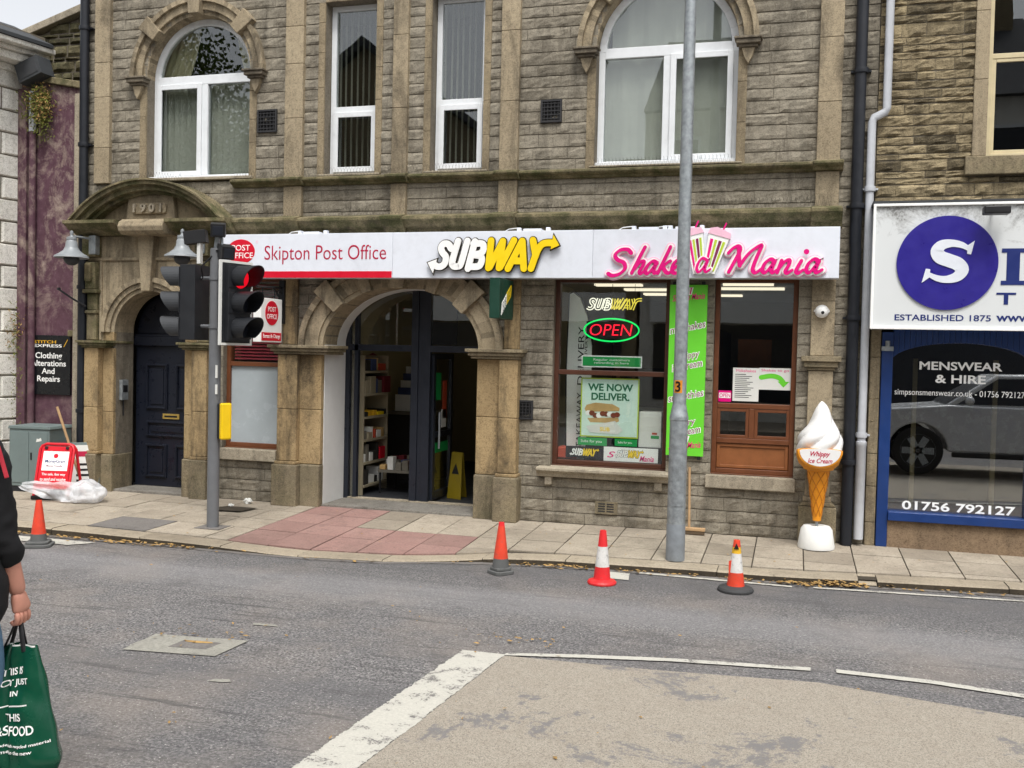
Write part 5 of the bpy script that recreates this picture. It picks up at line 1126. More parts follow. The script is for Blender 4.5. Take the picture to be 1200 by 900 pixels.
m.box(3.4702, 5.9, -.075, .1, .245, .325); m.box(5.9, 7.38, -.02, .1, .02, 1.985); SF = m.build('shopfront', mb_, bev=.006)
for a in (3.42, 4.63): MB().mat('galvanised').box(a - .05, a + .05, -.07, -.0405, 1.76, 1.80).lathe([(.02, 0), (.02, .05)], (a, -.06, 1.80), 8).build('bracket', SF)
MB().mat('riser_stone').box(3.4702, 5.88, -.035, .2, -.02, .2445).build('stall_riser', mb_, bev=.004)
for a, b in ((3.4705, 4.5845), (4.6805, 5.7945)): MB().mat('menswear_glass').box(a, b, .03, .036, .325, 1.85).build('pane', SF)
m = MB().mat('interior_cream'); m.box(3.7, 3.74, .5, .54, .22, 1.7).box(4.4, 4.44, .55, .59, .22, 1.7).box(5.1, 5.14, .5, .54, .22, 1.7); m.build('display_post', mb_)
WF = .028
for s_, a, b, c, d, bo in (('MENSWEAR', 3.70, 4.375, 1.60, 1.675, .022), ('& HIRE', 3.835, 4.245, 1.485, 1.56, .022), ('simpsonsmenswear.co.uk - 01756 792127', 3.50, 4.56, 1.355, 1.425, 0), ('01756 792127', 3.595, 4.52, .34, .42, .02)): text('window_lettering', s_, 'text_white', SF, a, b, c, d, WF, .0008, bo)
sg = thing('menswear_sign', 'large weathered white sign with a purple blue disc and white letter over the blue shopfront', 'shop sign', (5, -.2, 1.95))
m = MB().mat('weathered_panel'); m.box(3.255, 7.3, -.33, -.05, 1.96, 3.01); m.build('panel', sg, bev=.006)
m = MB().mat('text_white'); frame_rect(m, 3.245, 7.31, 1.945, 3.025, .022, -.35, -.3301); m.build('frame', sg, bev=.003); MB().mat('lead').box(3.24, 7.32, -.34, .0, 3.0252, 3.05).build('flashing', sg)
m = MB().mat('navy_disc'); m.prism([(3.845 + .40 * math.cos(a * math.pi / 32), 2.515 + .40 * math.sin(a * math.pi / 32)) for a in range(64)], -.345, -.3302); m.build('disc', sg)
m = MB().mat('sign_white')
SP = [(4.02, 2.625), (3.96, 2.663), (3.88, 2.680), (3.80, 2.665), (3.765, 2.615), (3.79, 2.565), (3.86, 2.535), (3.93, 2.505), (3.965, 2.455), (3.93, 2.400), (3.85, 2.375), (3.77, 2.385), (3.69, 2.425)]
WD = [.03, .05, .062, .085, .105, .112, .112, .112, .105, .085, .062, .05, .03]
stroke(m, SP, WD, -.352, .006, True, None, None, 5); m.prism([(4.0, 2.66), (4.055, 2.70), (4.03, 2.585), (4.0, 2.59)], -.3525, -.346); m.prism([(3.65, 2.345), (3.71, 2.39), (3.715, 2.46), (3.68, 2.465)], -.3525, -.346); m.build('initial', sg)
m = MB().mat('navy_text'); m.box(4.27, 4.45, -.334, -.3303, 2.60, 2.635).box(4.27, 4.45, -.334, -.3303, 2.33, 2.365).box(4.31, 4.41, -.3338, -.3304, 2.6349 - .27, 2.601); m.build('lettering', sg)
text('lettering', 'MPSONS', 'navy_text', sg, 4.52, 6.6, 2.33, 2.635, -.33, .003, .03); text('lettering', 'T', 'navy_text', sg, 4.24, 4.39, 2.165, 2.265, -.33, .003, .02)
text('lettering', 'ESTABLISHED 1875', 'navy_text', sg, 3.445, 4.205, 2.022, 2.075, -.33, .002, .015); text('lettering', 'www.simpsonsmenswear.co.uk', 'navy_text', sg, 4.245, 5.75, 2.0, 2.095, -.33, .002, .022)
o = thing('sign_floodlight', 'small black floodlight projecting over the top of the weathered menswear sign', 'light fitting', (4.2, -.3, 2.95)); MB().mat('trim_dark').box(4.09, 4.29, -.55, -.42, 2.90, 2.965).build('lamp_head', o, bev=.01); MB().mat('trim_dark').tube([(4.19, -.42, 2.93), (4.19, -.34, 2.99)], .012, 6).build('arm', o)
pipe('drainpipe', [(3.345, -.07, 7.0), (3.345, -.07, 3.91), (3.33, -.07, 3.875), (3.24, -.07, 3.83), (3.225, -.07, 3.79), (3.225, -.07, .06)], .036, 'pipe_white', [(3.345, -.07, 4.9), (3.225, -.07, 3.2), (3.225, -.07, 1.0)], mb_)
MB().mat('pipe_white').lathe([(.042, .06), (.044, .9), (.048, .905), (.048, .94), (.037, .945)], (3.225, -.07, 0), 12).build('pipe_shoe', mb_, smooth=True)
m = MB().mat('ashlar_plain'); z = 0
while z < 1.95: e = min(1.955, z + rr_.uniform(.18, .5)); m.box(3.28, 3.368, -.025, .1, z + .001, e - .002); z = e
m.build('quoin', mb_, bev=.006)
# ------------------------------------------------------------------ left of the doorcase: purple wall, old gable, white building
pw = thing('purple_wall', 'peeling purple rendered wall with a stone coping between the white building and the doorcase', 'wall', (-5.7, .1, 0))
m = MB().mat('purple_render'); m.prism([(-6.35, 0), (-5.235, 0), (-5.235, 4.56), (-6.35, 4.76)], .08, .4); m.box(-6.14, -6.02, .03, .0799, 0, 4.6); m.build('wall', pw)
m = MB().mat('mossy_stone'); m.prism([(-6.35, 4.762), (-5.235, 4.562), (-5.235, 4.64), (-6.35, 4.84)], .03, .42); m.box(-5.42, -5.24, .02, .079, 1.74, 1.81); m.build('coping', pw, bev=.01)
MB().mat('sill_stone').box(-5.33, -5.24, .0, .0795, 0, 4.5).build('edge_strip', pw, bev=.005)
pipe('drainpipe', [(-5.93, .03, 4.5), (-5.93, .03, .0)], .04, 'purple_render', [], pw); m = MB().mat('pipe_white'); m.tube([(-5.93, .03, 4.56), (-5.93, .03, 4.1)], .043, 10); m.build('pipe_sleeve', pw, smooth=True)
o = thing('black_sign', 'black sign offering clothing alterations on the purple wall', 'sign', (-5.7, .05, 1.06)); MB().mat('black_sign').box(-6.015, -5.40, .05, .0795, 1.06, 1.75).build('panel', o, bev=.004)
text('lettering', 'Clothing\nAlterations\nAnd\nRepairs', 'text_white', o, -5.95, -5.46, 1.19, 1.55, .0495, .001, .014); text('heading', 'STITCH', 'tape_yellow', o, -5.91, -5.60, 1.655, 1.69, .0495, .001, .01); text('heading', 'EXPRESS', 'text_white', o, -5.91, -5.52, 1.61, 1.645, .0495, .001, .012)
m = MB().mat('tape_yellow'); stroke(m, [(-5.97, 1.61), (-5.93, 1.69)], .008, .0492, .0005, False); stroke(m, [(-5.49, 1.62), (-5.44, 1.70)], .008, .0492, .0005, False); m.build('emblem', o)
rg = thing('gable_wall', 'old rubble stone gable with a sloping pale coping behind the purple wall', 'wall', (-6, 1, 0)); GM, GC = MB(), MB(); gr = random.Random(31)
GM.mat('rubble'); 
for a, b in course_rows([4.3, 6.2], .095, gr, .45):
    c = -7.0
    while c < -5.25:
        w = gr.uniform(.12, .4); e = min(c + w, -5.24); top = 5.22 + (c + 7.0) * .29
        if (a + b) / 2 < top + (w * .29) - .05:
            V = []; nx, nz = 6, 4
            for j in range(nz + 1):
                for i in range(nx + 1):
                    px, pz = c + .008 + (e - c - .016) * i / nx, a + .008 + (b - a - .016) * j / nz; ed = i in (0, nx) or j in (0, nz)
                    V.append((px, .6 - (0 if ed else .03 + .03 * noise.noise((px * 7, pz * 9, 3))), min(pz, 5.24 + (px + 7.0) * .29)))
            GM.add(V, [(j * 7 + i, j * 7 + i + 1, j * 7 + i + 8, j * 7 + i + 7) for j in range(nz) for i in range(nx)])
        c = e
GM.build('wall', rg); m = MB().mat('mortar'); m.prism([(-7, 3.5), (-5.24, 3.5), (-5.24, 5.74), (-7, 5.22)], .605, .9); m.build('wall_core', rg)
m = MB().mat('sill_stone'); m.prism([(-7.2, 5.18), (-5.22, 5.76), (-5.22, 5.85), (-7.2, 5.27)], .5, .95); m.build('coping', rg, bev=.008)
wb = thing('white_building', 'white painted stone building with heavy blocks and a moulded cornice at the left edge', 'building', (-8, 0, 0))
dvec = Vector((-.22, -.976, 0)).normalized(); nv_ = Vector((.976, -.22, 0))
WM2 = MB(); P0 = Vector((-6.15, .1, 0)); BL = MB().mat('white_stone'); z = 0.0; gr2 = random.Random(4)
while z < 4.75:
    h = .255
    off = 0
    for (s0, s1) in (((-.3, .42), (.425, 1.0), (1.005, 1.6)) if int(z / h) % 2 else ((-.3, .25), (.255, .8), (.805, 1.6))):
        a, b = P0 + dvec * (s0 + .003), P0 + dvec * (s1 - .003); V = []
        for k in (0, .03):
            q = .022 if k else 0
            for (p, zz) in ((a + dvec * q, z + .005 + q * .6), (b - dvec * q, z + .005 + q * .6), (b - dvec * q, z + h - .008 - q * .6), (a + dvec * q, z + h - .008 - q * .6)): V.append(p + nv_ * (k - .01) + Z * zz)
        BL.add(V, [(4, 5, 6, 7), (0, 1, 5, 4), (1, 2, 6, 5), (2, 3, 7, 6), (3, 0, 4, 7)])
    z += h
BL.build('quoin', wb)
E_ = P0 + dvec * 1.6
m = MB().mat('mortar'); q0, q1 = P0 - dvec * .3 - nv_ * .008, E_ - nv_ * .008; m.add([tuple(v) for v in (q0, q1, Vector((-12, q1.y, 0)), Vector((-12, q0.y, 0)), q0 + Z * 5.3, q1 + Z * 5.3, Vector((-12, q1.y, 5.3)), Vector((-12, q0.y, 5.3)))], [(0, 1, 2, 3), (4, 5, 6, 7), (0, 1, 5, 4), (1, 2, 6, 5), (2, 3, 7, 6), (3, 0, 4, 7)]); m.build('wall', wb)
CFR = (Vector((0, 0, 0)), nv_, Z)
cm = MB().mat('white_stone')
for a, b, pj in ((4.78, 4.86, .06), (4.862, 4.95, .24), (4.952, 5.0, .30), (5.002, 5.06, .40)):
    s0, s1 = P0 - dvec * .15, E_ + dvec * .4
    V = [s0 - nv_ * .2, s0 + nv_ * pj, s1 + nv_ * pj, s1 - nv_ * .2]; cm.add([v + Z * a for v in V] + [v + Z * b for v in V], [(0, 1, 2, 3), (4, 5, 6, 7), (0, 1, 5, 4), (1, 2, 6, 5), (2, 3, 7, 6), (3, 0, 4, 7)])
cm.build('cornice', wb, bev=.012)
m = MB().mat('lead'); V = [P0 - dvec * .1 - nv_ * .3, P0 - dvec * .1 + nv_ * .42, E_ + dvec * .4 + nv_ * .42, E_ + dvec * .4 - nv_ * .3]; m.add([v + Z * 5.062 for v in V] + [v + Z * (5.10 if i in (1, 2) else 5.42) for i, v in enumerate(V)], [(0, 1, 2, 3), (4, 5, 6, 7), (0, 1, 5, 4), (1, 2, 6, 5), (2, 3, 7, 6), (3, 0, 4, 7)]); m.build('parapet_lead', wb)
o = thing('floodlight', 'dark grey floodlight tucked under the white cornice above the purple wall', 'light fitting', (-5.9, .0, 4.75)); m = MB().mat('lead'); m.T = Matrix.Translation((-5.86, -.02, 4.78)) @ Matrix.Rotation(-.35, 4, 'Y'); m.box(-.16, .16, -.12, .1, -.12, .1); m.mat('visor_grey').box(-.13, .13, -.125, -.1201, -.09, .07); m.build('lamp_head', o, bev=.015); MB().mat('galvanised').tube([(-6.02, 0, 4.9), (-5.95, .02, 4.8)], .015, 6).build('arm', o)
pg = random.Random(8); m = MB().mat('plant_green')
def tuft(c, n, rx, rz, ln, droop):
    for i in range(n):
        p = Vector((c[0] + pg.gauss(0, rx), c[1] + pg.gauss(0, .04), c[2] + pg.gauss(0, rz))); d = Vector((pg.uniform(-1, 1), pg.uniform(-1, .2), pg.uniform(-1, 1) + droop)).normalized() * ln * pg.uniform(.5, 1.2); s = d.cross(Vector((pg.uniform(-1, 1), pg.uniform(-1, 1), .3))).normalized() * ln * .16
        m.add([p, p + d * .5 + s, p + d, p + d * .5 - s], [(0, 1, 2, 3)])
tuft((-5.80, -.02, 4.42), 620, .085, .09, .05, .2); tuft((-5.78, .0, 4.22), 330, .06, .10, .05, -.8); m.mat('leaf'); tuft((-5.78, -.02, 4.40), 420, .08, .11, .045, -.3); m.mat('bark').tube([(-5.80, .06, 4.52), (-5.79, -.02, 4.45), (-5.78, -.03, 4.2), (-5.78, -.02, 3.95)], .012, 5); o = m.build('wall_plant', None, at=(-5.8, .05, 4.4)); tag(o, 'bushy weed sprouting from the top of the purple wall beside the pale pipe', 'plant')
m = MB().mat('plant_green'); tuft((-6.10, -.04, 1.75), 150, .05, .18, .04, -.2); tuft((-6.08, -.03, 1.1), 110, .03, .22, .035, -.2); m.mat('leaf'); tuft((-6.1, -.04, 1.8), 120, .05, .15, .04, -.3); o = m.build('creeper', None, at=(-6.1, 0, 1.5)); tag(o, 'straggly creeper growing up the joint between white blocks and purple wall', 'plant')

# ------------------------------------------------------------------ traffic signal
TX, TY = -2.575, -1.37
tz0 = pave_z(TX, TY)
ts = thing('traffic_signal', 'grey pole traffic signal with two black heads, one showing a red light', 'traffic light', (TX, TY, tz0))
m = MB().mat('signal_grey'); m.tube([(TX, TY, tz0), (TX, TY, 2.56)], .055, 20); m.lathe([(.055, 0), (.05, .015), (.0, .02)], (TX, TY, 2.56), 20); m.build('pole', ts, smooth=True)
MB().mat('dark_patch').box(TX - .13, TX + .13, TY - .11, TY + .11, tz0 + .001, tz0 + .006).build('base_plate', ts)
def signal_head(pos, ang, board, lit):
    """three aspect head built facing -Y, then turned; ang from -Y towards +X"""
    M = Matrix.Translation(pos) @ Matrix.Rotation(ang, 4, 'Z')
    def mb(mat): q = MB().mat(mat); q.T = M; return q
    h = mb('signal_black'); h.box(-.125, .125, -.05, .11, 0, .70); 
    for k in range(3): h.box(-.135, .135, -.056, -.0501, .02 + .235 * k, .21 + .235 * k)
    o = h.build('signal_head', ts, bev=.012)
    if board:
        b = mb('signal_black'); b.box(-.185, .185, .0, .015, -.035, .735); bo = b.build('backing_board', o, bev=.004)
        w = mb('board_white'); frame_rect(w, -.188, .188, -.038, .738, .022, -.004, .0191); w.build('border', bo)
    for k in range(3):
        zc = .115 + .235 * k
        v = mb('visor_grey' if not board else 'signal_black'); n = 22; L = .26
        for i in range(n):
            t0, t1 = rad(-50) + rad(280) * i / n, rad(-50) + rad(280) * (i + 1) / n
            q = lambda t, r, y: (r * math.cos(t), y, zc + r * math.sin(t))
            l0, l1 = (L * (.45 + .55 * max(0, math.sin(t) * .5 + .5)) for t in (t0, t1))
            v.add([q(t0, .108, -.05), q(t1, .108, -.05), q(t1, .106, -.05 - l1), q(t0, .106, -.05 - l0), q(t0, .102, -.05), q(t1, .102, -.05), q(t1, .101, -.05 - l1), q(t0, .101, -.05 - l0)], [(0, 1, 2, 3), (7, 6, 5, 4), (2, 6, 7, 3), (0, 4, 5, 1), (1, 5, 6, 2), (0, 3, 7, 4)])
        v.build('visor', o)
        l = mb('signal_red' if lit and k == 2 else 'frame_dark')
        l.add([(0, -.075, zc)] + [(.1 * r * math.cos(a * math.pi / 10), -.075 + .02 * r * r, zc + .1 * r * math.sin(a * math.pi / 10)) for r in (.5, 1.) for a in range(20)], [(0, 1 + i, 1 + (i + 1) % 20) for i in range(20)] + [(1 + i, 21 + i, 21 + (i + 1) % 20, 1 + (i + 1) % 20) for i in range(20)])
        l.build('lens', o, smooth='all')
    return o
signal_head((TX + .235, TY - .03, 1.715), rad(72), True, True)
signal_head((TX - .27, TY + .02, 1.72), rad(-88), False, False)
m = MB().mat('signal_grey')
for z in (1.85, 2.30): m.tube([(TX, TY, z), (TX + .2, TY - .02, z)], .018, 8).tube([(TX, TY, z), (TX - .22, TY + .02, z)], .018, 8).lathe([(.062, -.02), (.062, .02)], (TX, TY, z), 16)
m.build('bracket', ts)
m = MB().mat('trim_dark'); m.tube([(TX - .01, TY - .05, 2.5), (TX - .12, TY - .06, 2.4), (TX - .14, TY, 2.3), (TX - .2, TY, 2.25)], .008, 6).tube([(TX + .03, TY - .05, 2.55), (TX + .14, TY - .05, 2.56), (TX + .12, TY - .03, 2.48)], .008, 6); m.build('cable', ts)
def det(pos, rz, rx, sx, sy, sz):
    q = MB().mat('trim_dark'); q.T = Matrix.Translation(pos) @ Matrix.Rotation(rz, 4, 'Z') @ Matrix.Rotation(rx, 4, 'X'); q.box(-sx, sx, -sy, sy, -sz, sz); q.mat('frame_dark').box(-sx * .7, sx * .7, -sy - .004, -sy - .0001, -sz * .7, sz * .7); return q.build('detector', ts, bev=.008)
det((TX + .03, TY - .02, 2.745), rad(30), rad(12), .065, .09, .06); det((TX + .12, TY - .03, 2.54), rad(50), rad(15), .06, .08, .06); det((TX - .22, TY + .0, 2.68), rad(-70), rad(8), .06, .10, .06)
m = MB().mat('galvanised'); m.tube([(TX, TY, 2.57), (TX + .02, TY - .01, 2.68)], .025, 10).tube([(TX + .08, TY - .03, 2.56), (TX + .08, TY - .03, 2.66), (TX + .03, TY - .02, 2.68)], .012, 8); m.mat('board_white').box(TX - .19, TX - .155, TY - .03, TY + .02, 2.43, 2.63); m.build('detector_bracket', ts, bev=.004)
m = MB().mat('yellow_box'); m.T = Matrix.Translation((TX + .115, TY - .01, .80)) @ Matrix.Rotation(rad(55), 4, 'Z'); m.box(-.052, .052, -.055, .0, 0, .34); pb = m.build('push_button_box', ts, bev=.015); m = MB().mat('trim_dark'); m.T = Matrix.Translation((TX + .115, TY - .01, .80)) @ Matrix.Rotation(rad(55), 4, 'Z'); m.box(-.053, .053, .0005, .045, .005, .335); m.build('housing', pb, bev=.008)
m = MB().mat('board_white'); m.box(TX + .035, TX + .056, TY - .045, TY - .035, 1.37, 1.49).box(TX + .035, TX + .056, TY - .045, TY - .035, 1.22, 1.31); m.build('sticker', ts)
# ------------------------------------------------------------------ lamp post
LX, LY = 1.715, -1.16; lz = pave_z(LX, LY)
lpst = thing('lamp_post', 'tall galvanised lamp post with an orange number sticker in front of the lime green panel', 'lamp post', (LX, LY, lz))
m = MB().mat('galvanised'); m.lathe([(.078, 0), (.077, .3), (.075, 1.13), (.074, 1.17), (.079, 1.175), (.079, 1.2), (.074, 1.215), (.060, 1.29), (.056, 1.31), (.054, 1.6), (.050, 4), (.04, 6.3), (.0, 6.31)], (LX, LY, lz), 28); m.tube([(LX, LY, lz + 6.2), (LX, LY - .1, lz + 6.4), (LX, LY - .6, lz + 6.48)], .03, 8); m.build('post', lpst, smooth=True)
m = MB().mat('galvanised'); n = 6
for i in range(n):
    a0, a1 = rad(-55 + 70 * i / n - 55), rad(-55 + 70 * (i + 1) / n - 55)
    m.prism([(.0, 0)] * 0 + [(LX + r * math.cos(a), LY + r * math.sin(a)) for r, a in ((.0755, a0), (.081, a0), (.081, a1), (.0755, a1))], -(lz + 1.1), -(lz + .46), (Vector((0, 0, 0)), X, Y))
m.build('access_door', lpst)
MB().mat('base_grey').lathe([(.0795, -.0), (.0785, .30), (.077, .305)], (LX, LY, lz), 28, False).build('base_sleeve', lpst, smooth=True)
m = MB().mat('silver_paint'); m.box(LX - .14, LX + .14, LY - 1.2, LY - .55, lz + 6.42, lz + 6.54); m.build('lantern', lpst, bev=.03)
m = MB().mat('orange_sticker'); ang = [rad(-135 + 9 * i) for i in range(9)]
m.add([(LX + .0565 * math.cos(a), LY + .0565 * math.sin(a), z) for z in (1.365, 1.47) for a in ang], [(i, i + 1, 10 + i, 9 + i) for i in range(8)]); st = m.build('number_sticker', lpst)
dv = Vector((math.cos(rad(-100)), math.sin(rad(-100)), 0)); SFR = (Vector((LX, LY, 0)) + dv * .0585, Vector((-dv.y, dv.x, 0)), Z)
text('number', '3', 'text_black', st, -.022, .022, 1.375, 1.462, 0, .0006, .02, fr=SFR)
# ------------------------------------------------------------------ cones
def cone(label, x, y, h, rb, rt, mats, base, sleeve=None, rz=0., z=ROAD):
    o = thing('traffic_cone', label, 'traffic cone', (x, y, z), rz)
    m = MB(); 
    kind, bw, bh, bm_ = base
    m.mat(bm_)
    if kind == 'square':
        c = bw * .3; P = [(-bw + c, -bw), (bw - c, -bw), (bw, -bw + c), (bw, bw - c), (bw - c, bw), (-bw + c, bw), (-bw, bw - c), (-bw, -bw + c)]
        m.prism([(a, b) for a, b in P], 0, -bh * .55, (Vector((0, 0, 0)), X, Y)); m.prism([(a * .8, b * .8) for a, b in P], -bh * .551, -bh, (Vector((0, 0, 0)), X, Y))
    else: m.lathe([(bw, 0), (bw, bh * .4), (bw * .93, bh * .7), (bw * .62, bh)], (0, 0, 0), 26)
    m.build('base', o, bev=.006, local=True)
    def sect(name, mat, a, b, grow=0.):
        q = MB().mat(mat); f = lambda t: rb + (rt - rb) * t + grow; z0 = bh
        q.lathe([(f(a), z0 + (h - bh) * a), (f((a + b) / 2), z0 + (h - bh) * (a + b) / 2), (f(b), z0 + (h - bh) * b)], (0, 0, 0), 26, grow == 0); return q.build(name, o, smooth=True, local=True)
    for nm, mt, a, b in mats: sect(nm, mt, a, b)
    q = MB().mat(mats[-1][1]); q.lathe([(rt, h), (rt * .98, h + .005), (rt * .7, h + .006), (rt * .65, h - .03)], (0, 0, 0), 20); q.build('rim', o, local=True)
    return o
cone('plain orange road cone with a grey base far left by the red A board', -3.61, -2.42, .395, .068, .024, [('collar', 'cone_rubber', 0, .18), ('body', 'cone_orange', .18, .93), ('neck', 'cone_orange', .93, 1)], ('square', .115, .05, 'cone_rubber'), rz=.5)
cone('plain orange road cone with a grey base near the right pier of the entrance arch', .42, -1.93, .408, .068, .023, [('collar', 'cone_rubber', 0, .2), ('body', 'cone_orange', .2, .93), ('neck', 'cone_red', .93, 1)], ('square', .088, .055, 'cone_rubber'), rz=.9)
c3 = cone('clean red and white road cone on a red base left of the lamp post', 1.25, -1.97, .41, .066, .025, [('body', 'cone_red', 0, .26), ('sleeve', 'cone_white', .26, .68), ('top', 'cone_red', .68, 1)], ('round', .112, .04, 'cone_red'))
c4 = cone('battered road cone with torn white sleeve, taped top and round black base', 2.25, -1.83, .385, .066, .024, [('body', 'cone_orange', 0, .30), ('sleeve', 'cone_white', .30, .72), ('tape', 'tape_yellow', .72, .86), ('top', 'cone_orange', .86, 1)], ('round', .135, .045, 'cone_dark'))
m = MB().mat('cone_orange'); m.prism([(-.045, .10), (-.01, .14), (-.03, .21), (-.05, .2)], -.002, .0, (Vector((-.012, -.058, .03)), Vector((.9, -.3, 0)).normalized(), Vector((.03, .12, .99)).normalized())); m.build('torn_flap', c4, local=True)
m = MB().mat('text_black'); m.lathe([(.0345, .295), (.0322, .318)], (0, 0, 0), 16, False); m.prism([(-.02, .0), (.02, .0), (.0, .045)], -.002, 0, (Vector((.0, -.034, .325)), X, Vector((0, .12, .99)).normalized())); m.build('tape_marks', c4, local=True)
# ------------------------------------------------------------------ giant ice cream
IX, IY = 2.86, -.28
ic = thing('ice_cream_sign', 'giant whipped ice cream cone display on a white block beside the takeaway window', 'display sign', (IX, IY, -.008))
m = MB().mat('base_white'); m.lathe([(.158, 0), (.16, .02), (.135, .17), (.115, .195), (.06, .2), (.055, .19), (0, .19)], (IX, IY, -.008), 28); m.build('base', ic, smooth=True)
MB().mat('galvanised').tube([(IX, IY, .15), (IX, IY, .27)], .012, 8).build('rod', ic)
m = MB().mat('wafer'); m.lathe([(.03, 0), (.036, .005), (.04, .05), (.095, .44), (.10, .455), (.128, .462), (.133, .475), (.133, .487), (.125, .5), (.10, .505)], (IX, IY, .232), 32); cone_o = m.build('cone', ic, smooth=True)
m = MB().mat('wafer_line')
for sg in (-1, 1):
    for k in range(7):
        P = [];
        for i in range(22):
            t = i / 21; a = sg * t * 2.6 + k * 2 * math.pi / 7; r = .0375 + .057 * t + .0015; P.append((IX + r * math.cos(a), IY + r * math.sin(a), .275 + .40 * t))
        m.tube(P, .0042, 5, False)
m.build('lattice', cone_o)
m = MB().mat('wafer'); m.lathe([(.125, -.04), (.17, .0), (.19, .06), (.195, .10), (.17, .105)], (IX, IY, .74), 36); m.build('cup_rim', ic, smooth=True)
pl = MB().mat('wafer'); FRp = (Vector((IX, IY - .17, .72)), Vector((.98, .2, 0)).normalized(), Z)
shp = lambda k: [(k * .195 * math.cos(a), .155 + k * .150 * math.sin(a)) for a in [math.pi + math.pi * i / 24 for i in range(25)]] + [(k * .195 * math.cos(a), .155 + .02 * k * math.sin(a)) for a in [math.pi * i / 10 for i in range(1, 10)]]
pl.prism(shp(1.0), -.03, .03, FRp); plate = pl.build('name_plate', ic, bev=.006); m = MB().mat('ice_white'); m.prism(shp(.90), -.034, -.0301, FRp); m.build('plate_face', plate)
text('lettering', 'Whippy', 'text_red', plate, -.085, .085, .095, .15, -.0345, .001, .024, .3, fr=FRp); text('lettering', 'Ice Cream', 'text_red', plate, -.105, .105, .048, .09, -.0345, .001, .014, .3, fr=FRp)
# the swirl: a stack of twisting lobes drawn up to a curled tip
sw = MB().mat('ice_white'); V = []; nu, nv = 72, 56
for j in range(nv + 1):
    t = j / nv; z = .845 + .455 * t
    tier = .212 * (1 - t) ** .74 * (1 - .10 * math.cos(t * 9.5)) + .004
    for i in range(nu):
        a = 2 * math.pi * i / nu; lobe = 1 + .20 * (1 - .6 * t) * (abs(math.sin(2.5 * (a - 3.4 * t))) ** .7 - .7); ox, oy = .028 * math.sin(t * 2.6) * t, -.01 * t
        V.append((IX + ox * .8 + tier * lobe * math.cos(a), IY + oy + tier * lobe * math.sin(a), z + .012 * math.sin(a + 1.) * (1 - t)))
F = [(j * nu + i, j * nu + (i + 1) % nu, (j + 1) * nu + (i + 1) % nu, (j + 1) * nu + i) for j in range(nv) for i in range(nu)] + [list(range(nu - 1, -1, -1)), [nv * nu + i for i in range(nu)]]
sw.add(V, F); sw.build('swirl', ic, smooth='all')
# ------------------------------------------------------------------ left corner: cabinet, boards, bag of rubbish, poles
cb = thing('utility_cabinet', 'grey green roadside cabinet in the corner by the white building', 'cabinet', (-5.55, -.25, -.005)); cb_m = Matrix.Translation((-5.56, -.22, -.005)) @ Matrix.Rotation(rad(6), 4, 'Z')
m = MB().mat('cabinet_grey'); m.T = cb_m; m.box(-.25, .25, -.2, .2, .06, .70); bo = m.build('body', cb, bev=.008); m = MB().mat('cabinet_grey'); m.T = cb_m; m.prism([(-.262, .7002), (.262, .7002), (.25, .735), (-.25, .735)], -.212, .212); m.build('lid', cb, bev=.006)
m = MB().mat('cabinet_grey'); m.T = cb_m; m.box(-.23, -.005, -.207, -.2002, .1, .67).box(.005, .23, -.207, -.2002, .1, .67); m.mat('trim_dark').box(.02, .04, -.212, -.2071, .36, .44); m.build('door', cb, bev=.003); m = MB().mat('signal_black'); m.T = cb_m; m.box(-.24, .24, -.19, .19, -.01, .0599); m.build('plinth', cb)
m = MB().mat('paper'); m.T = cb_m; m.add([(.09, -.2085, .56), (.16, -.2085, .575), (.15, -.2085, .61), (.12, -.2085, .595), (.1, -.2085, .6)], [(0, 1, 2, 3, 4)]); m.build('torn_sticker', cb)
def aboard(name, label, x, y, rz, w, h, fm, z):
    o = thing(name, label, 'pavement sign', (x, y, z), rz); fr_ = []
    for sg in (-1, 1):
        d = .17; Fm = (Vector((0, -sg * d, 0)), X * sg, Vector((0, sg * d / h, 1)).normalized())
        P = [(-w, 0), (-w, h - .06), (-w + .02, h - .02), (-w + .06, h), (w - .06, h), (w - .02, h - .02), (w, h - .06), (w, 0)]
        m = MB().mat(fm); O, Rv, U = Fm; m.tube([O + Rv * a + U * b for a, b in P], .016, 8); m.tube([O + Rv * -w + U * .12, O + Rv * w + U * .12], .012, 8); m.build('frame', o, local=True, smooth=True)
        fr_.append(Fm)
    return o, fr_
af, FRS = aboard('pavement_board', 'red framed pavement A board with a white advertising panel, in front of the grey cabinet', -4.99, -.60, rad(14), .185, .60, 'aframe_red', -.008)
Fm = FRS[1]; m = MB().mat('aframe_red'); m.prism([(-.165, .13), (.165, .13), (.165, .575), (-.165, .575)], -.006, .006, Fm); m.build('panel', af, local=True)
m = MB().mat('text_white'); m.prism([(-.14, .31), (.14, .31), (.14, .52), (-.14, .52)], -.008, -.0061, Fm); m.build('white_panel', af, local=True)
m = MB().mat('post_red'); m.prism([(.0 + .025 * math.cos(a * .4), .47 + .025 * math.sin(a * .4)) for a in range(16)], -.009, -.0081, Fm); m.build('emblem', af, local=True)
for s_, mt, a, b, c, d in (('MoneyGram', 'navy_text', -.11, .11, .385, .43), ('Money Transfer', 'plum_text', -.09, .09, .345, .372), ('The safe, fast way', 'text_white', -.13, .13, .25, .285), ('to send and receive', 'text_white', -.14, .14, .20, .235)): text('lettering', s_, mt, af, a, b, c, d, -.0082, .0006, .012, fr=Fm, local=True)
m = MB().mat('trim_dark'); m.prism([(-.13, .545), (-.10, .545), (-.10, .57), (-.13, .57)], -.02, .01, Fm).prism([(.10, .545), (.13, .545), (.13, .57), (.10, .57)], -.02, .01, Fm); m.build('clip', af, local=True)
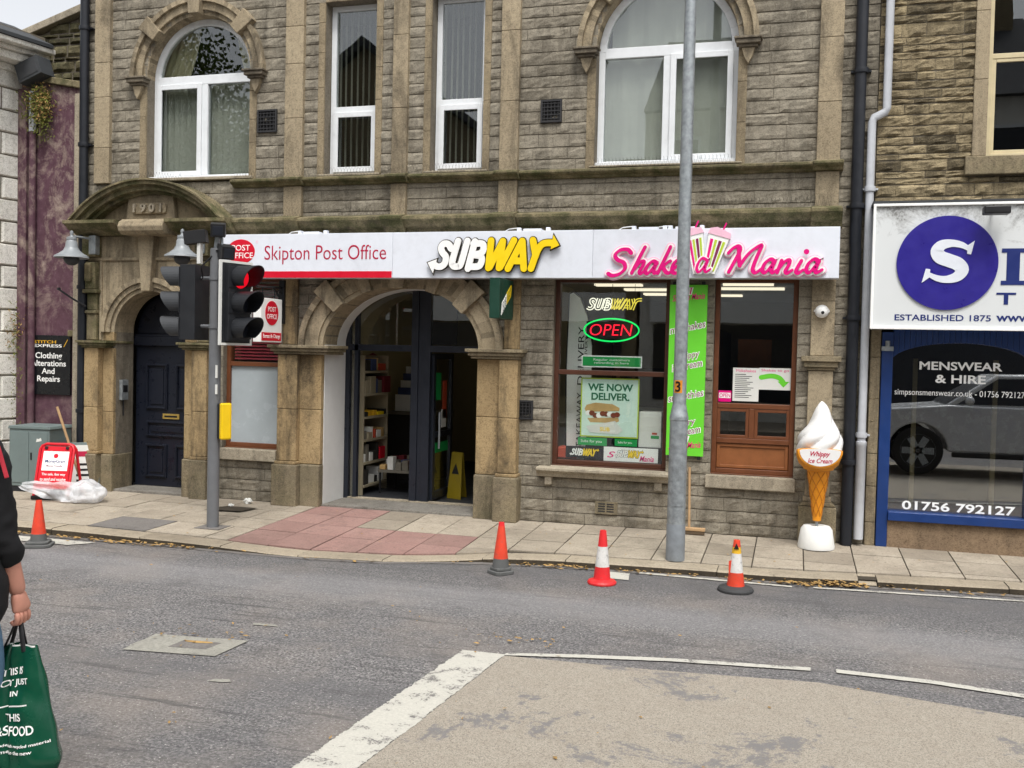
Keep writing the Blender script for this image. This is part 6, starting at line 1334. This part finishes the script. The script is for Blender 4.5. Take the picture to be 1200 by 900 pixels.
m = MB().mat('tyre'); m.box(-.2, .2, -.2, -.12, 0, .04).box(-.2, .2, .12, .2, 0, .04); m.build('foot', af, local=True, bev=.01)
o = thing('white_board', 'narrow pale framed board leaning behind the red A board against the doorcase', 'board', (-4.99, -.2, -.005), rad(40)); m = MB().mat('cabinet_grey'); Fb = (Vector((0, -.0, 0)), X, Vector((0, .15, 1)).normalized()); m.prism([(-.16, 0.0), (.16, 0.0), (.16, .56), (-.16, .56)], -.0, .02, Fb); m.build('frame', o, local=True, bev=.004); m = MB().mat('board_white'); m.prism([(-.135, .03), (.135, .03), (.135, .53), (-.135, .53)], -.003, -.0003, Fb); bd = m.build('panel', o, local=True)
m = MB().mat('text_red'); m.prism([(-.09, .40), (.09, .40), (.09, .46), (-.09, .46)], -.005, -.0031, Fb); m.mat('text_black')
for k in range(4): m.prism([(-.08, .12 + .06 * k), (.06 + .01 * k, .12 + .06 * k), (.06 + .01 * k, .145 + .06 * k), (-.08, .145 + .06 * k)], -.005, -.0031, Fb)
m.build('print', bd, local=True)
pb_ = MB().mat('clear_plastic'); br = random.Random(6); V = []; nu, nv = 48, 24
for j in range(nv + 1):
    t = math.pi * j / nv
    for i in range(nu):
        a = 2 * math.pi * i / nu; p = Vector((math.sin(t) * math.cos(a), math.sin(t) * math.sin(a), math.cos(t)))
        k = 1 + .28 * noise.noise(p * 1.4 + Vector((4, 0, 0))) + .10 * noise.noise(p * 3.5) + .03 * noise.noise(p * 9)
        q = Vector((p.x * .20, p.y * .16, p.z * .135)) * k
        q.z = max(q.z, -.085) ; 
        V.append((q.x - 4.53, q.y - .72, q.z + .08))
F = [(j * nu + i, (j + 1) * nu + i, (j + 1) * nu + (i + 1) % nu, j * nu + (i + 1) % nu) for j in range(nv) for i in range(nu)]; pb_.add(V, F)
# loose sheet of the same film pulled out over the red board
V = []; nx, ny = 22, 12
for j in range(ny + 1):
    for i in range(nx + 1):
        u, v = i / nx, j / ny; w_ = .035 + .13 * u; x_ = -5.26 + .72 * u; z_ = .15 - .08 * u + (v - .5) * (.03 + .24 * u ** .7) + .02 * noise.noise((u * 6, v * 5, 2)); V.append((x_ + .03 * math.sin(v * 3), -.86 + .05 * noise.noise((u * 4, v * 4, 7)) + .04 * (v - .5), max(z_, .002)))
pb_.add(V, [(j * (nx + 1) + i, j * (nx + 1) + i + 1, (j + 1) * (nx + 1) + i + 1, (j + 1) * (nx + 1) + i) for j in range(ny) for i in range(nx)])
o = pb_.build('plastic_bag', None, at=(-4.6, -.75, -.01), smooth='all'); tag(o, 'crumpled clear plastic bag slumped on the flags in front of the red A board', 'plastic bag')
o = MB().mat('wood_pole').tube([(-4.80, -.40, .0), (-5.16, -.43, .96)], .014, 8).build('wooden_pole', None, at=(-4.80, -.40, .0), smooth=True); tag(o, 'bare wooden pole leaning up behind the red A board beside the grey cabinet', 'pole')
o = thing('broom', 'pale handled broom standing against the wall behind the lamp post', 'broom', (1.74, -.08, 0)); MB().mat('wood_pole').tube([(1.72, -.10, .06), (1.70, -.01, .62)], .012, 8).build('handle', o, smooth=True); m = MB().mat('wood_pole'); m.box(1.65, 1.87, -.14, -.08, .035, .065); m.mat('bark'); m.box(1.655, 1.865, -.135, -.085, .0, .0349); m.build('head', o, bev=.006)
# litter
m = MB().mat('paper'); lr = random.Random(9)
def crumple(c, r, name, label):
    m = MB().mat('paper'); m.ell(c, (r, r * .8, r * .55), 12, 8, .35, lr); o = m.build(name, None, at=c); tag(o, label, 'litter')
crumple((-2.93, -.17, .025), .05, 'paper_scrap', 'crumpled white paper lying under the small window left of the entrance arch'); crumple((-2.98, -.42, .012), .028, 'paper_scrap', 'smaller scrap of pale paper on the dark cover by the signal pole')
m = MB().mat('joint_dirt'); m.add([(-3.12, -.70, .001), (-2.72, -.66, .001), (-2.66, -.42, .003), (-3.02, -.42, .003)], [(0, 1, 2, 3)]); o = m.build('access_cover', None, at=(-2.9, -.55, 0)); tag(o, 'dark square access cover let into the flags behind the signal pole', 'access cover')
for p in o.data.vertices: p.co.z += .0

# ------------------------------------------------------------------ person at the left edge, walking to the right
def skin_mesh(name, V, E, Rr, mat, parent, sub=2, root=0):
    me = bpy.data.meshes.new(name); me.from_pydata(V, E, []); o = bpy.data.objects.new(name, me); COL.objects.link(o)
    sk = o.modifiers.new('skin', 'SKIN'); sk.use_smooth_shade = True; su = o.modifiers.new('sub', 'SUBSURF'); su.levels = sub; su.render_levels = sub
    for i, r in enumerate(Rr): me.skin_vertices[0].data[i].radius = r if hasattr(r, '__len__') else (r, r); me.skin_vertices[0].data[i].use_root = (i == root)
    dg = bpy.context.evaluated_depsgraph_get(); m2 = bpy.data.meshes.new_from_object(o.evaluated_get(dg)); bpy.data.objects.remove(o)
    return m2
def join(name, meshes, mat, parent=None, mats=None):
    bm = bmesh.new()
    for q in meshes: bm.from_mesh(q)
    me = bpy.data.meshes.new(name); bm.to_mesh(me); bm.free()
    for k in (mats or [mat]): me.materials.append(MATS[k])
    me.polygons.foreach_set('use_smooth', [True] * len(me.polygons))
    o = bpy.data.objects.new(name, me); COL.objects.link(o)
    if parent is not None: o.parent = parent
    return o
# local axes: +x the way the person faces, -y the near (right-hand) side; origin on the road between the feet
PXL = (-.155, -6.71, ROAD); HDX = .05; PRZ = rad(127)
HS = Vector((.045, -.222, .855))          # right wrist
SHR = Vector((-.01, -.125, 1.36)); ELB = Vector((-.01, -.178, 1.10))
ps = thing('person', 'person in black coat and blue jeans walking past with a green shopping bag', 'person', PXL); ps.rotation_euler = (0, 0, PRZ)
bV = [(0, 0, .93), (0, 0, 1.10), (-.01, 0, 1.28), (-.01, 0, 1.40), (.03, 0, 1.47), (.02 + HDX, 0, 1.56), (.025 + HDX, 0, 1.64), (.02 + HDX, 0, 1.71),
      SHR, ELB, tuple(HS), (-.03, .18, 1.36), (-.10, .24, 1.09), (-.12, .25, .85),
      (.0, -.09, .88), (.08, -.10, .48), (.10, -.10, .09), (.20, -.11, .03), (.0, .09, .88), (-.06, .10, .50), (-.20, .10, .13), (-.12, .11, .03)]
bE = [(0, 1), (1, 2), (2, 3), (3, 4), (4, 5), (5, 6), (6, 7), (3, 8), (8, 9), (9, 10), (3, 11), (11, 12), (12, 13), (0, 14), (14, 15), (15, 16), (16, 17), (0, 18), (18, 19), (19, 20), (20, 21)]
bR = [(.13, .16), .11, .115, .075, .05, .085, .10, .07, .045, .036, (.026, .032), .045, .036, .028, .085, .055, .04, .03, .085, .055, .04, .03]
body = skin_mesh('body', [tuple(v) for v in bV], bE, bR, 'skin', ps)
parts = [body]
# right hand: palm, four curled fingers and the thumb closing on the bag handles
def hand(w, fwd, out, dn, s=1.):
    """w wrist, dn along the hand, out the back of the hand's normal, fwd towards the index side"""
    ms = []; P = lambda a, b, c: tuple(w + dn * a * s + fwd * b * s + out * c * s)
    ms.append(skin_mesh('palm', [P(-.03, 0, 0), P(.015, .0, .0), P(.045, .004, .002), P(.075, .004, .0)], [(0, 1), (1, 2), (2, 3)], [(.024, .028), (.024, .032), (.018, .040), (.014, .038)], 'skin', None, 2))
    for k, (b, l) in enumerate(((.03, .92), (.010, 1.0), (-.010, .95), (-.029, .78))):
        ms.append(skin_mesh('finger', [P(.062, b * .85, .0), P(.084, b, .006), P(.084 + .030 * l, b * 1.05, -.004), P(.084 + .040 * l, b * 1.05, -.026 * l), P(.084 + .022 * l, b * 1.02, -.042 * l)], [(0, 1), (1, 2), (2, 3), (3, 4)], [.0105, .0105, .0095, .0088, .007], 'skin', None, 2))
    ms.append(skin_mesh('thumb', [P(.012, .022, -.006), P(.042, .036, -.014), P(.070, .036, -.024), P(.090, .026, -.034)], [(0, 1), (1, 2), (2, 3)], [.015, .0125, .0105, .008], 'skin', None, 2))
    return ms
dn = (Vector((.03, .0, -1))).normalized(); dn = Vector((.12, -.14, -.98)).normalized(); outv = Vector((-.62, -.78, .0)).normalized(); outv = (outv - dn * outv.dot(dn)).normalized(); fw_ = outv.cross(dn).normalized()
if fw_.x < 0: fw_ = -fw_
parts += hand(HS, fw_, outv, dn, .86)
dn2 = Vector((0, 0, -1)); parts += hand(Vector((-.12, .25, .85)), Vector((1, 0, 0)), Vector((0, 1, 0)), dn2)
# face: nose, ears, brow built into the same mesh
fm = MB(); fm.T = Matrix.Translation((HDX, 0, 0)); fm.tube([(.115, 0, 1.625), (.133, 0, 1.595), (.125, 0, 1.585)], [.010, .016, .010], 8)
for sg in (-1, 1): fm.ell((.02, .082 * sg, 1.60), (.02, .008, .03), 10, 6); fm.ell((.10, .034 * sg, 1.628), (.014, .02, .008), 8, 6)
tmp = fm.mat('skin').build('tmp_face'); parts.append(tmp.data); bpy.data.objects.remove(tmp)
bo = join('body', parts, 'skin', ps)
m = MB(); m.T = Matrix.Translation((HDX, 0, 0))
for sg in (-1, 1): m.mat('eye_white').ell((.104, .034 * sg, 1.615), (.011, .013, .009), 8, 6); m.mat('hair').ell((.1125, .034 * sg, 1.615), (.004, .006, .006), 8, 6)
m.mat('lip').ell((.112, 0, 1.555), (.008, .022, .007), 10, 6); m.build('face_features', bo, local=True, smooth=True)
cV = [(0, 0, .70), (0, 0, .95), (0, 0, 1.12), (-.01, 0, 1.28), (-.01, 0, 1.395), (-.005, 0, 1.45), tuple(SHR), tuple(ELB), tuple(ELB.lerp(HS, .56)), (-.03, .18, 1.36), (-.10, .24, 1.09), tuple(Vector((-.10, .24, 1.09)).lerp(Vector((-.12, .25, .85)), .6))]
cE = [(0, 1), (1, 2), (2, 3), (3, 4), (4, 5), (4, 6), (6, 7), (7, 8), (4, 9), (9, 10), (10, 11)]
coat = join('coat', [skin_mesh('coat', cV, cE, [(.20, .235), (.175, .205), (.14, .165), (.15, .17), (.125, .15), (.08, .085), .080, .052, .047, .080, .052, .047], 'coat', None, 3)], 'coat', ps)
coat.data.update()
for q in coat.data.vertices: f_ = noise.noise((q.co.x * 9, q.co.y * 9, q.co.z * 16)) * .012 + noise.noise((q.co.x * 22, q.co.y * 22, q.co.z * 34)) * .005; q.co += Vector(q.normal) * f_
jV = [(0, 0, .80), (0, 0, .90), (0, -.09, .86), (.08, -.10, .48), (.10, -.10, .12), (0, .09, .86), (-.06, .10, .50), (-.195, .10, .17)]
jn = join('jeans', [skin_mesh('jeans', jV, [(0, 1), (0, 2), (2, 3), (3, 4), (0, 5), (5, 6), (6, 7)], [(.16, .21), (.14, .18), .115, .08, .06, .10, .072, .06], 'denim', None, 2)], 'denim', ps)
m = MB().mat('shoe'); m.ell((.15, -.105, .045), (.13, .05, .045), 14, 8); m.ell((-.14, .105, .05), (.13, .05, .05), 14, 8); m.build('shoe', ps, local=True, smooth=True)
m = MB().mat('hair'); hr = random.Random(12); m.T = Matrix.Translation((HDX, 0, 0)); m.ell((-.01, 0, 1.655), (.112, .10, .115), 16, 10)
for k in range(170):
    a = hr.uniform(.9, 2 * math.pi - .9); x0, y0 = .105 * math.cos(a) - .01, .095 * math.sin(a); L = hr.uniform(.33, .5)
    m.tube([(x0 * .8, y0 * .8, 1.70), (x0 * 1.02, y0 * 1.05, 1.60), (x0 * 1.1 + hr.uniform(-.02, .02), y0 * 1.25, 1.50), (x0 * 1.15 + hr.uniform(-.03, .05), y0 * 1.4 + hr.uniform(-.02, .02), 1.70 - L)], [.014, .016, .013, .004], 5)
m.build('hair', ps, local=True, smooth=True)
m = MB().mat('leopard_cloth')
for q in range(3):
    P = [(-.05, -.04, 1.475), (.03, -.10 + .01 * q, 1.44), (.12, -.13 + .012 * q, 1.34), (.155 + .005 * q, -.16 + .015 * q, 1.22), (.14, -.175 + .012 * q, 1.10), (.12, -.175 + .01 * q, .99)]; m.tube([Vector(p) + Vector((0, q * .02, 0)) for p in P], [.02, .024, .024, .022, .02, .016], 8, True, .5)
m.build('scarf', ps, local=True, smooth=True)
m = MB().mat('red_strap'); m.tube([(.02, -.06, 1.48), (-.03, -.12, 1.46), (-.09, -.17, 1.40), (-.12, -.2, 1.30)], .008, 6); m.build('strap', ps, local=True)
# shopping bag: two printed panels, gusset and looped handles
def W3(v): return Matrix.Rotation(PRZ, 3, 'Z') @ Vector(v) + Vector(PXL)
grip = W3(HS + dn * .105 + outv * -.02)
sb = thing('shopping_bag', 'dark green shopping bag with white printed lettering hanging from the hand at the left edge', 'bag', tuple(grip))
top = grip + Vector((.008, .0, -.075)); BW, BH = .40, .47
def bag_pt(u, v, side):
    """u 0..1 across, v 0..1 down, side -1 near / +1 far"""
    wid = BW * (.58 + .52 * min(1, v * 1.25)) * (1 if v < .82 else 1 - .28 * (v - .82) / .18)
    x = (u - .62) * wid - .02 + .04 * v; bulge = (.012 + .075 * math.sin(math.pi * min(1, v * .62))) * (1 - (2 * u - 1) ** 4 * .9)
    y = side * bulge + .012 * noise.noise((u * 5, v * 6, side)) + .007 * math.sin(u * 19 + v * 4 + side) * (1 - .5 * v) + .016 * noise.noise((u * 3.2 - v * 1.2, v * 1.6, 4 + side)) - side * .02 * math.exp(-((u - .60 - .06 * v) / .02) ** 2) * (1 - .6 * v)
    z = -BH * v - .04 * v * (u - .5) + .05 * (1 - v) * (-abs(u - .55)) + .05 * (u - .5) * (1 - v)
    return top + Vector((x, y - .01 * v, z))
V = []; nu, nv = 56, 30
for side in (-1, 1):
    for j in range(nv + 1):
        for i in range(nu + 1): V.append(bag_pt(i / nu, j / nv, side))
n1 = nu + 1; K = n1 * (nv + 1); F = []
for sdx in (0, 1):
    F += [(sdx * K + j * n1 + i, sdx * K + j * n1 + i + 1, sdx * K + (j + 1) * n1 + i + 1, sdx * K + (j + 1) * n1 + i) for j in range(nv) for i in range(nu)]
F += [(j * n1, K + j * n1, K + (j + 1) * n1, (j + 1) * n1) for j in range(nv)] + [(j * n1 + nu, K + j * n1 + nu, K + (j + 1) * n1 + nu, (j + 1) * n1 + nu) for j in range(nv)] + [(nv * n1 + i, nv * n1 + i + 1, K + nv * n1 + i + 1, K + nv * n1 + i) for i in range(nu)]
m = MB().mat('bag_green'); m.add(V, F); bb_ = m.build('bag_body', sb, smooth='all')
m = MB().mat('text_white')
for side in (-1, 1):
    for i in range(nu): 
        a, b = bag_pt(i / nu, 0, side), bag_pt((i + 1) / nu, 0, side); d = Vector((0, side * .002, 0)); m.add([a + d, b + d, b + d - Z * .012, a + d - Z * .012], [(0, 1, 2, 3)])
m.build('hem', sb)
m = MB().mat('trim_dark')
for side, ua, ub in ((-1, .42, .80), (1, .42, .80)):
    a, b = bag_pt(ua, .05, side), bag_pt(ub, .05, side); g_ = grip + Vector((0, side * .004, 0))
    m.tube([a, a.lerp(g_, .5) + Vector((-.004, 0, 0)), g_ + Vector((-.012, 0, .0)), g_ + Vector((0, 0, .008)), g_ + Vector((.012, 0, 0)), b.lerp(g_, .5) + Vector((.004, 0, 0)), b], .008, 6, True, .4)
m.build('handle', sb, smooth=True)
def bag_text(s, u0, u1, v0, v1, bold=.01):
    o = text('lettering', s, 'text_white', sb, 0, 1, 0, 1, 0, .001, bold)
    for q in o.data.vertices:
        w = q.co + Vector(sb.location); u = u0 + (u1 - u0) * w.x; v = v1 + (v0 - v1) * w.z - (w.x - .5) * (u1 - u0) * .13; p = bag_pt(u, v, -1); q.co = p + Vector((0, -.0022 + (.0006 if w.y > 0 else -.0006), 0)) - Vector(sb.location)
bag_text('THIS IS', .56, .80, .165, .215); bag_text('NOT JUST', .50, .88, .245, .30); bag_text('IN', .66, .74, .325, .36); bag_text('THIS', .62, .80, .475, .53); bag_text('M&S FOOD', .50, .90, .565, .63); bag_text('This bag is made with recycled material', .40, .98, .69, .715, 0); bag_text('welcome to the new', .48, .88, .735, .76, 0)
m = MB().mat('text_white'); a = [bag_pt(.55 + .32 * i / 8, .44 - .042 * i / 8, -1) - Y * .0025 for i in range(9)]
for p, q in zip(a, a[1:]): m.add([p, q, q - Z * .005, p - Z * .005], [(0, 1, 2, 3)])
m.build('rule', sb)

# ------------------------------------------------------------------ what the windows mirror: a pickup on the road, the far side of the street
pk = thing('pickup_truck', 'silver pickup truck standing on the road, mirrored in the menswear shop window', 'pickup truck', (6.1, -7.7, ROAD))
def wheel_poly(x0, x1, zb, zt_pts, arches, r=.43, zc=.30):
    P = [(x0, zb)]
    P += zt_pts; P += [(x1, zb)]
    for cx in sorted(arches, reverse=True): P += [(cx + r * math.cos(a), max(zb, zc + r * math.sin(a))) for a in [math.pi * i / 14 for i in range(15)]]
    return P
yN, yF = -6.86, -8.5
m = MB().mat('car_silver'); m.prism(wheel_poly(3.62, 8.75, .20, [(3.58, .55), (3.66, .80), (3.95, .93), (4.95, 1.02), (7.0, 1.0), (7.02, .95), (8.75, .95)], (4.5, 7.6)), yF, yN); body = m.build('body', pk, bev=.05, smooth=True)
m = MB().mat('car_silver'); V = []
for (x, z, ins) in ((4.85, 1.0, .04), (5.6, 1.50, .16), (6.75, 1.52, .16), (7.05, 1.0, .04)): V += [(x, yN - ins, z), (x, yF + ins, z)]
m.add(V, [(0, 2, 4, 6), (1, 7, 5, 3), (0, 1, 3, 2), (2, 3, 5, 4), (4, 5, 7, 6), (6, 7, 1, 0)]); m.build('cab', pk, bev=.03, smooth=True)
for a, b, c, d in (((5.05, 1.04), (5.62, 1.44), (6.15, 1.45), (6.15, 1.04)), ((6.2, 1.04), (6.2, 1.45), (6.68, 1.45), (6.85, 1.04))):
    m = MB().mat('menswear_glass'); m.mat('frame_dark'); f = lambda p: (p[0], yN - .04 - .12 * (p[1] - 1.0) / .5 + .006, p[1]); m.add([f(a), f(b), f(c), f(d)], [(0, 1, 2, 3)]); m.build('side_window', pk)
m = MB().mat('frame_dark'); m.add([(4.89, yN - .10, 1.05), (5.57, yN - .22, 1.47), (5.57, yF + .22, 1.47), (4.89, yF + .10, 1.05)], [(0, 1, 2, 3)]); m.T = None; m.build('windscreen', pk)
for x in (4.5, 7.6):
    for y0 in (yN - .20, yF - .02):
        w = MB().mat('tyre'); w.T = Matrix.Translation((x, y0, .30)) @ Matrix.Rotation(rad(-90), 4, 'X'); w.lathe([(.2, 0), (.34, .0), (.37, .03), (.37, .19), (.34, .22), (.2, .22)], (0, 0, 0), 28); wo = w.build('wheel', pk, smooth=True)
        w = MB().mat('galvanised'); w.T = Matrix.Translation((x, y0, .30)) @ Matrix.Rotation(rad(-90), 4, 'X'); w.lathe([(.26, .225), (.245, .20), (.05, .185), (0, .19)], (0, 0, 0), 24, False)
        for k in range(6): a = k * math.pi / 3; w.prism([(.05 * math.cos(a + 1.2), .05 * math.sin(a + 1.2)), (.24 * math.cos(a + .22), .24 * math.sin(a + .22)), (.24 * math.cos(a - .22), .24 * math.sin(a - .22)), (.05 * math.cos(a - 1.2), .05 * math.sin(a - 1.2))], -.222, -.205, (Vector((0, 0, 0)), X, Y))
        w.build('rim', wo, smooth=True)
m = MB().mat('trim_dark'); m.box(3.5, 3.6, yF + .1, yN - .1, .3, .55).box(8.74, 8.84, yF + .1, yN - .1, .35, .5).box(4.98, 7.1, yN - .02, yN + .02, .22, .3); m.build('bumper', pk, bev=.03)
m = MB().mat('text_white'); m.box(3.6, 3.72, yN - .35, yN + .004, .66, .80); m.build('headlight', pk, bev=.02); m = MB().mat('text_white'); m.box(3.6, 3.72, yF - .004, yF + .35, .66, .80); m.build('headlight', pk, bev=.02)
m = MB().mat('car_silver'); m.ell((5.2, yN + .1, 1.1), (.07, .09, .07), 10, 8); m.build('door_mirror', pk, smooth=True); m = MB().mat('trim_dark'); m.box(6.0, 6.12, yN - .01, yN + .02, .86, .89).box(6.16, 6.165, yN - .01, yN + .004, .32, .98); m.build('door_handle', pk)
def far_house(x0, x1, eav, apex, gable, wallm, label, rows_):
    y0, y1 = -17.2, -26; o = thing('far_building', label, 'building', ((x0 + x1) / 2, y0, 0)); m = MB().mat(wallm); mid = (x0 + x1) / 2
    if gable: m.prism([(x0, 0), (x1, 0), (x1, eav), (mid, apex), (x0, eav)], y1, y0)
    else: m.box(x0, x1, y1, y0, 0, eav)
    m.build('wall', o)
    m = MB().mat('roof_slate')
    if gable:
        for sx, xe in ((-1, x0 - .3), (1, x1 + .3)): m.prism([(mid, apex + .02), (xe, eav - .15), (xe, eav + .1), (mid, apex + .3)], y1, y0 + .25)
    else: m.prism([(y0 + .3, eav), ((y0 + y1) / 2, apex), (y1, eav)], 0, x0 - x1, (Vector((x0, 0, 0)), Y, Z))
    m.build('roof', o); MB().mat('opposite_stone').box(x1 - 1.2, x1 - .4, -21.5, -20.8, eav, apex + 1).build('chimney', o)
    n = max(2, int((x1 - x0) / 1.9))
    for z, h in rows_:
        for i in range(n):
            c = x0 + (x1 - x0) * (i + .5) / n; f = MB().mat('upvc'); frame_rect(f, c - .5, c + .5, z, z + h, .07, y0, y0 + .05); wo = f.build('window', o); MB().mat('frame_dark').box(c - .43, c + .43, y0 + .001, y0 + .02, z + .07, z + h - .07).build('pane', wo)
    s_ = MB().mat('text_white'); s_.box(x0 + .3, x1 - .3, y0, y0 + .15, 2.6, 3.4); s_.build('fascia', o); s_ = MB().mat('frame_dark'); s_.box(x0 + .4, x1 - .4, y0, y0 + .04, .5, 2.55); s_.build('shop_window', o)
far_house(-14.2, -5.6, 7.4, 10.6, True, 'opposite_stone', 'gabled stone building across the street, mirrored in the tall narrow upper windows', ((4.2, 1.6),))
far_house(-5.5, -1.6, 5.6, 6.8, False, 'opposite_stone', 'low stone shop across the street between the gabled and the tall building', ((3.9, 1.2),))
far_house(-1.5, 8.6, 8.3, 11.6, False, 'white_stone', 'tall pale building across the street, mirrored in the right arched window', ((4.0, 1.5), (6.2, 1.4)))
far_house(8.8, 22, 7.2, 9.6, False, 'opposite_stone', 'broad stone terrace across the street at the far right', ((4.0, 1.5),))
def tree(x, y, h, label, seed):
    tr = random.Random(seed); o = thing('street_tree', label, 'tree', (x, y, 0), 0, None); m = MB().mat('bark'); m.tube([(x, y, 0), (x + .1, y, h * .3), (x, y + .1, h * .55)], [.28, .2, .1], 10)
    tips = []
    for k in range(9):
        a = tr.uniform(0, 6.28); b = Vector((x, y, h * tr.uniform(.28, .5))); e = b + Vector((math.cos(a) * h * .2, math.sin(a) * h * .2, h * tr.uniform(.12, .35))); m.tube([b, b.lerp(e, .5) + Vector((0, 0, .2)), e], [.1, .06, .03], 6); tips.append(e)
    m.build('trunk', o); m = MB().mat('tree_leaf'); tips += [Vector((x, y, h * .85)), Vector((x, y, h * .65))]
    for t in tips:
        for q in range(2600):
            p = t + Vector((tr.gauss(0, 1), tr.gauss(0, 1), tr.gauss(0, .8))) * h * .085; d = Vector((tr.uniform(-1, 1), tr.uniform(-1, 1), tr.uniform(-1, 1))).normalized() * .13; s_ = d.orthogonal().normalized() * .06
            m.add([p, p + d * .5 + s_, p + d, p + d * .5 - s_], [(0, 1, 2, 3)])
    m.build('crown', o)
tree(-15.8, -15.6, 11.5, 'leafy street tree mirrored in the left arched window, nearer the gabled building', 1); tree(-19.5, -15.9, 12.5, 'taller leafy street tree across the street at the far left', 2)
